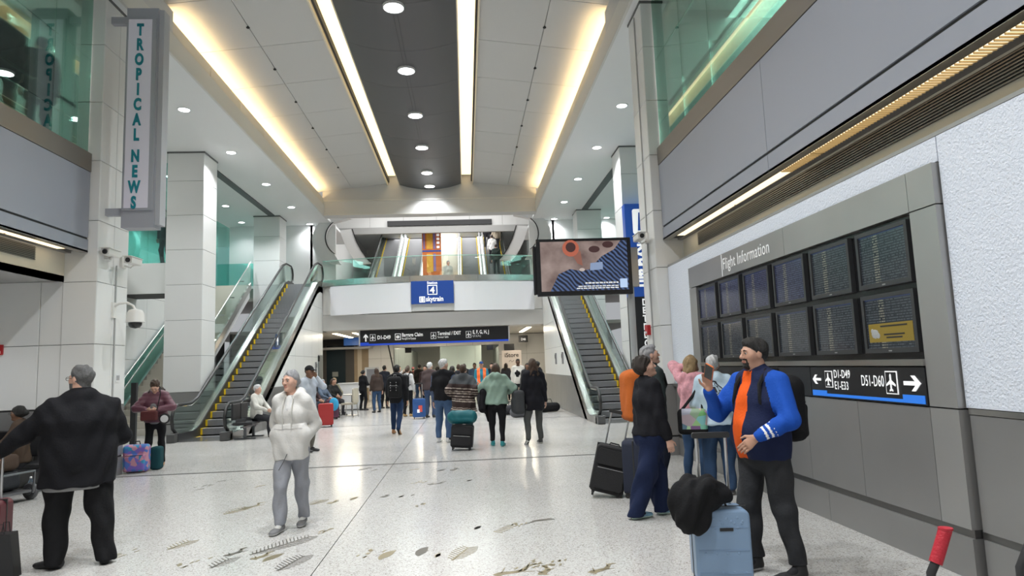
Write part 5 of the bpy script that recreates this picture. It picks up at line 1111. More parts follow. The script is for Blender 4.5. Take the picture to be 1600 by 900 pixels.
    lth = lp['thick']; lm = lp.get('mat') or fabric('legs_' + lp['name'], lp['col'])
    q = [ecap(pel + A3((0, 0, -.05)), pel + A3((0, 0, .05)), (1, 0, 0), ((.152 if not fem else .160) * S * bw + lth, .112 * S * bw + lth), (.138 * S * bw + lth, .100 * S * bw + lth), .04)]
    if fem or bw > 1.2: q += [ell(pel + A3((0, -.055, -.06)), np.array((.14, .09, .10)) * S * bw + lth * .5, None, .04)]
    for i in (0, 1):
        an = A3((ank[i][0], ank[i][1], ank[i][2] - .075 * S + lp['hem'] - .012)); kr = .054 * S * (bw * .4 + .6) * lp['wide'] + lth
        q += [cap(hips_[i], knee[i], .080 * S * bw + lth, kr, .03), cap(knee[i], an, kr, .038 * S * lp['wide'] * (bw * .3 + .7) + lth, .025)]
        if lp.get('cuff'): q += [cap(an + A3((0, 0, .0)), an + A3((0, 0, .03)), .040 * S, k=.01)]
    q.append(cut((0, 0, -1), (0, 0, lp['hem'])))
    nets(q, hc, 'trousers', lm, root, None, folds(lp['amp'], sd_ + 3))
    # ---- shoes
    sp = dict(col=(.03, .03, .03), sole=(.05, .05, .05), name='shoe'); sp.update(shoes or {})
    um = mat('shoe_' + sp['name'], sp['col'], .6, noise=sp.get('noise', .1), nscale=sp.get('nscale', 30)); so = mat('sole_' + sp['name'], sp['sole'], .6)
    for i in (0, 1):
        f = ft[i]; yw = math.radians(f[2]); d = A3((math.sin(yw), math.cos(yw), 0)); lift = f[3] if len(f) > 3 else 0.; pt = math.radians(f[4] if len(f) > 4 else 0.)
        a = A3((f[0], f[1], 0)); up = A3((0, 0, 1)); L = .155 * S; hl = a - d * .075 * S
        Rt = rotm(-yw, pt)
        X = lambda y, z: a + A3((0, 0, lift)) + Rt @ A3((0, y, z))
        p = [ecap(X(-.055 * S, .035), X(.10 * S, .03), Rt[:, 0], (.040 * S, .036), (.049 * S, .030), .02), ell(X(.135 * S, .026), np.array((.045 * S, .055 * S, .026)), Rt, .02), ecap(X(-.045 * S, .045), X(-.04 * S, .085 * S), Rt[:, 0], (.040 * S, .05 * S), (.043 * S, .052 * S), .02)]
        p.append(cut(Rt @ A3((0, 0, -1)), X(0, .001), .003))
        if sp.get('slide'): p.append(ell(X(-.035 * S, .125 * S), np.array((.036, .046, .05)) * S, Rt, .01, 's'))
        base = X(0, 0); nz = Rt[:, 2]
        nets(p, min(hc, .014), 'shoe', [um, so], root, lambda P, base=base, nz=nz: (((P - base) @ nz) < .026).astype(int))
    root['joints'] = 0
    J = dict(root=root, nk=nk, ch=ch, pel=pel, shl=shl, elb=elb, wr=wr, hd=hd, R=R, S=S, T=T, top=tob)
    del root['joints']
    return J
def seg(P, *pts):
    d = np.full(len(P), 9., F)
    for a, b in zip(pts[:-1], pts[1:]): d = np.minimum(d, prim(cap(a, b, 0.), P.astype(F)))
    return d
def wpt(J, p):
    """world position of a point given in a person's own frame"""
    bpy.context.view_layer.update(); return J['root'].matrix_world @ Vector(tuple(float(v) for v in p))
# ------------------------------------------------------------------ people
JEANS = (.035, .07, .14); BLK = (.010, .010, .012)
def stripes(bands, cols):
    def fn(P, J):
        z = (P[:, 2] - J['hem']) / (J['nk'][2] - J['hem']); x = P[:, 0] * .12; idx = np.zeros(len(P))
        for i, (a, b, m) in enumerate(bands): idx[(z + x > a) & (z + x < b)] = m
        return idx
    return fn
# 1 big man in black, seen from behind
loc = (-3.45, 6.30, 0)
P_BIG = person('heavy man in a black jacket seen from behind, holding a suitcase handle', loc, 325, H=1.76, build=1.62, belly=.04, feet=[('w', -3.60, 6.24, 282), ('w', -3.22, 6.34, 338)], hands=[('w', -4.08, 6.12, .94), (.24, .26, .92)], poles=[(-.6, -.3, -1), (1, -.7, -.2)], shrug=-.045,
    head=(38, 2, 0), skin='fair', hair='short', hairc='salt', beard='full', glasses=True, top=dict(col=(.008, .008, .010), name='blackjacket', hem=.39, thick=.03, collar='high', flare=.015, amp=.010), legs=dict(col=(.009, .009, .010), name='blacktrousers', wide=1.25, thick=.018, hem=.03, amp=.010), shoes=dict(col=(.012, .012, .013), sole=(.015, .015, .015), name='black'), hb=.0075, hc=.012, curl=(.95, .5), palm=[(.4, 0, -1), None], hand_dir=[(-.3, .6, -.5), None])
nets([ecap((0, 0, .62), (0, 0, .78), (1, 0, 0), (.262, .180), (.262, .180), .03), cut((0, 0, -1), (0, 0, .655))], .014, 'shirt_hem', fabric('grey_shirt', (.22, .22, .22)), P_BIG['root'])
# 2 woman in the white hooded top
loc = (-1.83, 7.22, 0)
def hoodie(J):
    pel, ch = J['pel'], J['ch']; return [ecap(pel + A3((-.12, .10, .02)), pel + A3((.12, .10, .02)), (0, 1, 0), (.030, .11), (.030, .11), .09), cap(pel + A3((-.15, .06, .10)), pel + A3((.15, .06, .10)), .055, k=.08)]
P_WH = person('grey-haired woman in a white hooded top and grey sweatpants walking forward', loc, 184, H=1.655, sex='f', build=.95, feet=[('w', -1.77, 7.42, 176), ('w', -1.93, 7.10, 190)], hands=[(-.13, .035, .88), (.13, .035, .88)], poles=[(-.55, -1, 0), (.55, -1, 0)], socks='white', shrug=-.02, head=(-22, -2, 0), hair='back', hairc='grey',
    top=dict(col=(.60, .59, .565), name='whitehoodie', hem=.44, thick=.021, collar='hood', loose=1, amp=.0055, part='hooded_top', extra=[hoodie]), legs=dict(col=(.28, .29, .32), name='greysweat', wide=1.12, cuff=1, hem=.07, thick=.018, amp=.010), shoes=dict(col=(.16, .16, .165), sole=(.42, .42, .42), name='slides', slide=1), hb=.0062, hc=.0095, curl=(.6, .6))
r = P_WH['root']; nk = P_WH['nk']; T = P_WH['T']; cd = fabric('hoodie_cord', (.55, .54, .50))
for s in (-1, 1): MB().tube([nk + A3((s * .045, .085, -.02)), nk + A3((s * .05, .155, -.10)), nk + A3((s * .045, .17, -.22)), nk + A3((s * .045, .165, -.34))], .004, 6).build('drawstring', cd, r, smooth=True)
MB().tube([(.0, .15, .78), (.03, .18, .70), (.08, .17, .62)], .004, 6).build('drawstring', mat('cord_dark', (.08, .08, .08), .6), r)
nets([ecap(nk + A3((0, .055, -.05)), nk + A3((0, .085, -.15)), (1, 0, 0), (.045, .05), (.05, .045), .02)], .01, 'undershirt', fabric('white_tee', (.75, .75, .74)), r)
hs = MB().tube([nk + A3((-.20 + .4 * i / 12, .22, -.30 - .03 * math.sin(math.pi * i / 12))) for i in range(13)], .007, 6).build('pocket_seam', fabric('seam_white', (.42, .41, .39)), r, smooth=True)
md = hs.modifiers.new('fit', 'SHRINKWRAP'); md.target = P_WH['top']; md.wrap_method = 'NEAREST_SURFACEPOINT'; md.offset = .002
# 3 man in the blue jacket
loc = (2.22, 4.98, 0)
def bluefn(P, J):
    idx = np.zeros(len(P)); d = np.minimum(J['seg'](P, *[J['shl'][0], J['elb'][0], J['wr'][0]]), J['seg'](P, J['shl'][1], J['elb'][1], J['wr'][1]))
    body = (d > .098) | ((np.abs(P[:, 0] - J['nk'][0]) < .135) & (P[:, 2] > J['hem'] - .01) & (np.abs(P[:, 1] - J['nk'][1]) < .25) & (d > .07)); idx[body] = 1
    front = (P[:, 1] - J['pel'][1]) > .05; z = np.clip((P[:, 2] - J['hem']) / (J['nk'][2] - J['hem']), 0, 1); c = .05 - .02 * z
    idx[front & (np.abs(P[:, 0] - c) < .050 + .012 * np.sin(3.1 * z)) & (P[:, 2] < J['nk'][2] + .02) & (d > .06)] = 2
    for i in (0,):
        e, w_ = J['elb'][i], J['wr'][i]; ax = unit(w_ - e); t = (P - w_) @ ax; near = (J['seg'](P, e, w_) < .09); out = (P - w_) @ unit(np.array((-1, -.2, .3)))
        idx[near & (t > -.13) & (t < -.035) & (np.abs(((t + .08) * .9 + out * .0) % .034 - .017) < .0075) & (out > .02)] = 3
    return idx
P_BL = person('man in a blue zip jacket over an orange shirt, holding up a phone', loc, 248, H=1.76, build=1.20, belly=.025, feet=[('w', 2.30, 4.80, 258), ('w', 2.10, 5.06, 250)], hands=[('w', 2.05, 4.70, 1.02), ('w', 1.86, 5.06, 1.35)], poles=[(-1, -.85, -.1), (.5, -.3, -1)], head=(-16, 1, 0), skin='tan', hair='short', hairc='black', beard='goatee',
    top=dict(col=(.012, .075, .40), name='bluejacket', hem=.475, thick=.022, collar='high', amp=.007, matfn=bluefn, mats=[fabric('navy_panel', (.012, .018, .055)), fabric('orange_shirt', (.72, .10, .012)), fabric('white_stripe', (.8, .8, .8))]),
    legs=dict(col=(.030, .031, .034), name='charcoal', wide=1.06, thick=.018, cuff=1, hem=.10, amp=.009), shoes=dict(col=(.012, .012, .013), sole=(.35, .35, .35), name='runner'), hb=.0062, hc=.0085, curl=(.18, .7), palm=[(.35, -.9, 0), (-.6, .5, .2)], hand_dir=[(.62, .45, -.62), (.05, .1, 1)])
# 4 woman in the black sweater and navy trousers
loc = (1.88, 6.90, 0)
P_BS = person('woman in a black sweater and loose navy trousers gazing up at the monitors', loc, 80, H=1.66, sex='f', build=1.16, feet=[('w', 2.02, 7.0, 84), ('w', 1.70, 6.86, 66)], hands=[None, ('w', 2.0, 6.68, .80)], head=(-14, 18, 0), hair='curly', hairc='dark', skin='fair',
    top=dict(col=(.010, .010, .013), name='blacksweater', hem=.50, thick=.024, collar='crew', amp=.009), legs=dict(col=(.010, .017, .05), name='navyloose', wide=1.45, thick=.026, hem=.03, amp=.011), shoes=dict(col=(.16, .30, .40), sole=(.55, .70, .62), name='foamclog', noise=.9, nscale=16), hb=.007, hc=.011)
# 5 grey-haired man with the orange backpack
P_GB = person('grey-haired man in a dark green jacket wearing an orange backpack', (2.24, 8.02, 0), 84, H=1.80, build=1.08, head=(-6, 12, 0), hair='short', hairc='grey', top=dict(col=(.03, .04, .04), name='darkgreen', hem=.45, thick=.022, collar='high'), legs=dict(col=(.012, .016, .03), name='darknavy', wide=1.15), shoes=dict(col=(.03, .025, .02), sole=(.5, .5, .48), name='dkshoe'), hb=.008, hc=.013)
# 6 blonde woman with the raised pink sleeve
P_BN = person('blonde woman in a pink patterned top with one arm raised to her head', (2.98, 8.75, 0), 40, H=1.66, sex='f', hands=[(-.07, .10, 1.46), None], poles=[(-1, .1, .1), (.5, -1, -.2)], head=(-10, -4, 0), hair='bob', hairc='blonde', top=dict(mat=mat('pink_print', (.62, .30, .34), .8, noise=.45, nscale=26, bump=.3), hem=.46, thick=.022), legs=dict(col=JEANS, name='jeans2'), hb=.008, hc=.013, curl=(.6, .4))
# 7 woman in the tie-dye sweatshirt
P_TD = person('white-haired woman in a blue and white tie-dye sweatshirt with a round back print', (2.95, 7.85, 0), 22, H=1.645, sex='f', build=1.10, hands=[(-.16, .22, .95), None], head=(-20, 6, 0), hair='short', hairc='white', top=dict(mat=mat('tie_dye', (.46, .58, .68), .8, noise=.5, nscale=4.5, bump=.3), hem=.49, thick=.026), legs=dict(col=(.03, .06, .12), name='jeans3', wide=1.2), shoes=dict(col=(.04, .04, .05), sole=(.3, .3, .3), name='dk2'), hb=.008, hc=.012)
r = P_TD['root']; ch = P_TD['ch']
bk = MB(); c = ch + A3((0.0, -.165, .05))
for R0, R1 in ((.108, .098), (.070, .063)):
    n = 28; vs = []; fs = []
    for i in range(n):
        a = 2 * math.pi * i / n
        for rr in (R0, R1): vs.append((c[0] + rr * math.cos(a), c[1] + .16 * (rr * math.cos(a)) ** 2 / .1, c[2] + rr * math.sin(a)))
    for i in range(n): fs.append((2 * i, 2 * i + 1, 2 * ((i + 1) % n) + 1, 2 * ((i + 1) % n)))
    bk.add(vs, fs)
for i in range(9):
    a = 2 * math.pi * i / 9; bk.add([(c[0] + rr * math.cos(a + da), c[1] - .002, c[2] + rr * math.sin(a + da)) for rr, da in ((.094, -.12), (.094, .14), (.076, .10), (.076, -.08))], [(0, 1, 2, 3)])
bk.add([(c[0] + x, c[1] - .004, c[2] + z) for x, z in ((-.045, -.03), (.045, -.03), (.02, .045), (-.02, .045))], [(0, 1, 2, 3)])
o = bk.build('back_print', mat('print_ink', (.015, .018, .03), .7), r); o['kind'] = 'stuff'
sm = o.modifiers.new('fit', 'SHRINKWRAP'); sm.target = P_TD['top']; sm.wrap_method = 'NEAREST_SURFACEPOINT'; sm.offset = .004
# 8 woman in the purple puffer
def fur(J): return [cap(J['nk'] + A3((-.10, .03, -.02)), J['nk'] + A3((-.07, -.08, .03)), .05, k=.03), cap(J['nk'] + A3((.10, .03, -.02)), J['nk'] + A3((.07, -.08, .03)), .05, k=.03), cap(J['nk'] + A3((-.07, -.08, .03)), J['nk'] + A3((.07, -.08, .03)), .055, k=.03)]
P_PU = person('woman in a plum puffer jacket looking down into her handbag by the stairs', (-5.66, 12.75, 0), 172, H=1.60, sex='f', build=1.06, feet=[(-.10, -.06, -8), (.10, .12, 8)], hands=[(-.09, .25, 1.03), (.09, .25, 1.03)], poles=[(-1, -.35, -.1), (1, -.35, -.1)], head=(4, -38, 0), lean=(0, .04), hair='curly', hairc='brown',
    top=dict(mat=mat('plum_puffer', (.115, .038, .058), .45, bump=.2), hem=.50, thick=.034, collar='crew', puff=1, part='puffer_jacket'), legs=dict(col=BLK, name='leggings', thick=.006), shoes=dict(col=(.30, .17, .08), sole=(.12, .08, .05), name='tanboot', high=1), hb=.011, hc=.013, curl=(.7, .7))
nets(fur(P_PU), .014, 'fur_collar', mat('dark_fur', (.03, .022, .018), .9, bump=1., bscale=200), P_PU['root'], None, folds(.012, 1., 3.))
nets([ecap(P_PU['pel'] + A3((0, .02, .0)), P_PU['ch'] + A3((0, .07, -.05)), (1, 0, 0), (.125, .125), (.10, .10), .03), cut((0, 0, -1), (0, 0, .76))], .014, 'sweater', fabric('grey_knit', (.20, .20, .205)), P_PU['root'])
# 9 man in the black cap
P_CP = person('man in a black cap and pale shirt with his hand at his face', (-3.22, 13.98, 0), 118, H=1.76, hands=[(-.04, .17, 1.50), None], poles=[(-.6, .2, -1), (.5, -1, -.2)], head=(-8, -6, 0), skin='brown', hair='cap', hairc='black', top=dict(col=(.48, .52, .58), name='paleshirt', hem=.47, thick=.016), legs=dict(col=(.14, .13, .11), name='khaki'), hb=.011, hc=.016, curl=(.8, .5))
# middle distance, seen from behind
m_ = dict(hb=.014, hc=.016)
P_BP = person('man with a black backpack and blue jeans walking away', (-1.73, 16.9, 0), 8, H=1.72, feet=[(-.12, .10, -5), (.10, -.30, 4, .07, -42)], hair='short', hairc='black', skin='tan', top=dict(col=BLK, name='blackhood', hem=.44, thick=.03, collar='hood'), legs=dict(col=(.014, .030, .075), name='darkjeans', wide=1.02, hem=.11), shoes=dict(col=(.33, .16, .07), sole=(.35, .20, .10), name='tanboot2', high=1), **m_)
P_VS = person('white-haired man in a black vest over a plaid shirt and jeans', (-.50, 14.65, 0), 18, H=1.80, build=1.12, feet=[(-.12, -.02, -10), (.13, -.06, 18)], head=(-38, 0, 0), hair='short', hairc='white', top=dict(col=BLK, name='vest', hem=.49, thick=.024, matfn=lambda P, J: (np.minimum(J['seg'](P, J['shl'][0] + A3((-.03, 0, -.05)), J['elb'][0], J['wr'][0]), J['seg'](P, J['shl'][1] + A3((.03, 0, -.05)), J['elb'][1], J['wr'][1])) < .072).astype(int), mats=[mat('plaid', (.05, .075, .14), .8, noise=.9, nscale=22)]), legs=dict(col=(.055, .10, .19), name='midjeans', wide=1.05, hem=.10), shoes=dict(col=(.6, .6, .6), sole=(.75, .75, .75), name='whitesneaker'), **m_)
PON = [(.06, .09, 1), (.12, .135, 1), (.30, .33, 1), (.36, .38, 1), (.44, .46, 1), (.52, .545, 1), (.58, .60, 1), (.66, .685, 1), (.80, 1.2, 2)]
P_PO = person('woman in a brown striped poncho pulling a black roller case', (-.07, 13.95, 0), 12, H=1.66, sex='f', build=1.2, hands=[(-.20, .05, 1.0), (.22, .05, 1.0)], head=(-8, -3, 0), hair='short', hairc='brown', top=dict(col=(.045, .030, .028), name='poncho', hem=.40, thick=.045, flare=.07, amp=.012, part='poncho', matfn=stripes(PON, 2), mats=[fabric('poncho_stripe', (.45, .38, .33)), fabric('poncho_grey', (.06, .065, .07))]), legs=dict(col=(.02, .05, .06), name='tealdark'), hb=.014, hc=.011)
P_GR = person('woman in a sage green jacket and black leggings with a coat over her arm', (.60, 13.62, 0), 6, H=1.66, sex='f', build=1.30, feet=[(-.10, -.03, -8), (.10, -.16, 6)], hands=[(-.17, .24, 1.06), (.20, .17, 1.02)], poles=[(-1, -.5, -.1), (1, -.6, -.1)], hair='bob', hairc='brown', top=dict(col=(.25, .35, .29), name='sage', hem=.49, thick=.028, collar='hood', amp=.011), legs=dict(col=BLK, name='leggings2', thick=.006, hem=.10), shoes=dict(col=(.02, .22, .24), sole=(.10, .42, .44), name='tealsneaker'), **m_)
P_CT = person('woman with long brown hair in a long black coat walking away', (1.36, 13.62, 0), 350, H=1.73, sex='f', feet=[(-.20, -.16, -6, .05, -36), (.10, .02, 4)], hair='long', hairc='brown', top=dict(col=(.012, .012, .016), name='longcoat', hem=.38, thick=.024, flare=.03, amp=.009, part='coat'), legs=dict(col=(.075, .078, .075), name='greytrousers', wide=1.0, hem=.10), shoes=dict(col=(.04, .04, .04), sole=(.65, .65, .65), name='bwsneaker'), **m_)
f_ = dict(hb=.020, hc=.022)
P_WB = person('traveller in a white top with a black backpack and one arm raised', (-1.98, 22.8, 0), 20, H=1.68, sex='f', hands=[(-.22, .12, 1.50), None], poles=[(-1, 0, -.6), (.5, -1, 0)], hair='bun', hairc='brown', top=dict(col=(.55, .55, .55), name='whitetop', hem=.52, thick=.016), legs=dict(col=BLK, name='bl3'), shoes=dict(col=(.4, .25, .1), sole=(.3, .2, .1), name='tan3'), **f_)
P_BJ = person('white-haired man in a brown jacket and jeans standing in the queue', (-1.18, 21.9, 0), 15, H=1.79, build=1.1, head=(-20, 0, 0), hair='short', hairc='white', top=dict(col=(.070, .050, .050), name='brownjacket', hem=.49, thick=.028), legs=dict(col=(.05, .08, .15), name='jeans5'), **f_)
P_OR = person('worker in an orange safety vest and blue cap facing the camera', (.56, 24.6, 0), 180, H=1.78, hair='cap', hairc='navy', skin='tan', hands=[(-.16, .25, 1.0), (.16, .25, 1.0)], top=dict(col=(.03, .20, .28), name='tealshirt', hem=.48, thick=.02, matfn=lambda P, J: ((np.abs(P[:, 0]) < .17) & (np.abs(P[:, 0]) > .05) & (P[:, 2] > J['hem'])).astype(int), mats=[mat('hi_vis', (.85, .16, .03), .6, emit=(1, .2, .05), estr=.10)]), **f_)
P_SW = person('person in a white sweater with a dark print standing by the shop stand', (1.98, 25.5, 0), 185, H=1.83, skin='dark', hair='crop', hairc='black', top=dict(col=(.62, .60, .55), name='printsweater', hem=.47, thick=.024, matfn=lambda P, J: ((P[:, 1] > .06) & (np.hypot(P[:, 0] - .02, (P[:, 2] - J['ch'][2] + .07) * .8) + .03 * np.sin(40 * P[:, 0]) * np.sin(31 * P[:, 2]) < .10)).astype(int), mats=[fabric('print_black', BLK)]), **f_)
P_D2 = person('dark-clothed traveller bending over bags beside the right escalator', (2.55, 22.6, 0), 300, H=1.70, lean=(0, .12), hair='short', hairc='black', skin='brown', hands=[(-.2, .35, .75), (.2, .3, .7)], top=dict(col=BLK, name='blk5', hem=.45, thick=.03), **f_)
P_CW = person('server dressed all in black standing at the white podium', (-4.12, 27.2, 0), 35, H=1.62, sex='f', hair='bun', hairc='black', top=dict(col=BLK, name='blk6', hem=.45, thick=.014), legs=dict(col=BLK, name='blk7'), hands=[(-.1, .25, 1.0), (.15, .22, 1.0)], **f_)
# crowd in the passage: each one of its own look
CR = [((588, 560), 25.5, 330, 1.68, 'f', (.05, .035, .03), 'long', 'brown', 'woman with long brown hair in a dark coat left of the queue'), ((600, 560), 28.0, 20, 1.78, 'm', (.02, .022, .03), 'short', 'black', 'man in a navy jacket far left in the queue'), ((637, 565), 29.5, 10, 1.74, 'm', (.10, .07, .06), 'short', 'dark', 'man in a rust brown pullover deep in the queue'),
      ((655, 560), 30.5, 350, 1.80, 'm', (.02, .02, .02), 'crop', 'black', 'tall man in black deep in the queue'), ((664, 560), 27.5, 200, 1.72, 'm', (.035, .02, .02), 'short', 'dark', 'man in a maroon sweatshirt facing back from the queue'), ((683, 560), 29.0, 0, 1.66, 'f', (.12, .10, .10), 'bob', 'dark', 'woman in a grey cardigan between the white-haired men'),
      ((706, 560), 18.2, 10, 1.64, 'm', (.05, .05, .05), 'short', 'dark', 'man in a charcoal hooded coat beyond the striped poncho'), ((716, 560), 24.0, 350, 1.70, 'm', (.025, .025, .03), 'short', 'brown', 'man in a black fleece ahead of the poncho'), ((741, 560), 28.5, 180, 1.75, 'm', (.06, .09, .14), 'short', 'dark', 'man in a blue shirt beside the safety vest worker'),
      ((768, 560), 27.5, 190, 1.72, 'm', (.02, .02, .03), 'short', 'black', 'man in dark clothes right of the safety vest worker'), ((790, 560), 30.5, 10, 1.70, 'f', (.05, .05, .06), 'long', 'dark', 'long-haired woman in grey near the shop stand'), ((823, 560), 24.8, 185, 1.66, 'f', (.03, .03, .035), 'long', 'dark', 'dark-haired woman standing behind the print sweater'),
      ((623, 560), 31.5, 170, 1.76, 'm', (.16, .13, .12), 'short', 'dark', 'man in a taupe shirt facing out of the queue'), ((645, 560), 33.0, 0, 1.68, 'f', (.20, .05, .05), 'cap', 'pink', 'person in a pink knitted cap in the queue'), ((725, 560), 32.0, 10, 1.74, 'm', (.04, .05, .07), 'crop', 'black', 'man in slate blue at the back of the queue')]
for k, ((px, py), Y, fc, H_, sx_, col, hr, hcx, lb) in enumerate(CR):
    v = M3 @ Vector(((px - 800) / 1040, -(py - 450) / 1040, -1)); t = Y / v.y
    person(lb, (v.x * t, Y, 0), fc, H=H_, sex=sx_, skin=('fair', 'tan', 'brown')[k % 3], hair=hr, hairc=hcx, top=dict(col=col, name='crowd%d' % k, hem=.47, thick=.024), legs=dict(col=(JEANS, BLK, (.06, .055, .05))[k % 3], name='crowdlegs%d' % (k % 3)), group='travellers queueing in the passage', hb=.024, hc=.026)
# seated people
def sitter(label, loc, face, seat=.46, **kw):
    kw.setdefault('feet', [(-.11, .48, -4), (.11, .46, 4)]); kw.setdefault('hands', [(-.12, .33, seat + .20), (.12, .33, seat + .22)]); kw.setdefault('poles', [(-1, -.6, -.3), (1, -.6, -.3)])
    return person(label, loc, face, seat=seat, **kw)
sitter('seated woman in a brown jacket and glasses beside the luggage cart', (-6.55, 10.40, 0), 245, H=1.62, sex='f', skin='brown', hair='bun', hairc='black', glasses=True, head=(-25, 0, 0), seat=.43, top=dict(col=(.060, .040, .028), name='brownseat', thick=.028, open=((.35, .22, .10), .05)), hb=.0105, hc=.014, group='people seated in the alcove')
sitter('seated woman in a black coat at the very edge of the alcove', (-7.13, 10.46, 0), 236, H=1.80, sex='f', skin='tan', head=(-35, 0, 0), hair='bun', hairc='black', seat=.43, top=dict(col=BLK, name='blackseat', thick=.03), hb=.0105, hc=.014, group='people seated in the alcove')
SE = [((-5.35, 17.6), 100, 'fair', 'crop', 'white', (.55, .54, .50), 'balding man in a cream shirt seated beside the escalator foot'), ((-4.95, 20.9), 120, 'brown', 'short', 'black', (.62, .62, .60), 'person in white clothes seated against the left flank wall'), ((-5.05, 22.3), 105, 'tan', 'short', 'black', (.05, .03, .03), 'person in a patterned dark top seated beside the red case'),
      ((-5.0, 23.7), 110, 'fair', 'short', 'grey', (.10, .13, .18), 'grey-haired person in a denim jacket seated along the wall'), ((-4.9, 25.1), 130, 'tan', 'long', 'brown', (.02, .02, .02), 'long-haired woman in black seated near the podium'), ((-5.1, 26.4), 140, 'fair', 'curly', 'blonde', (.22, .20, .14), 'fair curly-haired person seated behind the podium chair')]
for k, ((x, y), fc, sk_, hr, hcx, col, lb) in enumerate(SE):
    sitter(lb, (x, y, 0), fc, H=1.68, sex='mf'[k % 2], skin=sk_, hair=hr, hairc=hcx, top=dict(col=col, name='seat%d' % k, thick=.022), legs=dict(col=(.03, .03, .035), name='seatlegs'), hb=.018 if k < 2 else .022, hc=.02, group='people seated along the left flank wall')
# upper levels
g_ = dict(hb=.018, hc=.020)
person('dark-coated figure behind the left glass wall nearest the pillar', (-6.36, 10.22, 5.2), 300, H=1.70, hair='short', hairc='black', top=dict(col=BLK, name='galcoat', hem=.38, thick=.03, flare=.04), **g_)
person('dark-suited figure behind the left glass wall at the picture edge', (-6.45, 9.5, 5.2), 320, H=1.80, build=1.2, hair='short', hairc='black', top=dict(col=(.015, .018, .03), name='galsuit', hem=.42, thick=.03), hands=[(-.3, .25, 1.05), None], **g_)
person('person on the cross gallery hidden behind the news sign except the legs', (-8.95, 20.5, 4.95), 200, H=1.74, top=dict(col=(.03, .03, .035), name='gal3'), legs=dict(col=(.10, .09, .09), name='gal3l'), shoes=dict(col=(.05, .025, .015), sole=(.03, .02, .02), name='brownsh'), **g_)
def on_esc(y): return 5.15 + (y - 33.9) * math.tan(math.radians(30)) + .1
for x, y, lb, col in ((1.7, 37.6, 'rider in a white shirt on the upper right escalator', (.7, .7, .68)), (2.05, 39.4, 'rider in beige higher on the upper right escalator', (.40, .34, .26)), (1.5, 39.9, 'rider in black at the top of the upper right escalator', BLK), (1.85, 36.2, 'rider in dark green low on the upper right escalator', (.03, .045, .04))):
    k_ = round((y - 33.8) / .3464); ys_ = 33.8 + k_ * .3464 + .2
    person(lb, (x, ys_, 5.155 + k_ * .2), 0, H=1.74, top=dict(col=col, name='rider%d' % int(y * 10), hem=.46), group='riders on the upper escalator', hb=.024, hc=.026)
person('person in pale clothes standing at the foot of the upper stairs', (-.75, 33.0, 5.15), 150, H=1.74, hair='short', hairc='grey', top=dict(col=(.5, .5, .46), name='standp', hem=.46), group='people on the bridge level', hb=.024, hc=.026)
# ------------------------------------------------------------------ bags and small things
def bag_root(J, base, name, label, cat, group=None):
    p = wpt(J, base); o = empty(name, label, cat, p, J['root'].rotation_euler[2], group); return o
def backpack(J, label, col, w=.30, d=.17, h=.46, hs=.014, drop=.0, back=.115, detail=(.06, .06, .06), cover=False):
    nk = J['nk']; base = np.array((nk[0], nk[1] - back - d / 2, nk[2] - .02 - h - drop)); e = bag_root(J, base, 'backpack', label, 'backpack')
    m = fabric('bp_' + label[:18].replace(' ', '_'), col)
    nets([rbx((0, 0, h * .48), (w / 2, d / 2, h * .48), .07), ell((0, 0, h * .80), (w / 2 * .96, d / 2, h * .22), None, .05)] + ([] if cover else [rbx((0, -d * .46, h * .30), (w * .38, d * .25, h * .26), .035, None, .02)]), hs, 'pack_body', m, e, None, folds(.004, 2.))
    dm = fabric('bpd_%.2f' % detail[0], detail)
    if not cover:
        for x in (-.07, .07):
            for k in range(4): MB().box(x - .008, x + .008, -d * .72 - .004, -d * .70 + .01, h * (.34 + .12 * k), h * (.34 + .12 * k) + .025).build('lash_tab', dm, e)
        MB().tube([(-w * .3, -d * .68, h * .57), (0, -d * .75, h * .585), (w * .3, -d * .68, h * .57)], .004, 5).build('zip', dm, e)
    MB().tube([(-.03, d * .3, h), (-.03, d * .3, h + .04), (.03, d * .3, h + .04), (.03, d * .3, h)], .008, 6).build('grab_handle', dm, e)
    S = J['S']
    for s in (-1, 1):
        o = J['nk'] - base; P = [(s * .09, d * .4, h * .88), (s * .10, d * .5 + .06, h + .045), (s * .105, o[1] + .03, o[2] + .025), (s * .115, o[1] + .115, o[2] - .08), (s * .13, o[1] + .135, o[2] - .20), (s * .15, o[1] + .06, o[2] - .33), (s * .13, d * .45, h * .2)]
        MB().tube(P, .016, 6).build('shoulder_strap', fabric('strap_dark', (.015, .015, .016)), e, smooth=True)
    return e
backpack(P_GB, 'bulky orange backpack with rain cover on the grey-haired man', (.48, .12, .025), .34, .24, .60, .012, cover=True, back=.13)
backpack(P_BL, 'black backpack on the man in the blue jacket', (.010, .010, .011), .32, .19, .50, .010, back=.15, detail=(.10, .10, .10))
backpack(P_BP, 'black backpack with reflective tabs on the walking man', (.010, .010, .011), .34, .18, .52, .014, back=.14, detail=(.30, .30, .30))
backpack(P_WB, 'small black backpack on the traveller in white', (.012, .012, .013), .30, .15, .42, .02, back=.12)
# phone in the raised hand
wq = P_BL['wr'][1]; e = bag_root(P_BL, wq + A3((-.045, .045, .085)), 'phone', 'orange smartphone held up by the man in blue', 'phone'); e.rotation_euler = (math.radians(-35), math.radians(-30), P_BL['root'].rotation_euler[2] + .4)
MB().rbox(-.036, .036, -.005, .005, 0, .148, .010, axis='y').build('case', mat('phone_orange', (.60, .16, .05), .4), e); MB().box(-.032, .032, .005, .006, .006, .142).build('glass', BLACK, e); MB().rbox(.005, .03, -.008, -.005, .105, .14, .006, axis='y').build('camera_bump', BLACK, e)
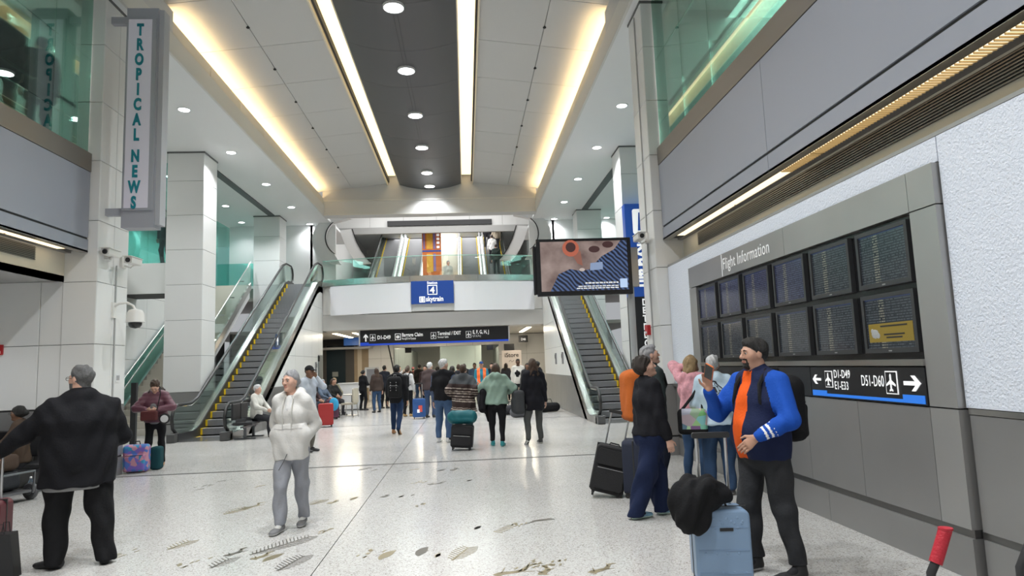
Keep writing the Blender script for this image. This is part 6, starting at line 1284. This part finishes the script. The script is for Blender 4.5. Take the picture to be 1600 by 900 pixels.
# rolling cases
def roller(label, loc, rz, w, d, h, col, group=None, hard=False, handle=.45, tilt=0., ribs=True, rough=.45, wheels=True, trim=(.02, .02, .02)):
    e = empty('suitcase', label, 'suitcase', loc, rz, group); 
    if tilt: e.rotation_euler = (0, tilt, rz)
    nm = 'case_%d_%d_%d' % tuple(int(c * 999) for c in col); m = mat(nm, col, rough if hard else .8, noise=.06, nscale=8, bump=0 if hard else .3, bscale=90); tm = mat('case_trim_%d' % int(trim[0] * 999), trim, .5)
    wz = .055 if wheels else .0
    b = MB().rbox(-w/2, w/2, -d/2, d/2, wz, wz + h, min(.05, d * .3), axis='y' if hard else 'y', n=4); o = b.build('shell', m, e, smooth=True)
    bv = o.modifiers.new('round', 'BEVEL'); bv.width = .018; bv.segments = 3; bv.limit_method = 'ANGLE'; bv.angle_limit = 1.0
    MB().box(-w/2 - .003, w/2 + .003, -.008, .008, wz + .01, wz + h + .003).build('zip_band', tm, e)
    if hard and ribs:
        for k in range(3):
            z = wz + h * (.16 + .30 * k); MB().rbox(-w/2 + .02, w/2 - .02, -d/2 - .004, -d/2 + .003, z, z + .006, .002, axis='y').build('rib', m, e)
    if not hard:
        MB().rbox(-w/2 + .03, w/2 - .03, -d/2 - .03, -d/2, wz + .05, wz + h * .55, .03, axis='y').build('front_pocket', m, e, smooth=True); MB().rbox(-w/2 + .03, w/2 - .03, -d/2 - .02, -d/2, wz + h * .60, wz + h * .93, .03, axis='y').build('top_pocket', m, e, smooth=True)
        MB().tube([(-w/2 + .05, -d/2 - .031, wz + h * .53), (w/2 - .05, -d/2 - .031, wz + h * .53)], .003, 5).build('pocket_zip', mat('zip_grey', (.3, .3, .3), .4, metal=.5), e)
    MB().tube([(-.06, 0, wz + h), (-.05, 0, wz + h + .025), (.05, 0, wz + h + .025), (.06, 0, wz + h)], .009, 6).build('grip', tm, e)
    if handle:
        for s in (-1, 1): MB().tube([(s * w * .27, d * .30, wz + h * .9), (s * w * .27, d * .30, wz + h + handle)], .011, 8).build('pull_tube', mat('alu', (.62, .62, .62), .3, metal=1.), e, smooth=True)
        MB().rbox(-w * .27 - .03, w * .27 + .03, d * .30 - .018, d * .30 + .018, wz + h + handle - .005, wz + h + handle + .035, .012, axis='y').build('pull_handle', tm, e, smooth=True)
    if wheels:
        for sx in (-1, 1):
            for sy in (-1, 1):
                MB().lathe([(.026, -.013), (.03, -.008), (.03, .008), (.026, .013)], 12, (sx * (w/2 - .05), sy * (d/2 - .04), .03), axis='x').build('wheel', RUBBER, e, smooth=True); MB().box(sx * (w/2 - .05) - .018, sx * (w/2 - .05) + .018, sy * (d/2 - .04) - .02, sy * (d/2 - .04) + .02, .04, wz + .01).build('caster_fork', tm, e)
    return e
E_BC = roller('light blue hard-shell suitcase in front of the man in blue', (1.735, 4.72, 0), math.radians(-8), .38, .24, .50, (.20, .30, .44), hard=True, handle=.47, rough=.35)
dm = MB().ball((0, 0, 0), .010, 8, sc=(1, .35, 1)).mesh('dimple', MATS['case_%d_%d_%d' % tuple(int(c * 999) for c in (.20, .30, .44))], True)
for r_ in range(10):
    for c_ in range(4):
        z = .10 + r_ * .042
        if abs(z - .36) < .05 or abs(z - .21) < .03: continue
        put('dimple', dm, E_BC, (-.125 + c_ * .075 + (.037 if r_ % 2 else 0), -.120, z))
for x, z in ((-.06, .50), (.03, .50), (.10, .50), (.0, .465), (.08, .465), (.13, .465)): put('dimple', dm, E_BC, (x, -.120, z))
MB().box(-.02, .07, -.126, -.118, .415, .437).build('name_plate', BLACKM, E_BC)
j = nets([ell((0, 0, .06), (.17, .15, .13), None, .05), ell((-.10, -.06, -.01), (.12, .11, .16), None, .06), ell((.13, .02, .05), (.12, .10, .08), None, .05), ell((-.05, -.08, -.08), (.10, .07, .12), None, .05), cap((-.15, -.04, .02), (.05, -.12, .12), .04, .05, .03)], .011, 'folded_jacket', fabric('black_fleece', (.009, .009, .010)), None, None, folds(.014, 4., 1.3))
j.location = (1.58, 4.66, .60); tag(j, 'crumpled black jacket draped over the light blue suitcase', 'jacket')
roller('black soft-sided roller suitcase leaning beside the navy trousers', (1.60, 8.05, 0), math.radians(-12), .40, .24, .55, (.012, .012, .013), handle=.38, tilt=math.radians(14))
roller('dark navy suitcase standing behind the woman in black', (1.98, 8.0, 0), math.radians(70), .42, .26, .60, (.015, .02, .04), handle=0)
roller('maroon hard suitcase cut by the picture edge', (-4.12, 6.12, 0), math.radians(8), .36, .24, .56, (.10, .012, .02), hard=True, handle=.36)
b = empty('shopping_bag', 'black paper carrier bag beside the maroon suitcase', 'bag', (-3.86, 6.02, 0), math.radians(10)); MB().prism([(-.12, 0), (.10, 0), (.06, .36), (-.10, .36)], -.07, .07, 'y').build('bag_body', mat('paper_black', (.012, .012, .013), .5), b)
for y in (-.05, .05): MB().tube([(-.05, y, .36), (-.04, y, .44), (.0, y, .44), (.01, y, .36)], .004, 5).build('cord_handle', BLACKM, b)
gx, gy = ground(509, 667); roller('bright red suitcase by the seated travellers', (gx, gy, 0), math.radians(15), .42, .28, .62, (.33, .02, .02), hard=True, handle=0, group='cases beside the seated travellers')
gx, gy = ground(519, 655); roller('plum coloured suitcase behind the red one', (gx, gy, 0), math.radians(20), .40, .26, .60, (.10, .03, .06), hard=True, handle=0, group='cases beside the seated travellers')
o = nets([ell((0, 0, 0), (.16, .07, .22))], .02, 'round_bag', fabric('sky_bag', (.05, .32, .55)), None); o.location = (gx + .10, gy - .21, .50); tag(o, 'bright blue round bag hanging at the plum suitcase', 'bag')
e = roller('blue suitcase with a red tag behind the backpacker in white', (-1.52, 21.55, 0), math.radians(5), .40, .26, .58, (.02, .08, .26), hard=True, handle=.45); MB().box(-.02, .10, -.145, -.132, .22, .42).build('red_tag', mat('tag_red', (.6, .08, .06), .5), e); MB().box(-.06, .02, -.145, -.132, .20, .30).build('white_tag', SIGNW, e)
roller('black roller case trailing the striped poncho', (-.13, 13.12, 0), math.radians(-6), .42, .26, .42, (.012, .012, .014), handle=.0, tilt=math.radians(5))
o = nets([ecap((-.17, 0, 0), (.17, 0, .0), (0, 1, 0), (.12, .13), (.12, .13)), cap((-.19, -.1, -.04), (.20, -.11, -.06), .03, .03, .03)], .014, 'duffel_bag', fabric('teal_nylon', (.012, .11, .13), .5), None, None, folds(.005, 1.)); o.location = (-.10, 13.12, .625); tag(o, 'teal duffel bag strapped on top of the black roller case', 'bag')
# floral backpack on the floor
gx, gy = ground(213, 738)
def floralmat():
    m = mat('floral_print', (.10, .20, .42), .7); nt = m.node_tree; b = nt.nodes['Principled BSDF']; v = nt.nodes.new('ShaderNodeTexVoronoi'); v.inputs['Scale'].default_value = 16; t = nt.nodes.new('ShaderNodeTexCoord'); nt.links.new(t.outputs['Object'], v.inputs['Vector'])
    r = nt.nodes.new('ShaderNodeValToRGB'); r.color_ramp.interpolation = 'CONSTANT'; e = r.color_ramp.elements; e[0].color = (.06, .13, .42, 1); e[1].position = .25; e[1].color = (.30, .12, .22, 1)
    for p, c in ((.45, (.03, .22, .40, 1)), (.65, (.16, .10, .40, 1)), (.85, (.45, .22, .28, 1))): q = r.color_ramp.elements.new(p); q.color = c
    s = nt.nodes.new('ShaderNodeSeparateColor'); nt.links.new(v.outputs['Color'], s.inputs[0]); nt.links.new(s.outputs[0], r.inputs[0]); nt.links.new(r.outputs[0], b.inputs['Base Color']); return m
e = empty('floral_backpack', 'blue and pink floral backpack standing on the floor', 'backpack', (gx, gy, 0), math.radians(10)); fm = floralmat()
nets([rbx((0, 0, .24), (.20, .12, .23), .06), rbx((0, -.12, .17), (.16, .05, .14), .04, None, .02), cut((0, 0, -1), (0, 0, .002))], .014, 'pack_body', fm, e); MB().tube([(-.05, 0, .47), (-.04, 0, .52), (.04, 0, .52), (.05, 0, .47)], .01, 6).build('grab_handle', BLACKM, e); MB().tube([(-.14, -.172, .30), (.14, -.172, .30)], .005, 5).build('zip', BLACKM, e)
o = nets([rbx((0, 0, .2), (.09, .10, .2), .05), cut((0, 0, -1), (0, 0, .002))], .016, 'tote_bag', fabric('dark_teal', (.01, .05, .06)), None); o.location = (gx + .22, gy + .26, 0); tag(o, 'dark teal tote bag leaning behind the floral backpack', 'bag')
# handbag of the woman in plum
e = bag_root(P_PU, (.03, .30, .86), 'handbag', 'maroon handbag held open by the woman in plum', 'handbag'); nets([rbx((0, 0, .07), (.14, .045, .09), .03)], .012, 'bag_body', fabric('maroon_leather', (.09, .025, .025), .5), e); MB().tube([(-.12, 0, .14), (-.15, -.1, .45), (-.10, -.22, .58)], .008, 6).build('strap', fabric('strap_dark', (.015, .015, .016)), e)
e = bag_root(P_PU, (-.20, .20, .86), 'round_pouch', 'black round pouch with a white badge beside the handbag', 'bag'); MB().lathe([(.02, -.03), (.09, -.025), (.095, 0), (.09, .025), (.02, .03)], 20, axis='y').build('pouch_body', BLACKM, e, smooth=True); MB().lathe([(.062, .028), (.066, .031), (.062, .034)], 20, axis='y').build('badge_ring', mat('badge', (.6, .6, .6), .4), e)
# colourful shoulder bag and its strap
e = bag_root(P_TD, (-.27, -.10, .70), 'shoulder_bag', 'colourful patterned shoulder bag hanging from the tie-dye woman', 'bag')
cb = mat('patchwork', (.3, .5, .4), .6); nt = cb.node_tree; v = nt.nodes.new('ShaderNodeTexVoronoi'); v.inputs['Scale'].default_value = 9; t = nt.nodes.new('ShaderNodeTexCoord'); nt.links.new(t.outputs['Object'], v.inputs['Vector']); hs_ = nt.nodes.new('ShaderNodeHueSaturation'); hs_.inputs['Saturation'].default_value = .65; hs_.inputs['Value'].default_value = .6; nt.links.new(v.outputs['Color'], hs_.inputs['Color']); nt.links.new(hs_.outputs[0], nt.nodes['Principled BSDF'].inputs['Base Color'])
nets([rbx((0, 0, .15), (.17, .09, .15), .05)], .012, 'bag_body', [cb, fabric('bag_base', (.012, .012, .013))], e, lambda P: ((P[:, 2] < .07) | (P[:, 0] < -.12)).astype(int)); o_ = P_TD['shl'][0] - np.array((-.27, -.10, .70)); MB().tube([(-.12, 0, .28), (.02, .05, .45), (o_[0] + .05, o_[1] - .02, o_[2] + .085), (.12, .14, .5), (.12, 0, .28)], .018, 6).build('shoulder_strap', fabric('strap_dark', (.015, .015, .016)), e, smooth=True)
# coat over the arm of the woman in green, backpack of the woman in the coat
e = bag_root(P_GR, (-.26, .10, .62), 'folded_coat', 'black coat hanging over the arm of the woman in green', 'coat'); nets([ecap((0, 0, .40), (-.03, -.05, .10), (0, 1, 0), (.16, .09), (.20, .08)), ell((.0, .0, .45), (.10, .14, .10), None, .05), cap((.05, .0, .1), (.08, .05, -.12), .06, .04, .05)], .016, 'cloth', fabric('black_coat', (.010, .010, .012)), e, None, folds(.012, 2.))
e = bag_root(P_CT, (-.33, .02, .60), 'backpack', 'grey backpack carried at the side of the woman in the long coat', 'backpack'); nets([rbx((0, 0, .24), (.11, .17, .24), .07), rbx((-.09, 0, .18), (.04, .12, .13), .03, None, .02)], .016, 'pack_body', fabric('grey_pack', (.055, .058, .062)), e); MB().tube([(.02, -.08, .46), (.06, -.05, .60), (.10, .05, .80), (.10, .1, .62), (.05, .1, .44)], .012, 6).build('shoulder_strap', BLACKM, e, smooth=True)
e = bag_root(P_CP, (-.02, -.20, .98), 'sling_bag', 'dark sling bag on the back of the man in the cap', 'bag'); nets([rbx((0, 0, .17), (.13, .06, .17), .04)], .018, 'bag_body', BLACKM, e); MB().tube([(-.05, .04, .32), (-.10, .16, .50), (-.12, .30, .40), (-.10, .33, .22)], .014, 6).build('shoulder_strap', BLACKM, e)
for (px, py, lb, col, s_) in ((815, 652, 'grey holdall on the floor beside the white sweater', (.10, .10, .11), 1.), (800, 648, 'dark carry bag on the floor beyond the woman in green', (.03, .03, .035), .9), (858, 644, 'black bag on the floor under the right flank wall', (.012, .012, .013), 1.1)):
    gx, gy = ground(px, py); e = empty('holdall', lb, 'bag', (gx, gy, 0), .3, 'bags on the passage floor'); nets([ecap((-.22 * s_, 0, .16), (.22 * s_, 0, .16), (0, 1, 0), (.15, .15), (.15, .15)), cut((0, 0, -1), (0, 0, .002))], .022, 'bag_body', fabric('hold_%d' % px, col), e); MB().tube([(-.12, 0, .30), (-.08, 0, .42), (.08, 0, .42), (.12, 0, .30)], .012, 6).build('carry_handle', BLACKM, e)
# luggage cart in the alcove, with water bottle
c = empty('luggage_cart', 'grey luggage cart with dark bags at the left edge', 'cart', (-6.42, 9.62, 0), math.radians(-15)); CG = mat('cart_grey', (.16, .165, .175), .4, metal=.6)
for s in (-1, 1):
    MB().tube([(.42, s * .28, .12), (-.45, s * .24, .12), (-.62, s * .24, .30), (-.70, s * .24, .98)], .02, 8).build('side_tube', CG, c, smooth=True)
    MB().lathe([(.03, -.03), (.10, -.03), (.115, -.015), (.115, .015), (.10, .03), (.03, .03)], 20, (.32, s * .33, .115), axis='y').build('wheel', mat('wheel_grey', (.07, .07, .075), .5), c, smooth=True); MB().lathe([(.05, -.034), (.055, 0), (.05, .034)], 14, (.32, s * .33, .115), axis='y').build('hub', CG, c)
for z in (.45, .70, .98): MB().tube([(-.65 - (z - .3) * .1, -.24, z), (-.65 - (z - .3) * .1, .24, z)], .016, 8).build('cross_bar', CG, c)
MB().lathe([(.03, -.02), (.075, -.02), (.075, .02), (.03, .02)], 14, (-.45, 0, .075), axis='y').build('wheel', MATS['wheel_grey'], c); MB().box(-.5, .42, -.25, .25, .12, .15).build('deck', CG, c); MB().tube([(.42, -.28, .12), (.46, -.25, .40), (.46, .25, .40), (.42, .28, .12)], .016, 8).build('front_bar', CG, c)
for lb, col, z, h_, wd in (('dark grey holdall lying on the luggage cart', (.03, .032, .036), .155, .26, .22), ('brown bag on top of the luggage cart load', (.06, .04, .03), .42, .22, .20)):
    o = nets([rbx((0, 0, h_ / 2), (.34, wd, h_ / 2), .07)], .018, 'cart_bag', fabric('cart_%d' % int(col[0] * 999), col), None, None, folds(.006, 5.)); o.location = (-6.46, 9.63, z); o.rotation_euler = (0, 0, math.radians(-15)); tag(o, lb, 'bag')
gx, gy = ground(47, 777); e = empty('water_bottle', 'clear plastic water bottle with a blue label on the floor', 'bottle', (gx, gy, 0))
WAT = glass('bottle_plastic', (.80, .86, .90), .15); MB().lathe([(.028, 0), (.034, .01), (.034, .19), (.030, .215), (.014, .25), (.013, .265)], 16).build('bottle_body', WAT, e, smooth=True); MB().lathe([(.0345, .085), (.0348, .09), (.0348, .155), (.0345, .16)], 16).build('paper_label', mat('label_blue', (.10, .22, .5), .5), e); MB().lathe([(.015, .262), (.015, .282), (.013, .285)], 14).build('bottle_cap', WHITEG, e)
# bench seats: alcove and flank wall
def bench(label, x, y, rz, n, group=None):
    e = empty('bench', label, 'bench', (x, y, 0), rz, group); L = n * .58
    MB().box(-L/2, L/2, -.04, .04, .28, .33).build('beam', CG, e)
    for k in range(n):
        xc = -L/2 + .29 + k * .58; MB().rbox(xc - .26, xc + .26, -.24, .24, .36, .42, .02, axis='x').build('seat', mat('seat_black', (.02, .02, .022), .5), e); MB().rbox(xc - .26, xc + .26, .22, .27, .48, .88, .02, axis='x').build('backrest', mat('seat_black'), e); MB().box(xc - .02, xc + .02, .0, .24, .33, .5).build('bracket', CG, e)
    for s in (-1, 1):
        MB().box(s * (L/2 - .25) - .03, s * (L/2 - .25) + .03, -.03, .03, .02, .30).build('leg', CG, e); MB().box(s * (L/2 - .25) - .03, s * (L/2 - .25) + .03, -.26, .26, 0, .03).build('foot', CG, e)
    return e
bench('black bench seats under the seated alcove women', -6.95, 10.58, 0, 3)
bench('black bench seats along the left flank wall', -5.40, 23.6, math.radians(90), 10)
bench('short black bench at the escalator foot', -5.52, 17.6, math.radians(90), 2)
# podium, chair, screen stand by the restaurant
e = empty('podium', 'white host podium beside the server in black', 'podium', (-4.55, 28.0, 0)); MB().box(-.62, .30, -.25, .25, .04, 1.06).build('body', WHITEG, e); MB().box(-.66, .34, -.29, .29, 1.06, 1.10).build('top', WHITEG, e); MB().box(-.60, .28, -.22, .22, 0, .04).build('plinth', GREY, e)
e = empty('menu_stand', 'pale framed menu stand behind the server in black', 'sign', (-3.95, 28.6, 0)); MB().rbox(-.30, .30, -.03, .03, .85, 1.70, .02, axis='y').build('frame', mat('pale_frame', (.6, .6, .58), .5), e); MB().box(-.22, .22, -.034, -.03, .95, 1.62).build('menu_face', mat('menu_grey', (.25, .25, .26), .4), e); MB().tube([(0, 0, 0), (0, 0, .85)], .03, 8).build('post', STEEL, e); MB().lathe([(.22, 0), (.22, .02), (.05, .03)], 16).build('base', STEEL, e)
gx, gy = ground(546, 652); e = empty('dining_chair', 'cream upholstered chair with metal legs in front of the podium', 'chair', (gx, gy, 0), math.radians(75)); CR_ = fabric('cream_seat', (.42, .38, .30)); MB().rbox(-.22, .22, -.22, .22, .43, .49, .04).build('seat', CR_, e); MB().rbox(-.21, .21, -.25, -.20, .50, .98, .05, axis='y').build('backrest', CR_, e)
for sx in (-1, 1):
    for sy in (-1, 1): MB().tube([(sx * .19, sy * .19, .44), (sx * .21, sy * .24, 0)], .014, 6).build('leg', STEEL, e)
    MB().tube([(sx * .19, -.20, .44), (sx * .19, -.24, .52)], .012, 6).build('back_post', STEEL, e)
e = empty('round_table', 'small round table by the podium chair', 'table', (gx - .05, gy + .85, 0)); MB().lathe([(.30, .72), (.32, .735), (.32, .75), (.30, .755)], 20).build('table_top', mat('table_pale', (.55, .52, .46), .4), e); MB().tube([(0, 0, .02), (0, 0, .72)], .03, 8).build('pedestal', STEEL, e); MB().lathe([(.22, 0), (.22, .02), (.04, .03)], 16).build('base', STEEL, e)
tag(MB().tube([(-3.45, 29.2, 3.24), (-2.95, 28.9, .9)], .03, 6).build('raised_barrier_arm', BLACKM), 'thin dark slanted pole under the left of the overhead sign', 'pole')
# stair foot post
e = empty('newel_post', 'slim black post at the foot of the stairs', 'post', (-7.6, 16.0, 0)); MB().box(-.06, .06, -.04, .04, 0, 1.5).build('post', BLACKM, e); MB().box(-.10, .10, -.08, .08, 0, .02).build('base', STEEL, e)
# red-gripped handle at the lower right
e = empty('trolley', 'black steel trolley handle with a red rubber grip at the bottom right', 'trolley', (1.93, 2.80, -.0)); RG = mat('grip_red', (.42, .015, .03), .5, bump=.4, bscale=90)
MB().tube([(.02, .25, .10), (.0, .05, .35), (.0, .0, .55), (.0, .0, .66), (.035, .0, .72)], .018, 10).build('tube', BLACKM, e, smooth=True); MB().tube([(.025, .0, .70), (.052, .0, .76), (.085, .0, .835)], .026, 12).build('grip', RG, e, smooth=True); MB().lathe([(.026, 0), (.029, .003), (.029, .012), (.012, .014)], 12, (.085, 0, .83)).build('grip_end', RG, e, smooth=True)
MB().tube([(.42, .25, .10), (.40, .05, .35), (.40, .0, .55), (.40, .0, .66), (.435, .0, .72), (.48, 0, .80)], .018, 10).build('tube', BLACKM, e, smooth=True); MB().box(-.02, .46, .22, .60, .09, .12).build('deck', CG, e)
for x in (.0, .44):
    for y in (.27, .55): MB().lathe([(.03, -.02), (.05, -.015), (.05, .015), (.03, .02)], 14, (x, y, .05), axis='x').build('wheel', RUBBER, e)
# direction plate on the left escalator glass
e = empty('arrow_plate', 'small blue arrow plate on the left escalator balustrade', 'sign', (-5.94, 21.6, 2.42)); MB().box(0, .012, -.20, .20, -.02, .40).build('plate', mat('plate_blue', (.03, .06, .13), .4), e); MB().prism([(-.03, .06), (.03, .06), (.03, .22), (.10, .17), (0, .33), (-.10, .17), (-.03, .22)], .012, .018, 'x').build('arrow', SIGNW, e)
